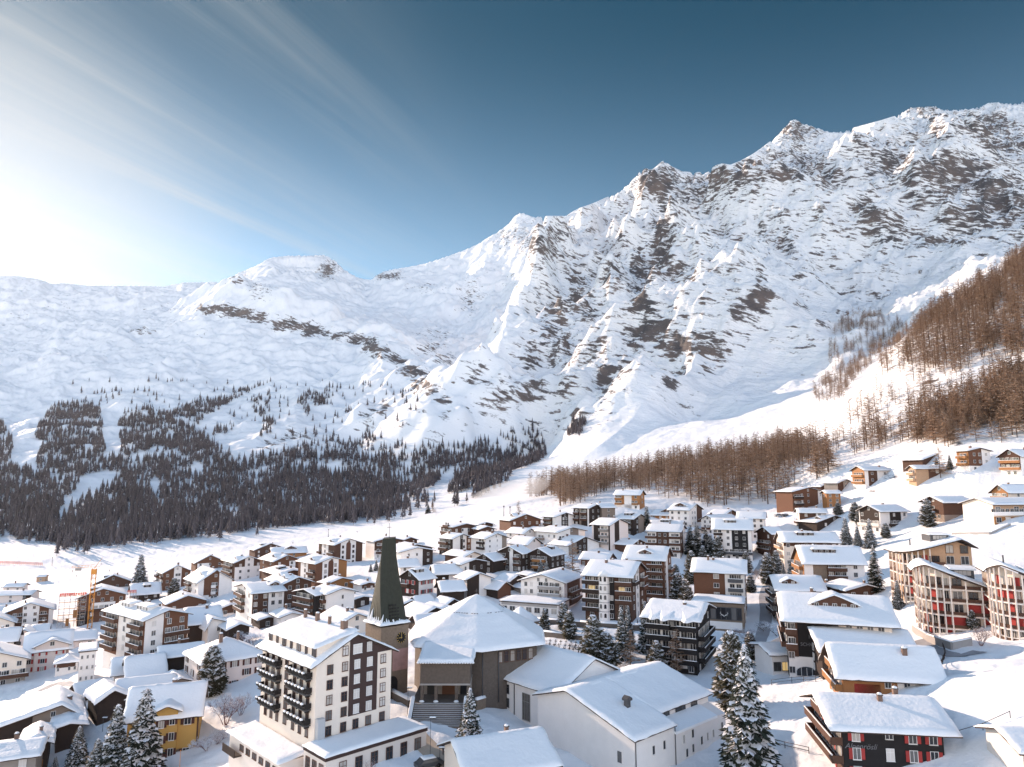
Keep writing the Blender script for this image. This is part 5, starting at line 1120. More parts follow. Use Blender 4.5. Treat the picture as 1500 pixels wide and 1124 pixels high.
def low_wall(name, label, pts, hgt, thk, mt, cat='wall', snow=.3, sink=1.5):
    o = None; C0 = pts[0]; root = thing(name, label, cat, C0); b = MB(); s2 = MB()
    for p, q in zip(pts[:-1], pts[1:]):
        d = (q-p).to_2d().normalized(); n_ = Vector((-d.y, d.x))*thk/2
        def P(v, sgn, z): return (v.x+n_.x*sgn-C0.x, v.y+n_.y*sgn-C0.y, v.z+z-C0.z)
        b.solid([P(p, -1, -sink), P(p, 1, -sink), P(q, 1, -sink), P(q, -1, -sink), P(p, -1, hgt), P(p, 1, hgt), P(q, 1, hgt), P(q, -1, hgt)], [(0, 1, 2, 3), (4, 5, 6, 7), (0, 1, 5, 4), (1, 2, 6, 5), (2, 3, 7, 6), (3, 0, 4, 7)], mt)
        if snow: s2.solid([P(p, -1.15, hgt+.004), P(p, 1.15, hgt+.004), P(q, 1.15, hgt+.004), P(q, -1.15, hgt+.004), P(p, -.7, hgt+snow), P(p, .7, hgt+snow), P(q, .7, hgt+snow), P(q, -.7, hgt+snow)], [(4, 5, 6, 7), (0, 1, 5, 4), (1, 2, 6, 5), (2, 3, 7, 6), (3, 0, 4, 7)], 'snow', True)
    b.build('wall_body', root)
    if snow: s2.build('snow_cap', root)
    return root
low_wall('retaining_wall', 'stone retaining wall with snow on top left of the church steps', [hit(574, 1022), hit(600, 1036), hit(606, 1034)], 1.2, .6, 'graystone', snow=.5)
low_wall('retaining_wall', 'pale stone wall with openings between the church and the white hall', [hit(697, 1040), hit(716, 1034), hit(731, 1028)], 1.7, .6, 'stone', snow=.45)
low_wall('churchyard_wall', 'long stone wall along the back of the snowy churchyard', [hit(787, 914), hit(850, 919), hit(930, 924), hit(950, 924)], 1.5, .5, 'graystone', snow=.35)
low_wall('churchyard_wall', 'stone terrace wall in the middle of the churchyard below the pines', [hit(792, 932), hit(826, 936), hit(862, 940)], 1.3, .5, 'graystone', snow=.35)
low_wall('roadside_wall', 'curving concrete wall beside the road under the curved apartments', [hit(1338, 925), hit(1360, 940), hit(1395, 952), hit(1424, 946)], 1.5, .5, 'concrete', snow=.2)
low_wall('roadside_wall', 'tan retaining wall rising behind the spruces left of the dark hotel', [hit(1108, 968), hit(1122, 955), hit(1142, 944)], 2.0, .5, 'cream', snow=.2)
low_wall('kerb_wall', 'low wall edging the parking terrace below the modern cream house', [hit(1395, 783), hit(1450, 783), hit(1480, 770)], .7, .5, 'concrete', snow=.15)

# ------------------------------------------------ the white school hall: gymnasium and hall wing
H('white hall wing with a tall stained window and a sunlit snow roof', 818, 1086, 1021, 918, xL=729, a=42, yr=964, m='white', wR=0, wL=0, att=0, chim=0, og=.5, oe=.7, name='hall_wing', cat='hall', th=.42, fl=3)
HW = [o for o in COL.objects if o.name == 'hall_wing'][0]
Cw, hw, Ww, Lw = solve(818, 1086, 1021, 729, 918, R(42))
for z in (hw*.80, hw*.47, hw*.12): add_win(HW, 'L', Lw*.86, z, 2.1, 1.5, 'metal', 'glass', .06)
add_win(HW, 'L', Lw*.50, hw*.52, 2.0, hw*.62, 'concrete', 'stained', .08, 3)
b = MB(); b.tube((-.12, Lw*.70, -3), (-.12, Lw*.70, hw-.2), .09, .09, 'metal'); b.build('drain_pipe', HW)
C, h, W, Ln = solve(931, 1146, 1084, 788, 1064, R(42)); a = R(42)
LOG.append(('HALL', C, h, W, Ln))
root = thing('school_hall', 'big plain white hall with an uneven blue shaded snow roof at bottom centre', 'hall', C, a)
apy = Ln*.655; hr = h+.30*apy; h2 = hr-.30*(Ln-apy)*1.0
b = MB(); b.prism([(0, -6), (Ln, -6), (Ln, h2), (apy, hr), (0, h)], lambda p, q, d: (d, p, q), 0, W*.40, 'white')
cy = 3.4; hc = h+.30*cy
b.prism([(0, -6), (Ln, -6), (Ln, h2), (apy, hr), (cy, hc), (cy, h-.35+.0), (0, h-1.5)], lambda p, q, d: (d, p, q), W*.40+.003, W, 'white')
b.build('wall', root)
def hz(A, B):                                            # A along x (W), B along y (L)
    return np.where(B < apy, hr-.30*(apy-B), hr-.30*(B-apy))
b = MB()
def slab(x0, x1, y0, y1, zf, t, mt, bb):
    p = [(x0, y0, zf(y0)), (x1, y0, zf(y0)), (x1, y1, zf(y1)), (x0, y1, zf(y1))]; bb.solid(p+[(x, y, z+t) for x, y, z in p], [(0, 1, 2, 3), (4, 5, 6, 7), (0, 1, 5, 4), (1, 2, 6, 5), (2, 3, 7, 6), (3, 0, 4, 7)], mt)
zf1 = lambda y: hr-.30*(apy-y); zf2 = lambda y: hr-.30*(y-apy)
slab(-.7, W*.40, -.6, apy, zf1, .22, 'board', b); slab(W*.40, W+.6, cy-.6, apy, zf1, .22, 'board', b); slab(-.7, W+.6, apy, Ln+.7, zf2, .22, 'board', b); rf = b.build('roof', root)
snow_grid(lambda A, B: np.minimum(hz(A, B), hr-.06)+.21, -.78, W*.40+.1, -.68, apy+1.5, .42, 18, 24, lambda p, q, z: (p, q, z), 51, 'roof_snow', rf)
snow_grid(lambda A, B: np.minimum(hz(A, B), hr-.06)+.21, W*.40-1.0, W+.68, cy-.68, apy+1.5, .42, 24, 18, lambda p, q, z: (p, q, z), 52, 'roof_snow', rf)
snow_grid(lambda A, B: np.minimum(hz(A, B), hr-.06)+.21, -.78, W+.68, apy-1.5, Ln+.78, .42, 30, 14, lambda p, q, z: (p, q, z), 53, 'roof_snow', rf)
b = MB(); b.solid([(W*.40, -.35, h-1.55), (W*.88, -.35, h-1.55), (W*.88, cy-.02, h-.30), (W*.40, cy-.02, h-.30), (W*.40, -.35, h-1.15), (W*.88, -.35, h-1.15), (W*.88, cy-.02, h-.06), (W*.40, cy-.02, h-.06)], [(0, 1, 5, 4), (1, 2, 6, 5), (2, 3, 7, 6), (3, 0, 4, 7), (4, 5, 6, 7), (0, 3, 2, 1)], 'snow'); b.build('ledge_snow', rf)
for q, wd in ((.50, 1.6), (.66, 2.8), (.82, 1.8)):
    o = ob('clerestory_window', window_mesh(wd, 1.0, 'metal', 'glass', 2), root); o.location = (W*q, cy-.07, h+.30)
for q, zz in ((.18, h-2.6), (.29, h-2.5), (.50, h-2.9), (.60, h-2.6), (.70, h-4.3), (.77, h-4.1), (.60, h-4.9), (.53, h-5.2), (.84, h-4.0), (.95, h-3.4)): add_win(root, 'R', W*q, zz, .6, 1.25, 'white', 'glass', .03, 0, False)
add_win(root, 'L', Ln*.14, h-3.3, .9, 1.7, 'white', 'glass', .03, 0, False)
b = MB(); xv, yv = W*.22, apy*.42; zv = zf1(yv); b.box((xv-.4, yv-.4, zv), (xv+.4, yv+.4, zv+1.6), 'metal'); b.prism([(-.65, 0), (.65, 0), (.65, .35), (0, .75), (-.65, .35)], lambda p, q, d: (xv+p, yv+d, zv+1.6+q), -.6, .6, 'metal'); b.build('roof_vent', root)
for q in (.0, .40): 
    b = MB(); b.tube((W*q+.1, -.12, -6), (W*q+.1, -.12, h-.4), .08, .08, 'metal'); b.build('drain_pipe', root)

# ------------------------------------------------ white inn with its glass pavilion
inn = H('white inn with grey balconies and a brown right side behind the churchyard', 827, 896, 856, 853, xL=763, a=66, g='L', yr=841, m='white', R_=[(.15, .85, .1, 1, 'brown')], wL=[.75, .88, .25, .45], wR=0, att=2,
    bal=[('L', .08, .58, [2, 3], 'concrete'), ('R', .2, .8, [1, 2], 'brown')], fl=4, lift=0, chim=1, oe=.8, ww=.9, name='inn', cat='inn')
H('long low white pavilion with a glazed front and flat snow roof before the inn', 818, 907, 887, 842, xL=729, L=22, W=11, a=68, g='L', flat=True, m='white', L_=[(.02, .98, .78, 1, 'concrete')], wL=7, wR=2, ww=1.7, wh=1.5, fl=1, name='pavilion', cat='pavilion', th=.3)
H('pyramid roofed stone chapel hut right behind the church', 738+24, 925, 912, 781, xL=744, a=44, W=7, L=7, hip=True, m='stone', wR=1, chim=0, pitch=.9, name='chapel', cat='chapel', oe=.5)
# ------------------------------------------------ turret apartments and the block behind
root, C, a, W, Ln, h, hr, fh = H('dark brown apartment house with a white arched window turret', 926, 912, 848, 959, xL=857, a=66, W=17, yr=823, m='brown', L_=[(.36, .52, 0, 1, 'black')], R_=[(.3, .55, 0, 1, 'white'), (0, 1, 1, 1.5, 'rust')],
    wL=[.10, .22, .43, .85], wR=[.15, .42, .75], bal=[('L', .68, 1.05, [1, 2, 3, 4], 'dark'), ('L', -.02, .33, [2, 3, 4], 'brown'), ('R', .6, .95, [3, 4], 'brown'), ('R', .0, .28, [4], 'dark')], fl=5, chim=3, att=1, oe=1.3, name='apartment_block', cat='apartment house')
b = MB(); uc = Ln*.585; pl = [(-1.5, -5), (1.5, -5), (1.5, h-.1), (-1.5, h-.1)]
outl = [(0, uc-1.7), (-1.0, uc-1.3), (-1.4, uc), (-1.0, uc+1.3), (0, uc+1.7)]
n = len(outl); b.solid([(x, y, -5) for x, y in outl]+[(x, y, h-.2) for x, y in outl], [(i, i+1, n+i+1, n+i) for i in range(n-1)]+[tuple(range(n)), tuple(range(n, 2*n))], 'white'); tr = b.build('turret', root)
for k in range(5):
    for (p, q) in ((1, 2), (2, 3)):
        x = (outl[p][0]+outl[q][0])/2; y = (outl[p][1]+outl[q][1])/2; d = Vector((outl[q][0]-outl[p][0], outl[q][1]-outl[p][1])).normalized()
        m_ = MB(); wv = .34; plg = [(-wv, -.55), (wv, -.55), (wv, .35)]+[(wv*cos(t), .35+wv*sin(t)) for t in np.linspace(.15, pi-.15, 6)]+[(-wv, .35)]
        m_.prism(plg, lambda u, v, dd: (u, -dd, v), 0.02, .06, 'glass'); o = m_.build('arched_window', tr, (x, y, fh*k+fh*.55)); nrm = Vector((-abs(d.y), d.x if d.y > 0 else -d.x)); o.rotation_euler = (0, 0, math.atan2(-abs(d.y)*0+nrm.y, nrm.x)+pi/2)
b = MB(); 
for k in range(1, 5): b.solid([(x*1.04, uc+(y-uc)*1.04, fh*k-.05) for x, y in outl]+[(x*1.04, uc+(y-uc)*1.04, fh*k+.05) for x, y in outl], [(i, i+1, n+i+1, n+i) for i in range(n-1)]+[tuple(range(n)), tuple(range(n, 2*n))], 'metal')
b.build('turret_bands', tr)
b = MB(); b.solid([(x*1.3, uc+(y-uc)*1.3, h-.2) for x, y in outl]+[(.2, uc, h+1.6)], [(i, i+1, n) for i in range(n-1)]+[tuple(range(n))], 'snow', True); b.build('turret_snow', tr)
for (wl, u, k) in (('L', .85, 3), ('L', .2, 3)):
    add_win(root, wl, Ln*u, fh*k+fh*.5, 1.9, 1.3, 'wframe', 'lit', .1)
H('brown balconied apartment house behind the turret house', 974, 886, 823, 991, xL=915, a=68, W=15, yr=801, m='rust', R_=[(.25, .5, 0, 1, 'white')], wL=[.15, .4, .6, .85], wR=[.15, .75], bal=[('L', .02, .42, [1, 2, 3, 4, 5], 'brown'), ('R', .5, .95, [3, 4], 'rust')], fl=6, chim=2, dorm=[('l', .5, .7, 4, 'g')], name='apartment_block', cat='apartment house')
# glass podium of the brown plank house
root, C, a, W, Ln, h, hr, fh = H('low podium with a long glass front and a white deer emblem under the plank house', 1091, 928, 886, 1104, xL=1040, a=70, W=12, L=14, g='L', flat=True, m='stone', L_=[(.04, .97, .42, .88, 'metal'), (.04, 1.0, .1, .36, 'white')], wL=0, wR=2, fl=2, name='glass_podium', cat='pavilion', th=.35)
for i in range(9): add_win(root, 'L', Ln*(.09+.1*i), h*.65, Ln*.085, h*.40, 'metal', 'glass', .08, 0, False, name='glass_panel')
b = MB()                                                 # the emblem: two leaping deer
for sg in (-1, 1):
    x = Ln*.38; z = h*.58
    P = lambda u, v: (-.16, x+sg*u, z+v)
    for (p, q, r0, r1) in (((.15, .0), (.75, .25), .13, .10), ((.75, .25), (.95, .62), .09, .06), ((.95, .62), (1.15, .58), .07, .03), ((.92, .66), (.80, 1.0), .035, .02), ((.97, .66), (1.05, 1.05), .035, .02), ((.7, .2), (1.0, -.1), .05, .03), ((.2, .0), (.05, -.4), .06, .03)):
        b.tube(P(*p), P(*q), r0, r1, 'frame', 5)
b.build('deer_emblem', root)
# ------------------------------------------------ black balcony house with a scalloped roof
root, C, a, W, Ln, h, hr, fh = H('black balcony house with a jagged edged snow roof among the pines', 1022, 990, 914, 1043, xL=949, a=64, W=17, yr=884, m='black', L_=[(.60, .78, .1, 1, 'white'), (.2, .34, .1, 1, 'white'), (.92, 1, .1, .9, 'white')], wL=[.12, .45, .52, .86], wR=3, fl=5,
    bal=[('L', -.03, .36, [1, 2, 3, 4], 'black', 1.7), ('L', .52, 1.03, [1, 2, 3, 4], 'black', 1.4), ('R', .1, .9, [1, 2, 3], 'black', 1.6)], oe=1.6, og=1.5, chim=1, th=.5, name='apartment_block', cat='apartment house')
ro = [c for c in root.children if c.name.startswith('roof')][0]
for (uu, dd, ww_) in ((.15, 1.3, 3.4), (.62, 1.5, 3.0), (.86, .9, 2.6)):
    y = Ln*uu; b = MB(); zz = hr-(hr-h)/(W/2)*(W/2+1.5)
    b.solid([(-1.2, y-ww_/2, zz+.2), (-1.2, y+ww_/2, zz+.2), (-1.6-dd, y+ww_*.12, zz), (-1.6-dd, y-ww_*.12, zz), (2, y-ww_/2, zz+1.7), (2, y+ww_/2, zz+1.7), (-1.6-dd, y, zz+.75)], [(0, 1, 2, 3), (0, 3, 6, 4), (1, 5, 6, 2), (2, 6, 3), (4, 6, 5), (0, 4, 5, 1)], 'snow'); b.build('roof_point', ro)

# ------------------------------------------------ curved apartments with white frames and red panels
def curved(label, cx, yb, ye_l, ye_r, xR, a, apex, nfl, L=13, wood=False, ynear=70, flip=False):
    C = hit(cx, yb); a = R(a)
    t = ray(xR, ye_r)[0]; W = (t*C.y-C.x)/(cos(a)-t*sin(a))
    if not 4 < W < 34: W = 18.0
    hl = CZ+ray(cx, ye_l)[1]*C.y-C.z
    yr_ = C.y+W*sin(a); hr_ = CZ+ray(xR, ye_r)[1]*yr_-C.z
    LOG.append((label[:30], C, 'W%.1f hl%.1f hr%.1f' % (W, hl, hr_)))
    root = thing('curved_apartments', label, 'apartment house', C, a)
    # facade line: quarter round on the left, then straight
    rad = min(6.0, W*.45); path = [(0, L)]+[(0, y) for y in (L*.75, rad+1)]
    path += [(rad-rad*cos(q), rad-rad*sin(q)) for q in np.linspace(0, pi/2, 8)]
    path += [(x, 0) for x in np.linspace(rad, W, max(3, int((W-rad)/2.2)))[1:]]
    ha = apex; fh = hl/nfl
    def top(x):
        if flip:
            xa = W*.84
            return hl+(ha-hl)*(max(x, -1)/xa if x > 0 else x/xa*.5) if x <= xa else ha-(x-xa)*.62
        xa = W*.12
        if x <= xa: return hl+(ha-hl)*sin(min(1, (x+1.2)/(xa+1.2))*pi/2)
        f = (x-xa)/(W-xa); return ha+(hr_-ha)*f
    inner = [(min(x+1.35 if x < rad*.9 else x, W), max(y, 0)+ (1.35 if y < rad else 0)) for x, y in path]
    # body set back behind the balconies
    b = MB(); n = len(inner)
    vb = [(x, y, -5) for x, y in inner]+[(x, y, top(x)-.3) for x, y in inner]
    b.solid(vb, [(i, i+1, n+i+1, n+i) for i in range(n-1)], 'tan' if wood else 'cream')
    b.solid([(0, L, -5), (W, L, -5), (W, L, hr_-.3), (0, L, hl-.3)], [(0, 1, 2, 3)], 'cream'); b.solid([(W, 1.35, -5), (W, L, -5), (W, L, hr_-.3), (W, 1.35, hr_-.3)], [(0, 1, 2, 3)], 'cream'); b.build('wall', root)
    m = len(path)
    for k in range(0, nfl):
        b = MB(); z = fh*k
        p0 = [(x, y, z-.14) for x, y in path]; p1 = [(x, y, z+.14) for x, y in path]; q0 = [(x, y, z-.14) for x, y in inner]; q1 = [(x, y, z+.14) for x, y in inner]
        b.solid(p0+p1+q0+q1, [(i, i+1, m+i+1, m+i) for i in range(m-1)]+[(m+i, m+i+1, 3*m+i+1, 3*m+i) for i in range(m-1)]+[(i, i+1, 2*m+i+1, 2*m+i) for i in range(m-1)], 'pale')
        for i in range(m-1):                              # parapets
            if flip and path[i][0] > W*.52: continue
            (x0, y0), (x1, y1) = path[i], path[i+1]; x0 += .04; x1 += .04; y0 += .04; y1 += .04
            b.solid([(x0, y0, z+.3), (x1, y1, z+.3), (x1, y1, z+.95), (x0, y0, z+.95)], [(0, 1, 2, 3)], 'brown')
        b.build('balcony_floor', root)
    for i in range(2 if not wood else 1, m):
        if flip and path[i][0] > W*.56: continue
        x, y = path[i]; b = MB(); b.box((x-.13, y-.13, -5), (x+.13, y+.13, top(x)-.25), 'pale'); b.build('column', root)
    rn = random.Random(int(cx))
    for k in range(0, nfl+1):
        for i in range(2, m-1):
            (x0, y0), (x1, y1) = inner[i], inner[i+1]; d = Vector((x1-x0, y1-y0)); ln = d.length
            if ln < .7: continue
            z = fh*k+fh*.5
            if z+.9 > top((x0+x1)/2)-.3: continue
            an = math.atan2(d.y, d.x); nn = Vector((d.y, -d.x)).normalized()
            red = rn.random() < .33
            if red:
                q = MB(); q.box((-ln*.42, -.05, -1.1), (ln*.42, .05, 1.1), 'red'); o = q.build('red_panel', root)
            else: o = ob('window', window_mesh(min(1.7, ln*.7), 1.9, 'frame' if rn.random() < .5 else 'wframe', 'curtain' if rn.random() < .25 else 'glass'), root)
            o.location = ((x0+x1)/2+nn.x*.09, (y0+y1)/2+nn.y*.09, z); o.rotation_euler = (0, 0, an)
    # roof
    xs = np.concatenate([np.linspace(-1.0, rad, 12), np.linspace(rad, W+.8, 10)[1:]]); ys = np.linspace(0, 1, 9)
    def front(x): 
        xx = min(max(x, 0), rad); return rad-math.sqrt(max(0, rad*rad-(rad-xx)**2))-1.0 if x < rad else -1.0
    b = MB(); V_ = []; thk = []
    for s_, dz in (('b', 0), ('t', .28), ('s', .75)):
        for x in xs:
            f0 = front(x)
            for y in ys:
                yy = f0+(L+.8-f0)*y; e = min((x-xs[0])/.6, (xs[-1]-x)/.6, y*12/.6, (1-y)*12/.6, 1); e = max(e, 0)
                z = top(x)+dz-(0 if s_ != 's' else .42*(1-math.sqrt(max(0, 1-(1-e)**2))))
                V_.append((x, yy, z))
    nx, ny = len(xs), len(ys); N_ = nx*ny
    q = lambda L_, i, j: L_*N_+i*ny+j
    fb = [(q(0, i, j), q(0, i+1, j), q(0, i+1, j+1), q(0, i, j+1)) for i in range(nx-1) for j in range(ny-1)]
    ring = [(i, 0) for i in range(nx)]+[(nx-1, j) for j in range(1, ny)]+[(i, ny-1) for i in range(nx-2, -1, -1)]+[(0, j) for j in range(ny-2, 0, -1)]
    side = lambda l0, l1: [(q(l0, *ring[i]), q(l0, *ring[(i+1) % len(ring)]), q(l1, *ring[(i+1) % len(ring)]), q(l1, *ring[i])) for i in range(len(ring))]
    b.solid(V_[:2*N_], fb+side(0, 1), 'board'); rf = b.build('roof', root)
    b = MB(); b.solid(V_, [(q(2, i, j), q(2, i+1, j), q(2, i+1, j+1), q(2, i, j+1)) for i in range(nx-1) for j in range(ny-1)]+side(1, 2), 'snow', True); b.build('snow_cover', rf)
    # shed dormer and flue
    xd = W*.62; zd = top(xd); b = MB(); b.box((xd-2.2, 4.2, zd-.6), (xd+2.2, L*.8, zd+1.9), 'metal'); d_o = b.build('dormer', root)
    b = MB(); b.box((xd-2.6, 3.7, zd+1.905), (xd+2.6, L*.8+.2, zd+2.3), 'snow'); b.build('dormer_snow', d_o)
    w_ob = ob('dormer_window', window_mesh(3.2, 1.0, 'metal', 'glass', 3), d_o); w_ob.location = (xd, 4.12, zd+1.2)
    b = MB(); xf = W*.22; b.tube((xf, L*.5, top(xf)), (xf, L*.5, top(xf)+2.3), .16, .16, 'metal'); b.build('flue', root)
    return root
curved('curved apartment house with wood clad right gable, upper of three on the bend', 1331, 893, 812, 806, 1426, -12, 17.6, 5, wood=True, flip=True)
curved('curved apartment house with white frames and red panels, middle of three', 1353, 938, 843, 868, 1462, -24, 16.2, 5)
curved('curved apartment house with white frames cut by the right picture edge', 1466, 943, 845, 872, 1580, -24, 15.2, 5)
# hotel lettering and lit restaurant
r_h, Ch, ah, Wh, Lh, hh_, hrh, fhh = HOT
b = MB()
for x_ in (Wh*.17, Wh*.36):
    q = MB(); ra = 2.1; pl = [(-ra, 0), (ra, 0), (ra, .9)]+[(ra*cos(t), .9+1.1*sin(t)) for t in np.linspace(.1, pi-.1, 9)]+[(-ra, .9)]
    q.prism(pl, lambda u, v, d: (u, -d, v), .03, .08, 'frame'); q.prism([(u*.93, .08+v*.93) for u, v in pl], lambda u, v, d: (u, -d, v), .081, .1, 'glass')
    for t in (-.5, 0, .5): q.box((t*ra-.05, -.12, .1), (t*ra+.05, -.101, 1.75), 'frame')
    o = q.build('arched_window', r_h, (x_, -.06, .4))
text(r_h, '★★★', 'R', Wh*.30, hh_*.80, .45, 'signdim'); text(r_h, 'HOTEL', 'R', Wh*.30, hh_*.70, 1.15, 'signdim', font_sp=1.1); text(r_h, 'SCHWEIZERHOF', 'R', Wh*.30, hh_*.57, .95, 'signdim', font_sp=1.0)
H('low glazed restaurant with lamps glowing inside left of the dark hotel', 1132, 990, 963, 1170, L=9, a=4, g='L', m='white', wR=0, flat=False, pitch=.2, fl=1, chim=0, name='restaurant_annex', cat='annex', th=.4)
RA = [o for o in COL.objects if o.name.startswith('restaurant_annex') and 'glazed' in o['label']][0]
for i in range(3):
    q = ob('window', window_mesh(1.5, 1.7, 'metal', 'lit' if i > 0 else 'glass', 1), RA); q.location = (1.1+i*1.85, -.07, 1.9)
# script lettering of the black chalet
r_a, Ca, aa, Wa, La, ha_, hra, fha = ALP
text(r_a, 'Alpenrösli', 'R', Wa*.18, fha*1.92, 1.05, 'signdim', shear=.35)
add_win(r_a, 'R', Wa*.47, fha*2.65, .95, 1.2, 'frame', 'glass', .1); add_win(r_a, 'R', Wa*.47, fha*1.55, 1.0, 1.6, 'frame', 'curtain', .1)

# ------------------------------------------------ scaffolding, crane, barrier
def scaffold(label, p, rz, w, d, hgt, lv, nb, net=True):
    root = thing('scaffolding', label, 'scaffolding', p, rz); b = MB()
    for i in range(nb+1):
        for y in (0, d): b.tube((w*i/nb, y, -2), (w*i/nb, y, hgt+.9), .06, .06, 'steel', 5)
    for k in range(1, lv+1):
        z = hgt*k/lv
        for y in (0, d): b.tube((0, y, z+.9), (w, y, z+.9), .05, .05, 'steel', 5)
    for i in range(nb):
        b.tube((w*i/nb, 0, hgt*(i % lv)/lv), (w*(i+1)/nb, 0, hgt*(i % lv+1)/lv), .05, .05, 'steel', 5)
    b.build('poles', root); b = MB()
    for k in range(1, lv+1): b.box((-.2, -.1, hgt*k/lv-.08), (w+.2, d+.1, hgt*k/lv), 'tan'); 
    b.build('planks', root)
    if net:
        b = MB(); z = hgt
        for q in range(12): b.box((w*q/12+.05, -.14, z+.15+.2*(q % 2)), (w*(q+1)/12-.05, -.08, z+1.3), 'netpink')
        b.build('safety_net', root)
    b = MB(); b.box((w*.55, -.12, hgt*.3), (w*.7, -.1, hgt*.55), 'amber'); b.box((w*.3, -.12, hgt*.05), (w*.42, -.1, hgt*.3), 'amber'); b.build('tarpaulin', root)
    return root
scaffold('tall scaffold with pink netting wrapped round the half built house', hit(83, 921), R(26), 9.5, 1.6, 12.5, 5, 5)
scaffold('small scaffold with a pink net at the right corner of the half built house', hit(184, 897), R(26), 3.6, 1.4, 8.0, 3, 3)
p = hit(131, 921); root = thing('tower_crane', 'orange tower crane with a long thin jib over the building site', 'crane', p, R(20))
H_ = CZ+ray(131, 833)[1]*p.y-p.z; b = MB(); s_ = .75
for sx in (-1, 1):
    for sy in (-1, 1): b.tube((s_*sx, s_*sy, -1), (s_*sx, s_*sy, H_), .11, .11, 'crane', 4)
nn = int(H_/1.5)
for i in range(nn):
    z0, z1 = H_*i/nn, H_*(i+1)/nn; sg = 1 if i % 2 else -1
    for sy in (-1, 1): b.tube((-s_*sg, s_*sy, z0), (s_*sg, s_*sy, z1), .07, .07, 'crane', 4); b.tube((s_*sy, -s_*sg, z0), (s_*sy, s_*sg, z1), .07, .07, 'crane', 4)
b.build('mast', root)
b = MB(); b.tube((0, 0, H_), (2.6, 0, H_+4.2), .14, .08, 'crane', 4); b.tube((-8, 0, H_+.6), (2, 0, H_+.6), .1, .1, 'crane', 4); b.tube((-8, 0, H_+1.2), (0, 0, H_+1.5), .08, .08, 'crane', 4)
for i in range(7): b.tube((-8+i*1.1, 0, H_+.6), (-7.5+i*1.1, 0, H_+1.3), .05, .05, 'crane', 4)
b.build('jib', root); b = MB(); b.box((-6.6, -.5, H_-.6), (-4.6, .5, H_+.4), 'concrete'); b.build('counterweight', root); b = MB(); b.box((-.9, -.9, H_-2.2), (.9, .9, H_-.3), 'crane'); b.build('cab', root)
ra, rb_ = hit(-8, 826, 0), hit(62, 829, 0)
root = thing('safety_barrier', 'long orange safety barrier along the snowy road at the far left', 'barrier', ra); b = MB(); d = rb_-ra
for i in range(26):
    q = d*(i/25); b.tube((q.x, q.y, q.z-.5), (q.x, q.y, q.z+2.3), .09, .09, 'crane', 5)
for zz in (.9, 1.5, 2.1):
    b.tube((0, 0, zz), (d.x, d.y, d.z+zz), .16, .16, 'netpink', 5)
b.build('rails', root)
# ------------------------------------------------------------------ trees
def tree_mesh(seed, n_tier, per, prof, droop, snow, needle, leaf=1.0, jit=.25, top_h=1.0, dens=5):
    """crown of unit height: tiers of drooping sprays; prof(f) gives the radius at height f"""
    rn = random.Random(seed); V_ = []; Fc = []; mi = []
    def quad(a, b, c, d, m): 
        k = len(V_); V_.extend([a, b, c, d]); Fc.append((k, k+1, k+2, k+3)); mi.append(m)
    for i in range(n_tier):
        f = .06+.94*(i+rn.uniform(-.3, .3))/n_tier
        R_ = prof(f); nb = max(4, int(per*(.35+R_/prof(.12))))
        for j in range(nb):
            if rn.random() < .10: continue
            th = 2*pi*(j+rn.uniform(-.4, .4))/nb+i*1.7; r = R_*rn.uniform(1-jit*1.6, 1+jit); z = f+rn.uniform(-.012, .012)
            c_, s_ = cos(th), sin(th); dz = -droop*r*rn.uniform(.7, 1.4)
            segs = dens; sn = rn.random() < snow+.1; side = rn.uniform(.85, 1.25)*leaf
            for q in range(segs):
                g = (q+.35)/segs; x, y = r*g*c_, r*g*s_; zz = z+dz*g*g+.012*sin(g*9)
                wv = (.020+.034*(1-abs(2*g-1.1)))*side*(.55+r*3.2); ln = r/segs*1.5
                for sg in (-1, 1):
                    an = th+sg*rn.uniform(.5, 1.1); ex, ey = x+cos(an)*wv*1.7, y+sin(an)*wv*1.7; hz = -wv*rn.uniform(.25, .8)
                    nx, ny = -s_*wv*.22*sg, c_*wv*.22*sg
                    quad((x-c_*ln*.35, y-s_*ln*.35, zz), (x+c_*ln*.55, y+s_*ln*.55, zz+dz*.12/segs), (ex+c_*ln*.4, ey+s_*ln*.4, zz+hz), (ex-c_*ln*.1+nx, ey-s_*ln*.1+ny, zz+hz*.8), 0)
                if sn and g > .22 and rn.random() < .92:
                    w2 = wv*rn.uniform(1.2, 1.8); l2 = ln*.75; up = .007+.010*rn.random()
                    a = (x-c_*l2-s_*w2, y-s_*l2+c_*w2, zz+up*.3-.25*w2); b = (x+c_*l2-s_*w2*.6, y+s_*l2+c_*w2*.6, zz+dz*.3/segs-.1*w2); c2 = (x+c_*l2+s_*w2*.6, y+s_*l2-c_*w2*.6, zz+dz*.3/segs-.1*w2); d2 = (x-c_*l2+s_*w2, y-s_*l2-c_*w2, zz+up*.3-.25*w2)
                    m1 = (x-c_*l2*.8, y-s_*l2*.8, zz+up+.2*w2); m2 = (x+c_*l2*.8, y+s_*l2*.8, zz+up*.7+dz*.25/segs+.15*w2)
                    quad(a, b, m2, m1, 1); quad(m1, m2, c2, d2, 1)
    me = bpy.data.meshes.new('crown'); me.from_pydata(V_, [], Fc); me.materials.append(M[needle]); me.materials.append(M['tsnow'])
    me.polygons.foreach_set('material_index', mi); me.update(); return me
def trunk_mesh(r, m, hgt=.97, n=7):
    b = MB(); b.tube((0, 0, -.06), (0, 0, .45*hgt), r, r*.65, m, n); b.tube((0, 0, .45*hgt), (0, 0, hgt), r*.65, r*.08, m, n); return b.mesh('trunk')
spr_p = lambda f: .235*(1-f)**.86*(.75+.25*min(1, f/.10))+.006
slim_p = lambda f: .17*(1-f)**.9+.006
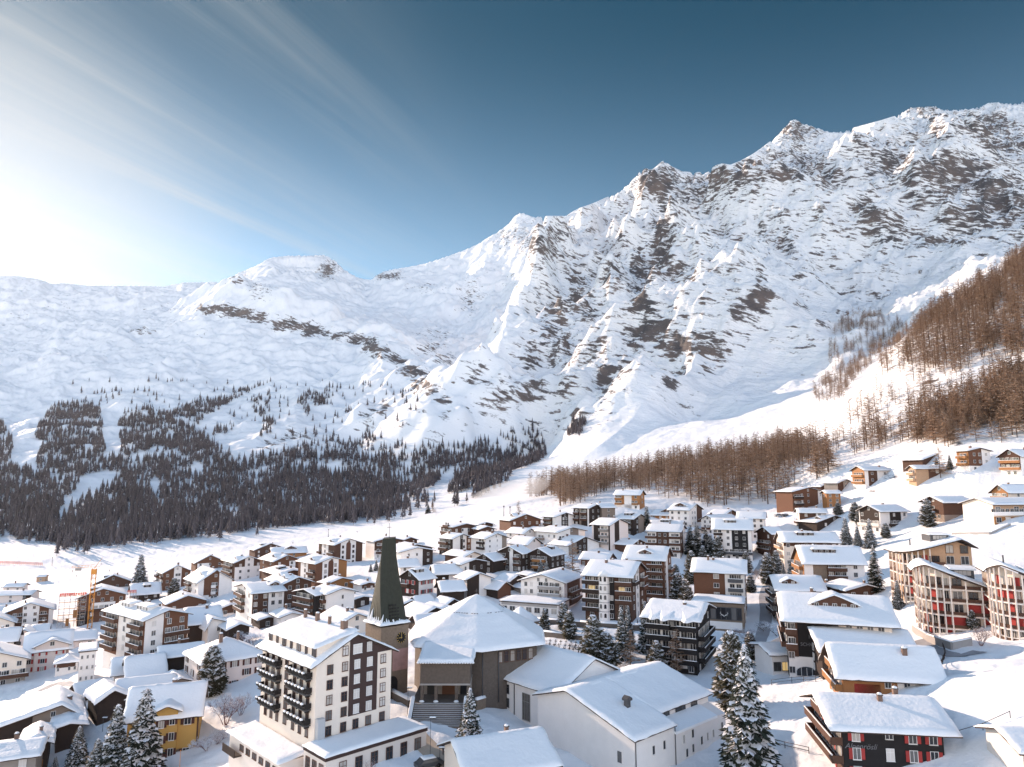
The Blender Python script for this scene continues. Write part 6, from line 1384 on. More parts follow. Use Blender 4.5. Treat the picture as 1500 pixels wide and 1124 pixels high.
pine_p = lambda f: .25*min(1, (f+.10)/.34)**.6*max(0, 1-f)**.50+.012
CROWN = {'spruce': [tree_mesh(s, 26, 15, spr_p, .42, .85, 'needle') for s in (1, 2, 3)],
         'slim': [tree_mesh(s, 28, 13, slim_p, .50, .75, 'needle') for s in (4, 5)],
         'dark': [tree_mesh(s, 26, 14, spr_p, .50, .22, 'needle') for s in (6,)],
         'pine': [tree_mesh(s, 21, 16, pine_p, .05, .62, 'pineneedle', 1.25, .34) for s in (7, 8, 9)]}
TRUNK = {'spruce': trunk_mesh(.017, 'bark'), 'slim': trunk_mesh(.014, 'bark'), 'dark': trunk_mesh(.016, 'bark'), 'pine': trunk_mesh(.018, 'bark', .9)}
def larch_mesh(seed, nb=64, twigs=6, snowf=.12):
    rn = random.Random(seed); V_ = []; Fc = []; mi = []
    def tri(a, b, c, m): k = len(V_); V_.extend([a, b, c]); Fc.append((k, k+1, k+2)); mi.append(m)
    for i in range(nb):
        f = .14+.84*(i+rn.random())/nb; r = (.19*(1-f)**.72+.014)*rn.uniform(.55, 1.2); th = rn.uniform(0, 2*pi); c_, s_ = cos(th), sin(th); dz = r*rn.uniform(-.25, .18)
        p0 = (0, 0, f); p1 = (r*c_, r*s_, f+dz); w_ = .006
        tri((p0[0]-s_*w_, p0[1]+c_*w_, f), (p0[0]+s_*w_, p0[1]-c_*w_, f-w_), p1, 0)
        for q in range(twigs):
            g = rn.uniform(.2, 1.0); x, y, z = r*g*c_, r*g*s_, f+dz*g; an = th+rn.choice((-1, 1))*rn.uniform(.4, 1.5); l = r*rn.uniform(.22, .5); v = rn.uniform(-.5, .35)*l
            e = (x+cos(an)*l, y+sin(an)*l, z+v); ww_ = .0055
            tri((x, y, z-ww_), (x, y, z+ww_), e, 0); tri((x-ww_*s_, y+ww_*c_, z), (x+ww_*s_, y-ww_*c_, z), e, 0)
            if rn.random() < snowf: tri((x-.006, y, z+.004), (x+.006, y, z+.004), (e[0], e[1], e[2]+.004), 1)
    me = bpy.data.meshes.new('crown'); me.from_pydata(V_, [], Fc); me.materials.append(M['larch']); me.materials.append(M['tsnow']); me.polygons.foreach_set('material_index', mi); me.update(); return me
CROWN['larch'] = [larch_mesh(s, 92, 9) for s in (21, 22, 23, 24, 25)]; TRUNK['larch'] = trunk_mesh(.0085, 'lbark', .99)
def bush_mesh(seed, n, m, snowf, spread=1.0):
    rn = random.Random(seed); b = MB(); V_ = []; Fc = []; mi = []
    def tri(a, b_, c, k_): k = len(V_); V_.extend([a, b_, c]); Fc.append((k, k+1, k+2)); mi.append(k_)
    def grow(p, d, l, r, lv):
        e = p+d*l; o = d.orthogonal().normalized()*r; o2 = d.cross(o)
        tri(tuple(p-o), tuple(p+o), tuple(e), 0); tri(tuple(p-o2), tuple(p+o2), tuple(e), 0)
        if lv > 2 and rn.random() < snowf: s_ = l*.16; tri((e.x-s_, e.y-s_, e.z+.01), (e.x+s_, e.y, e.z+.015), (e.x, e.y+s_, e.z+.02), 1); tri((e.x+s_, e.y-s_, e.z), (e.x-s_, e.y, e.z+.015), (e.x, e.y+s_, e.z+.03), 1)
        if lv < 5:
            for i in range(rn.choice((2, 3, 3))):
                nd_ = (d+Vector((rn.uniform(-1, 1), rn.uniform(-1, 1), rn.uniform(-.35, .75)))*.75*spread).normalized(); grow(p.lerp(e, rn.uniform(.55, 1)), nd_, l*rn.uniform(.6, .82), r*.6, lv+1)
    for i in range(n):
        th = rn.uniform(0, 2*pi); grow(Vector((.05*cos(th), .05*sin(th), 0)), Vector((.45*spread*cos(th), .45*spread*sin(th), 1)).normalized(), .30, .012, 0)
    me = bpy.data.meshes.new('branches'); me.from_pydata(V_, [], Fc); me.materials.append(M[m]); me.materials.append(M['tsnow']); me.polygons.foreach_set('material_index', mi); me.update(); return me
_protos = {}
def tree(kind, px, py, ytop, label, wide=1.0, vi=None, group=None, p=None, name=None, hgt=None, rz=None):
    p = p or hit(px, py); h = hgt or max(1.5, CZ+ray(px, ytop)[1]*p.y-p.z)
    v = CROWN[kind]; i = (vi if vi is not None else rnd.randrange(len(v))) % len(v)
    nm = name or {'spruce': 'spruce', 'slim': 'spruce', 'dark': 'spruce', 'pine': 'stone_pine', 'larch': 'larch'}[kind]
    r = thing(nm, label, 'tree', p, rz if rz is not None else rnd.uniform(0, 6.28), group); r.scale = (h*wide, h*wide, h)
    t = ob('trunk', TRUNK[kind], r); ob('crown', v[i], r)
    return r
# big snowy spruces, bottom left
tree('spruce', 166, 1136, 1030, 'big snow laden spruce left of its taller twin before the ochre house', 1.0, 0)
tree('spruce', 206, 1142, 1008, 'tallest snow laden spruce standing right in front of the ochre house', .98, 1)
tree('spruce', 113, 1119, 1063, 'small spruce bowed with snow in front of the dark log barn', 1.15, 2)
tree('spruce', 80, 1128, 1108, 'knee high snowy spruce at the foot of the log barn', 1.2, 0)
tree('spruce', 140, 1136, 1082, 'bushy young spruce under the left of the two big spruces', 1.25, 1)
tree('pine', 309, 1018, 944, 'snow loaded conifer growing against the cream shuttered villa', .95, 0)
tree('spruce', 688, 1101, 1007, 'snowy spruce inside a wooden ring fence on the church square', .98, 2)
tree('spruce', 1098, 1136, 944, 'tallest snowy spruce of all, right of the white hall', .92, 1)
tree('pine', 1074, 1040, 922, 'broad stone pine behind the tall spruce and the white hall', .85, 1)
tree('pine', 1100, 965, 925, 'short stone pine at the end of the tan retaining wall', 1.0, 2)
for px, py, yt, kd, wd, lb in (
    (798,926,892,'pine',.9,'small conifer beside the chapel hut at the churchyard gate'), (826,922,882,'pine',.9,'darker rear conifer of the pair before the inn'), (834,936,893,'pine',.95,'front conifer of the pair before the inn'),
    (870,975,900,'pine',1.0,'tall broad stone pine over the middle of the churchyard'), (888,980,925,'pine',1.25,'squat dark stone pine leaning on the tall churchyard pine'),
    (911,966,889,'slim',.95,'slender spruce right of the churchyard pines'), (921,950,886,'slim',.9,'slender spruce behind the other slender spruce'), (946,955,880,'slim',1.0,'narrow spruce touching the black balcony house'),
    (963,988,938,'pine',1.1,'bluish pine in the shadow of the black balcony house'), (792,846,820,'spruce',1.1,'left twin of the snow white spruces by the yellow balconies'), (801,848,822,'spruce',1.1,'right twin of the snow white spruces by the yellow balconies'),
    (1014,855,806,'pine',.85,'stone pine up the lane between the plank house and turret block'), (1030,828,799,'pine',.9,'stone pine below the dark firs by the black and white block'), (1052,825,784,'pine',.85,'tall stone pine against the black and white block'),
    (994,890,838,'pine',.9,'green gold stone pine between turret block and plank house'), (1006,895,848,'pine',.9,'snowy stone pine hugging the left wall of the plank house'), (990,850,826,'pine',1.0,'low pine behind the turret block corner'),
    (1125,856,809,'pine',.85,'stone pine left of the path up to the cream block'), (1138,845,806,'pine',.85,'stone pine beside the cream apartment block corner'), (1148,848,824,'slim',1.1,'short spruce under the cream block balconies'), (1160,852,816,'slim',1.1,'snowy spruce under the honey balconies'),
    (1094,840,807,'pine',.9,'pine growing behind the plank house gable'), (1100,868,842,'pine',1.1,'dark pine by the right wall of the plank house'),
    (1012,812,770,'dark',1.1,'leftmost dark fir of the clump beside the brown centred lodge'), (1022,814,768,'dark',1.1,'tallest dark fir of the clump beside the brown centred lodge'), (1035,812,773,'dark',1.15,'right dark fir of the clump beside the brown centred lodge'), (1042,818,782,'dark',1.1,'low dark fir touching the black and white block'),
    (1116,806,772,'dark',1.15,'dark fir right of the black and white block'), (1283,866,797,'dark',.75,'lone dark pointed spruce right of the honey balcony block'), (948,778,740,'dark',.9,'thin dark fir by the black house with a white gable'),
    (1316,890,850,'slim',1.2,'frost covered spruce at the corner of the upper curved apartments'), (1425,922,893,'pine',1.0,'green pine before the red panels of the middle curved apartments'),
    (1360,772,730,'pine',.95,'pine standing in front of the stone sided brown chalet'), (1275,802,760,'spruce',1.0,'wide snowy cedar below the glazed gable chalet'), (1240,798,758,'spruce',1.0,'snowy spruce left of the wide cedar'), (1257,800,770,'spruce',1.05,'stubby spruce between the cedar and the left spruce'), (1298,788,766,'pine',1.1,'round pine at the right of the glazed gable chalet'),
    (1228,754,736,'pine',1.4,'rounded green pine under the orange cube house'), (1253,764,735,'pine',1.0,'pine left of the glazed gable chalet'), (1262,770,740,'pine',1.0,'pine touching the glazed gable chalet on its left'), (1392,687,666,'dark',1.0,'small dark fir beside the highest brown and white chalet'), (1372,682,670,'dark',1.1,'tiny dark fir before the white ended dark chalet'),
    (204,860,811,'spruce',1.0,'tall dusky spruce by the brown apartment house near the piste'), (254,874,846,'pine',1.1,'pine between the brown and the brown striped houses'), (543,838,826,'spruce',1.1,'small spruce in the snow left of the church spire'), (551,836,820,'spruce',1.1,'second small spruce close to the church spire'),
    (668,822,806,'dark',1.1,'little fir at the foot of the plain white lodge'), (701,808,790,'pine',1.0,'pine before the recess of the plain white lodge'), (627,752,738,'dark',1.3,'lone dark fir on the edge of the piste'), (1172,770,754,'dark',1.2,'small fir against the white house with the brown front')):
    tree(kd, px, py, yt, lb, wd)
for px, py, yt, wd, lb in ((839,852,788,1.5,'big bare russet larch in front of the long brown house'), (924,990,922,1.5,'bare brown larch right of the churchyard pines'), (992,992,920,1.6,'large bare russet larch in front of the black balcony house'), (634,752,736,1.9,'lone orange larch on the edge of the piste'), (760,760,733,1.4,'lone larch under the drifting snow mist'), (1378,700,655,1.6,'bare larch above the pale timber chalet')):
    tree('larch', px, py, yt, lb, wd)
# bare shrubs
def shrub(px, py, ytop, label, m='twig', snowf=.25, wide=1.0, seed=1, name='bare_shrub', n=6, spread=1.0):
    p = hit(px, py); h = CZ+ray(px, ytop)[1]*p.y-p.z; r = thing(name, label, 'shrub', p, rnd.uniform(0, 6)); r.scale = (h*wide, h*wide, h)
    ob('branches', bush_mesh(seed, n, m, snowf, spread), r); return r
shrub(330, 1062, 1004, 'large bare reddish tree between the ochre house and the tall hotel', wide=1.1, seed=3, name='bare_tree', n=7)
shrub(352, 1048, 1008, 'bare reddish tree leaning on the left corner of the tall hotel', wide=1.1, seed=4, name='bare_tree', n=6)
shrub(318, 1090, 1062, 'snow covered thicket beside the ochre house wall', 'twig', .9, 1.5, 5, n=7, spread=1.4)
shrub(303, 1100, 1070, 'white snowy bush at the right corner of the ochre house', 'twig', .95, 1.3, 6, n=7, spread=1.4)
shrub(352, 946, 920, 'left of two round frosted bushes by the dark barn gable', 'twig', .8, 1.0, 7, n=7, spread=1.3)
shrub(368, 948, 920, 'right of two round frosted bushes by the dark barn gable', 'twig', .8, 1.1, 8, n=7, spread=1.3)
shrub(1437, 946, 908, 'bright pinkish bare bush before the curved apartments', 'twig', .15, 1.0, 9, n=9, spread=1.3)
shrub(1112, 848, 828, 'brown bare bush between the road pines', 'larch', .3, 1.2, 10, n=7)
shrub(1090, 935, 912, 'snowy hedge clump by the road left of the tan wall', 'twig', .9, 1.6, 11, n=7, spread=1.5)
shrub(1120, 925, 905, 'dark snowy hedge at the foot of the dark dormer chalet', 'bark', .7, 1.9, 12, n=7, spread=1.5)
shrub(1140, 932, 906, 'dense snowy hedge left of the hotel front', 'bark', .7, 1.6, 13, n=7, spread=1.5)
shrub(495, 1135, 1098, 'small pinkish bare tree below the hotel front annex', 'twig', .2, .9, 14, name='bare_tree', n=5)
shrub(540, 1140, 1105, 'second pinkish bare tree below the hotel front annex', 'twig', .2, .9, 15, name='bare_tree', n=5)
for i, (px, py, hh) in enumerate(((835,948,8),(845,952,9),(856,950,10),(822,955,8),(812,950,7),(848,962,9),(800,944,7),(862,930,7),(853,932,6))):
    shrub(px, py, py-hh*1.2, ['leafless snowy bush at the back of the graves', 'snow dotted bush in the middle of the graves', 'larger snowy bush left of the tall churchyard pine', 'snowy bush near the church side of the graves', 'small snowy bush by the chapel hut side', 'front snowy bush of the churchyard', 'smallest snowy bush under the terrace wall', 'snowy bush above the terrace wall beside the pine', 'low snowy bush above the terrace wall'][i], 'bark', .8, 1.7, 30+i, n=6, spread=1.5)

# ------------------------------------------------------------------ woods: polygons in the picture laid on the terrain
def inpoly(px, py, poly):
    c = np.zeros(px.shape, bool); n = len(poly)
    for i in range(n):
        x0, y0 = poly[i]; x1, y1 = poly[(i+1) % n]
        k = ((y0 > py) != (y1 > py)); c ^= k & (px < (x1-x0)*(py-y0)/((y1-y0) if y1 != y0 else 1e-9)+x0)
    return c
CA = np.gradient(YY, axis=0)*np.gradient(TT, axis=1)*YY       # ground area of a grid cell
def scatter(polys, n, y0, y1, seed, dens=None, nmin=-9, nscale=60):
    rs = np.random.RandomState(seed); m = np.zeros(XX.shape, bool)
    sel = (YY > y0) & (YY < y1) & (np.abs(TT) < .86)
    for p in polys: m |= inpoly(PXp, PYp, p)
    m &= sel
    if nmin > -5: m &= fbm(XX/nscale, YY/nscale, 3, seed) > nmin
    idx = np.flatnonzero(m)
    if not len(idx): return np.zeros((0, 3))
    wt = CA.ravel()[idx]/np.maximum(YY.ravel()[idx], 200)**.6
    ch = rs.choice(idx, size=n, p=wt/wt.sum())
    dx = rs.uniform(-.5, .5, n); dy = rs.uniform(-.5, .5, n)
    gy = np.gradient(YY, axis=0).ravel()[ch]; gx = (np.gradient(TT, axis=1)*YY).ravel()[ch]
    zz = Z.ravel()[ch]+gz_y.ravel()[ch]*gy*dy+gz_t.ravel()[ch]*gx*dx
    return np.stack([XX.ravel()[ch]+gx*dx+TT.ravel()[ch]*gy*dy, YY.ravel()[ch]+gy*dy, zz], 1)
def bake(name, pts, hs, variants, mats, seed, wide=(.8, 1.2)):
    """one mesh of many trees; variants: list of (verts, tris, material index)"""
    rs = np.random.RandomState(seed); AV = []; AF = []; AM = []; off = 0; vi = rs.randint(len(variants), size=len(pts)); th = rs.rand(len(pts))*6.283; wd = rs.uniform(*wide, len(pts))
    for v, (vv, ff, mm) in enumerate(variants):
        k = np.flatnonzero(vi == v)
        if not len(k): continue
        c, s = np.cos(th[k])[:, None], np.sin(th[k])[:, None]; h = hs[k][:, None]; w_ = (hs[k]*wd[k])[:, None]
        x = (vv[None, :, 0]*c-vv[None, :, 1]*s)*w_+pts[k, 0][:, None]; y = (vv[None, :, 0]*s+vv[None, :, 1]*c)*w_+pts[k, 1][:, None]; z = vv[None, :, 2]*h+pts[k, 2][:, None]
        AV.append(np.stack([x, y, z], -1).reshape(-1, 3)); AF.append((ff[None]+(np.arange(len(k))*len(vv))[:, None, None]+off).reshape(-1, ff.shape[1])); AM.append(np.tile(mm, len(k))); off += len(k)*len(vv)
    me = np_mesh(name, np.concatenate(AV), np.concatenate(AF), mats, False, np.concatenate(AM)); return ob(name, me)
def far_variant(seed, tiers=5, seg=5, r=.17, snow=.2, trunk=.012):
    rn = random.Random(seed); V_ = []; Fc = []; mm = []
    for i in range(3):
        a0, a1 = 2.1*i, 2.1*(i+1); b = len(V_); V_ += [(trunk*cos(a0), trunk*sin(a0), -.1), (trunk*cos(a1), trunk*sin(a1), -.1), (0, 0, 1.0)]; Fc.append((b, b+1, b+2)); mm.append(0)
    for t in range(tiers):
        z0 = .14+.78*t/tiers; rr = r*(1-t/(tiers+.4))
        for j in range(seg):
            an = 2*pi*(j+rn.uniform(-.35, .35))/seg+t; l = rr*rn.uniform(.6, 1.3); w_ = rn.uniform(.28, .5)
            b = len(V_); V_ += [(0, 0, z0+rn.uniform(.16, .24)), (l*cos(an-w_), l*sin(an-w_), z0+rn.uniform(-.03, .03)), (l*cos(an+w_), l*sin(an+w_), z0+rn.uniform(-.03, .03))]
            Fc.append((b, b+1, b+2)); mm.append(1 if rn.random() < snow else 0)
    return np.array(V_), np.array(Fc), np.array(mm)
def from_mesh(mes):
    """join meshes into one variant of triangles"""
    VV = []; FF = []; MM = []; o = 0
    for me, ms in mes:
        me.calc_loop_triangles(); v = np.empty(len(me.vertices)*3, np.float32); me.vertices.foreach_get('co', v); t = np.empty(len(me.loop_triangles)*3, np.int32); me.loop_triangles.foreach_get('vertices', t)
        p = np.empty(len(me.loop_triangles), np.int32); me.loop_triangles.foreach_get('material_index', p)
        VV.append(v.reshape(-1, 3)); FF.append(t.reshape(-1, 3)+o); MM.append(np.array(ms)[p]); o += len(me.vertices)
    return np.concatenate(VV), np.concatenate(FF), np.concatenate(MM)
DARKW = [[(-60,690),(0,680),(30,690),(70,695),(130,680),(190,672),(320,665),(375,670),(440,655),(520,672),(600,668),(700,650),(760,628),(785,625),(800,655),(800,672),(760,690),(735,715),(690,735),(660,745),(650,700),(600,735),(560,760),(500,768),(400,775),(300,788),(200,796),(100,805),(40,815),(-60,830)],
 [(60,660),(50,635),(80,595),(120,590),(150,605),(148,640),(155,660),(130,690),(50,690)], [(172,660),(172,628),(182,605),(215,600),(250,610),(290,635),(325,660),(300,670),(200,680)],
 [(-60,600),(0,620),(20,650),(10,700),(-60,720)], [(250,610),(285,590),(340,580),(365,565),(370,572),(330,595),(300,612),(290,625)], [(368,600),(372,582),(395,585),(395,605),(382,612)], [(435,590),(450,575),(490,580),(480,592),(455,600),(450,612),(445,605)], [(380,640),(385,615),(400,620),(395,645)], [(310,628),(330,628),(335,638),(318,638)], [(640,560),(640,560),(640,560)]]
DARKW2 = [[(390,690),(440,655),(520,640),(600,650),(690,655),(760,630),(800,660),(720,700),(640,740),(560,755),(520,760),(400,720)]]
hole = [[(120,700),(150,690),(185,695),(150,715),(110,745),(85,762),(82,755),(110,720)], [(150,610),(170,605),(178,660),(155,660)], [(-60,790),(0,792),(90,800),(70,815),(-60,815)], [(625,725),(650,700),(655,690),(668,705),(650,730)], [(480,690),(520,684),(520,690),(480,698)], [(195,668),(260,660),(265,668),(200,674)], [(600,745),(660,725),(700,715),(690,735),(650,745)]]
pts = np.concatenate([scatter(DARKW, 11500, 560, 2600, 3, nmin=-.12, nscale=30), scatter(DARKW2, 900, 560, 2600, 4)])
hx, hy = project(pts[:, 0], pts[:, 1], pts[:, 2]); bad = np.zeros(len(pts), bool)
for h_ in hole: bad |= inpoly(hx, hy, h_)
pts = pts[~bad]
rs_ = np.random.RandomState(8)
hs = rs_.uniform(9, 21, len(pts))*np.clip(1.15-pts[:, 1]/5000, .6, 1.1)
FV = [far_variant(s, 7, 6, .15, .02) for s in range(60, 66)]
tag(bake('conifer_forest', pts, hs, FV, [M['forest'], M['tsnow']], 1), 'dark bare forest covering the foot of the mountain across the valley', 'forest', kind='stuff')
# scattered far trees on the mountain
SC = [[(80,550),(330,560),(600,560),(640,640),(500,650),(300,650),(120,600)]]
p2 = scatter(SC, 260, 700, 2600, 6, nmin=-.02, nscale=90)
CLUMP = [[(830,640),(840,615),(862,612),(850,640)], [(1215,500),(1240,465),(1265,460),(1300,470),(1335,485),(1310,510),(1270,540),(1250,560),(1215,545)], [(1190,580),(1215,555),(1250,560),(1230,590),(1200,590)]]
p3 = np.concatenate([scatter(CLUMP[:1], 60, 600, 2200, 7), scatter([[(60,812),(200,786),(330,772),(470,752),(560,742),(640,735),(700,722),(640,750),(560,768),(470,776),(330,793),(200,806),(60,826)]], 90, 420, 1300, 15, nmin=-.05, nscale=40)]); p4 = scatter(CLUMP[1:], 420, 640, 2200, 9)
tag(bake('scattered_conifers', np.concatenate([p2, p3]), np.random.RandomState(9).uniform(10, 20, len(p2)+len(p3)), FV, [M['forest'], M['tsnow']], 2), 'thin scatter of dark conifers on the snowy shoulder above the forest', 'trees', kind='stuff')
LV = [from_mesh([(larch_mesh(s, 50, 6, .12), [0, 1]), (trunk_mesh(.008, 'lbark', .99, 4), [2])]) for s in (41, 42, 43)]
LM = [M['larch'], M['tsnow'], M['lbark']]
tag(bake('gully_larches', p4, np.random.RandomState(10).uniform(12, 20, len(p4)), LV, LM, 3, (1.2, 1.8)), 'brown larch thicket filling the shaded gully between the two slopes', 'trees', kind='stuff')
# the larch wood behind the village and the larches of the right hillside
WOOD = [[(660,745),(690,722),(740,712),(800,700),(870,685),(940,672),(1010,662),(1080,655),(1130,652),(1160,655),(1210,660),(1222,690),(1205,712),(1165,722),(1140,742),(1090,745),(1010,740),(950,722),(900,716),(850,738),(820,744),(812,726),(760,730),(720,736)]]
HILL = [[(1330,500),(1380,455),(1440,420),(1500,385),(1560,370),(1560,560),(1500,520),(1450,530),(1400,545),(1355,545),(1325,535)], [(1400,590),(1440,565),(1500,540),(1560,540),(1560,640),(1500,640),(1450,640),(1400,630)]]
HILL2 = [[(1290,520),(1330,480),(1345,500),(1350,545),(1320,560),(1290,550)], [(1215,660),(1240,610),(1290,570),(1330,545),(1420,550),(1500,560),(1500,640),(1440,655),(1380,655),(1300,650),(1250,672)]]
HILL3 = [[(1330,610),(1350,590),(1400,600),(1420,640),(1400,655),(1335,650)], [(1240,655),(1290,630),(1310,640),(1290,660),(1250,668)]]
pw = scatter(WOOD, 950, 300, 640, 11, nmin=-.34, nscale=14); pa = scatter(HILL, 950, 300, 640, 12, nmin=-.30, nscale=16); pb = scatter(HILL2, 150, 300, 640, 13); pc = scatter(HILL3, 120, 300, 640, 14)
allp = np.concatenate([pw, pa, pb, pc]); kind_ = np.concatenate([np.zeros(len(pw)), np.ones(len(pa)), np.full(len(pb), 2), np.full(len(pc), 2)])
order = np.argsort(allp[:, 1]); near_i = order[:290]; far_i = order[290:]
hh_ = np.random.RandomState(12).uniform(11, 24, len(allp)); hh_[kind_ == 2] *= .85
lp = None
for i in near_i:
    p = Vector(allp[i]); h = float(hh_[i])
    lb = ['bare russet larch in the wood behind the village', 'bare orange larch on the steep hillside at right', 'bare orange larch on the steep hillside at right'][int(kind_[i])]; gp = ['larches of the wood behind the village', 'larches on the right hillside', 'larches on the right hillside'][int(kind_[i])]
    tree('larch', 0, 0, 0, lb, rnd.uniform(1.1, 1.7), None, gp, p, hgt=h)
tag(bake('larch_wood', allp[far_i], hh_[far_i], LV, LM, 4, (1.3, 2.0)), 'the farther larches of the wood and hillside merging into one russet mass', 'wood', kind='stuff')
# ------------------------------------------------------------------ the winter haze
zmin = float(min(V[:, 2].min(), -60))-1.0; zmax = float(V[:, 2].max())+30
b = MB(); b.box((-11000, -2600, zmin), (11000, 7800, zmax), 'snow'); hz_o = b.build('haze'); hz_o.data.materials.clear()
hm = bpy.data.materials.new('haze_air'); hm.use_nodes = True; t = hm.node_tree; t.nodes.clear()
o_n = nd(t, 'ShaderNodeOutputMaterial'); pv = nd(t, 'ShaderNodeVolumePrincipled'); pv.inputs['Color'].default_value = (0.92, 0.96, 1.0, 1); pv.inputs['Density'].default_value = 8e-6; pv.inputs['Anisotropy'].default_value = 0.66
t.links.new(pv.outputs[0], o_n.inputs['Volume']); hz_o.data.materials.append(hm); tag(hz_o, kind='stuff')
# ------------------------------------------------------------------ roads
M['road'] = mat('packed_sandy_snow', (0.50, 0.40, 0.31), 0.9, 0.2, 0.35, 0.3, 3, coords='Object')
M['lane'] = mat('grey_ploughed_lane', (0.36, 0.35, 0.36), 0.85, 0.3, 0.3, 0.3, 3)
M['bank'] = M['snow']
def road(name, pts, wd, mt, lift=.07):
    P = [hit(*p) for p in pts]; Q = [P[0]]
    for a_, b_q in zip(P[:-1], P[1:]):
        n = max(2, int((b_q-a_).length/1.2))
        for i in range(1, n+1): Q.append(a_.lerp(b_q, i/n))
    for _ in range(3): Q = [Q[0]]+[(Q[i-1]+Q[i]*2+Q[i+1])/4 for i in range(1, len(Q)-1)]+[Q[-1]]
    V_ = []; m_ = 7; rn = random.Random(len(Q))
    for i, q in enumerate(Q):
        d = (Q[min(i+1, len(Q)-1)]-Q[max(i-1, 0)]).to_2d().normalized(); n = Vector((-d.y, d.x)); wj = wd*(1+.12*float(pn(i*.13, wd, 4)))
        for k in range(m_):
            f = (k/(m_-1)-.5)*wj; x, y = q.x+n.x*f, q.y+n.y*f; V_.append((x, y, G(x, y)+lift))
    fs = [(i*m_+k, i*m_+k+1, (i+1)*m_+k+1, (i+1)*m_+k) for i in range(len(Q)-1) for k in range(m_-1)]
    b = MB(); b.solid(V_, fs, mt, True); tag(b.build(name, fix=False), kind='structure')
road('street', [(577,1060),(600,1072),(622,1090),(645,1112),(668,1135)], 3.6, 'road')
road('lane', [(1102,965),(1112,940),(1121,915),(1122,893),(1119,874),(1125,858)], 3.4, 'lane')
road('lane', [(1100,852),(1110,835),(1117,820)], 2.6, 'lane')
road('path', [(1098,1120),(1085,1095),(1072,1075)], 2.6, 'road')
road('road', [(1345,938),(1372,953),(1405,962),(1436,955)], 3.2, 'lane')
road('path', [(62,1012),(84,1000),(118,1006),(140,1020)], 2.4, 'lane')
# ------------------------------------------------------------------ people
def person(label, p, rz, hgt=1.75, stride=.25, coat='cloth', group=None):
    root = thing('person', label, 'person', p, rz, group)
    me = bpy.data.meshes.new('body'); J = {}
    pts = [('pel', (0, 0, .93), .13), ('che', (0, .02, 1.25), .16), ('nek', (0, .03, 1.47), .06), ('hed', (0, .05, 1.62), .10), ('top', (0, .05, 1.72), .07),
           ('hl', (-.10, 0, .88), .09), ('kl', (-.11, stride*.45, .48), .065), ('al', (-.11, stride*.35, .09), .05), ('tl', (-.11, stride*.35+.16, .03), .045),
           ('hr', (.10, 0, .88), .09), ('kr', (.11, -stride*.15, .48), .065), ('ar', (.11, -stride*.8, .10), .05), ('tr', (.11, -stride*.8+.16, .04), .045),
           ('sl', (-.19, .02, 1.39), .065), ('el', (-.25, -.06, 1.12), .05), ('wl', (-.24, .06, .88), .04), ('fl', (-.24, .09, .80), .03),
           ('sr', (.19, .02, 1.39), .065), ('er', (.25, .05, 1.12), .05), ('wr', (.23, .20, .92), .04), ('fr', (.23, .24, .85), .03)]
    ed = [('pel', 'che'), ('che', 'nek'), ('nek', 'hed'), ('hed', 'top'), ('pel', 'hl'), ('hl', 'kl'), ('kl', 'al'), ('al', 'tl'), ('pel', 'hr'), ('hr', 'kr'), ('kr', 'ar'), ('ar', 'tr'), ('che', 'sl'), ('sl', 'el'), ('el', 'wl'), ('wl', 'fl'), ('che', 'sr'), ('sr', 'er'), ('er', 'wr'), ('wr', 'fr')]
    ix = {k: i for i, (k, _, _) in enumerate(pts)}; s_ = hgt/1.75
    me.from_pydata([tuple(c*s_ for c in v) for _, v, _ in pts], [(ix[a_], ix[b_q]) for a_, b_q in ed], []); me.materials.append(M[coat])
    o = ob('body', me, root); sk = o.modifiers.new('skin', 'SKIN')
    for i, (_, _, r_) in enumerate(pts): me.skin_vertices[0].data[i].radius = (r_*s_, r_*s_)
    me.skin_vertices[0].data[0].use_root = True; ss = o.modifiers.new('sub', 'SUBSURF'); ss.levels = 1; ss.render_levels = 1
    b = MB(); b.ball((0, .055*s_, 1.70*s_), .112*s_, 'metal', 8, 5, (1, 1.05, .7)); b.build('hat', root)
    return root
person('person in dark clothes walking along the sunny street below the church steps', hit(649, 1106), R(-30))
person('person in blue standing on the path at the back of the churchyard', hit(934, 917), R(90), stride=.05)
for i, (px, py, lb) in enumerate(((523, 781, 'tiny skier far out on the piste above the arched window house'), (429, 797, 'tiny skier crossing the piste by the dormer house'), (148, 828, 'tiny dark skier at the far left of the snowfield'), (112, 846, 'skier stopped on the field behind the crane'), (160, 838, 'skier by the brown barn house roof'), (106, 839, 'skier on the field right of the tan hut'))):
    person(lb, hit(px, py), R(40*i), 1.8, .1)
# ------------------------------------------------------------------ posts, poles, fences
def pole(name, label, px, py, ytop, r=.06, m='steel', cat='pole', lamp=False, flag=False):
    p = hit(px, py); h = CZ+ray(px, ytop)[1]*p.y-p.z; root = thing(name, label, cat, p); b = MB(); b.tube((0, 0, -.5), (0, 0, h), r, r*.6, m, 6); b.build('shaft', root)
    if lamp: b = MB(); b.box((-.12, -.14, h-.05), (.75, .14, h+.09), 'metal'); b.box((-.16, -.18, h+.091), (.8, .18, h+.2), 'snow'); b.build('lamp_head', root)
    else: b = MB(); b.ball((0, 0, h), r*2, m, 6, 4); b.build('cap', root)
    return root
pole('flagpole', 'tall white flagpole rising behind the tall cream hotel', 477, 930, 871, .11, 'frame', 'flagpole')
pole('street_lamp', 'street lamp next to the walking person on the sunny street', 644, 1122, 1096, .07, 'metal', 'lamp', True)
pole('street_lamp', 'slim street lamp in front of the church steps', 597, 1050, 1008, .06, 'metal', 'lamp', True)
pole('street_lamp', 'thin lamp mast on the snow right of the front annex', 630, 1115, 1052, .05, 'metal', 'lamp', True)
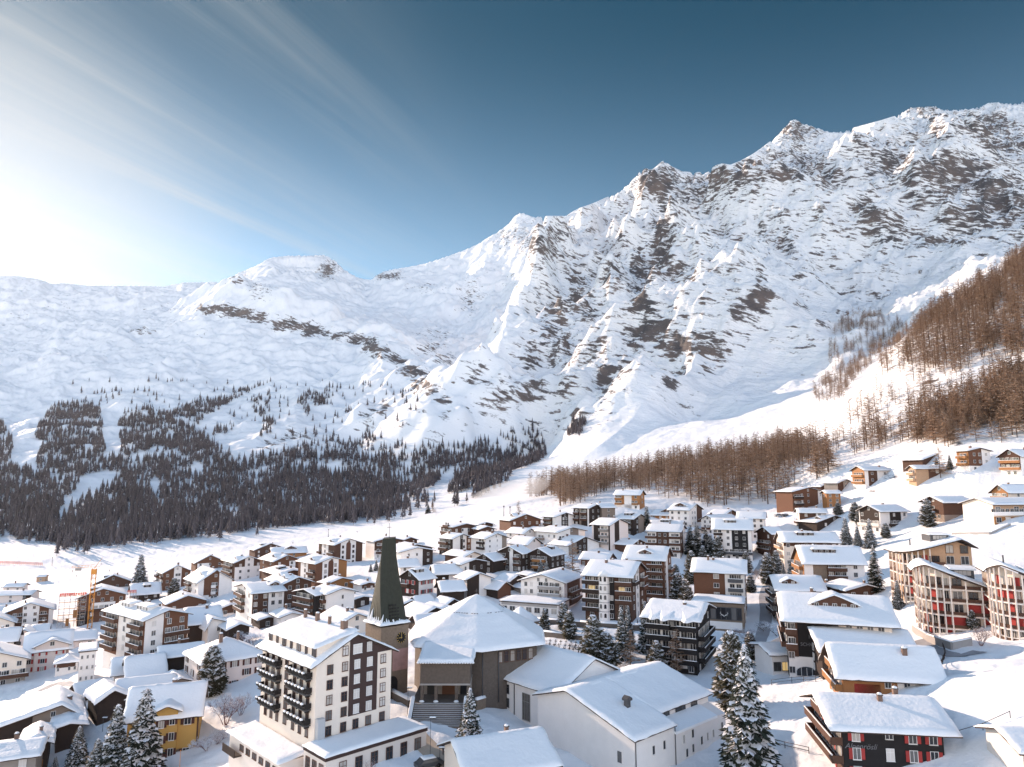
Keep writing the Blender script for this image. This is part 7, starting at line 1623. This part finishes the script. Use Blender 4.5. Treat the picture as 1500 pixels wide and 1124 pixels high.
pole('street_lamp', 'street lamp on the lane behind the dark barns at bottom left', 150, 1072, 1052, .06, 'metal', 'lamp', True)
pole('snow_stake', 'orange snow stake in front of the ochre house', 263, 1126, 1100, .05, 'crane', 'stake')
pole('snow_stake', 'pale snow pole before the two big spruces', 202, 1136, 1058, .05, 'tan', 'stake')
pole('lift_pylon', 'thin ski lift pylon on the piste above the honey dormer house', 481, 787, 776, .25, 'metal', 'pylon')
pole('lift_pylon', 'ski lift pylon on the piste left of the round tower chalet', 738, 764, 742, .25, 'metal', 'pylon')
pole('lift_pylon', 'second ski lift pylon close to the round tower chalet', 747, 762, 743, .25, 'metal', 'pylon')
pole('lift_pylon', 'thin pylon at the edge of the piste near the forest, far left', 76, 829, 817, .2, 'metal', 'pylon')
def fence(label, pts, hgt, m, rails=2, step=2.0, closed=False):
    P = [hit(*p) if not hasattr(p, 'x') else p for p in pts]; root = thing('fence', label, 'fence', P[0]); b = MB(); C0 = P[0]
    if closed: P = P+[P[0]]
    post = []
    for a_, c_ in zip(P[:-1], P[1:]):
        n = max(1, int((c_-a_).length/step))
        for i in range(n): q = a_.lerp(c_, i/n); post.append(Vector((q.x, q.y, G(q.x, q.y))))
    post.append(P[-1]); 
    b.tube((0, 0, -.4), (0, 0, hgt), .06, .06, m, 5); pm = b.mesh('post')
    for q in post: ob('post', pm, root, q-C0)
    b = MB()
    for a_, c_ in zip(post[:-1], post[1:]):
        for k in range(rails): z = hgt*(k+1)/rails-.08; b.tube(a_-C0+Vector((0, 0, z)), c_-C0+Vector((0, 0, z)), .05, .05, m, 5)
    b.build('rails', root)
    return root
tc_ = hit(690, 1099); fence('wooden ring fence round the spruce on the church square', [Vector((tc_.x+2.7*cos(q), tc_.y+2.7*sin(q), G(tc_.x+2.7*cos(q), tc_.y+2.7*sin(q)))) for q in np.linspace(0, 2*pi, 14)[:-1]], 1.15, 'tan', 3, 9, True)
fence('dark railing along the terrace in front of the dark hotel', [(1130, 1004), (1160, 1000), (1195, 999), (1212, 996)], 1.1, 'metal', 2, 2.5)
fence('dark wooden fence on the snow bank left of the black chalet', [(1128, 1090), (1150, 1096), (1185, 1104)], 1.0, 'dark', 2, 2.5)
fence('broken snowy fence behind the orange and white chalet', [(1376, 985), (1385, 958), (1378, 940)], 1.0, 'dark', 2, 2.0)
fence('wire fence across the sunny meadow below the curved apartments', [(1405, 1080), (1440, 1070), (1480, 1052)], 1.0, 'metal', 1, 4.0)
fence('dark railing beside the brown chalet with the stone side', [(1420, 756), (1436, 753), (1452, 752)], 1.1, 'dark', 2, 3.0)
# ------------------------------------------------------------------ the graves
def grave(kind):
    b = MB(); root = thing('grave_cross', 'small dark cross standing in the snowy churchyard', 'grave', (0, 0, 0), 0, 'grave crosses of the churchyard')
    b.box((-.07, -.06, -.3), (.07, .06, 1.35), 'dark'); b.box((-.34, -.055, .78), (-.071, .055, .92), 'dark'); b.box((.071, -.055, .78), (.34, .055, .92), 'dark'); b.build('cross', root)
    b = MB(); b.ball((0, 0, 1.36), .13, 'snow', 6, 4, (1, 1, .6)); b.build('snow_cap', root); return root
gr = None
for r_, y0 in enumerate((944, 949, 954, 959, 964)):
    for i in range(9):
        px, py = 806+i*7.5-r_*1.5+rnd.uniform(-1, 1), y0+i*.5; p = hit(px, py)
        if gr is None: gr = grave(0); gr.location = p
        else: copy_tree(gr, p, rnd.uniform(-.2, .2))
# a few parked cars and bins under snow
def car(label, px, py, rz, col):
    p = hit(px, py); root = thing('parked_car', label, 'car', p, R(rz)); b = MB()
    b.prism([(-2.1, .3), (2.1, .3), (2.15, .75), (1.5, .9), (.9, 1.42), (-1.1, 1.42), (-1.75, .95), (-2.15, .85)], lambda u, v, d: (u, d, v), -.85, .85, col); b.build('body', root)
    b = MB(); b.prism([(-1.5, .95), (1.25, .95), (.85, 1.36), (-1.05, 1.36)], lambda u, v, d: (u, d, v), -.87, .87, 'glass'); b.build('windows', root)
    for sx in (-1.3, 1.3):
        for sy in (-.8, .8): b = MB(); b.tube((sx, sy-.1, .32), (sx, sy+.1, .32), .32, .32, 'black', 12); b.build('wheel', root)
    snow_grid(lambda A, B: 1.42+0*A, -1.15, .95, -.75, .75, .22, 8, 8, lambda q, v, z: (q, v, z), int(px), 'snow_cover', root)
car('snow capped dark car parked by the tan wall near the lane', 1098, 948, 60, 'metal')
car('snow capped grey car parked at the wood edge behind the pale gable houses', 1140, 757, 10, 'steel')
car('snow capped dark car at the wood edge, right of the grey one', 1150, 757, 20, 'metal')
car('snowed in car beside the front annex of the tall hotel', 628, 1124, 30, 'metal')
# ------------------------------------------------------------------ blowing snow over the piste
p = at(745, 722, 540); b = MB(); b.ball((0, 0, 0), 1, 'snow', 20, 12); mo = b.build('snow_mist'); mo.location = p; mo.scale = (34, 22, 9); mo.rotation_euler = (0, R(-14), R(10)); mo.data.materials.clear()
mm_ = bpy.data.materials.new('blown_snow'); mm_.use_nodes = True; t = mm_.node_tree; t.nodes.clear(); o_n = nd(t, 'ShaderNodeOutputMaterial'); pv = nd(t, 'ShaderNodeVolumePrincipled'); pv.inputs['Color'].default_value = (.97, .95, .93, 1); pv.inputs['Density'].default_value = .016
t.links.new(pv.outputs[0], o_n.inputs['Volume']); mo.data.materials.append(mm_); tag(mo, 'pale mist of blown snow drifting over the piste at the wood edge', 'mist', kind='stuff')
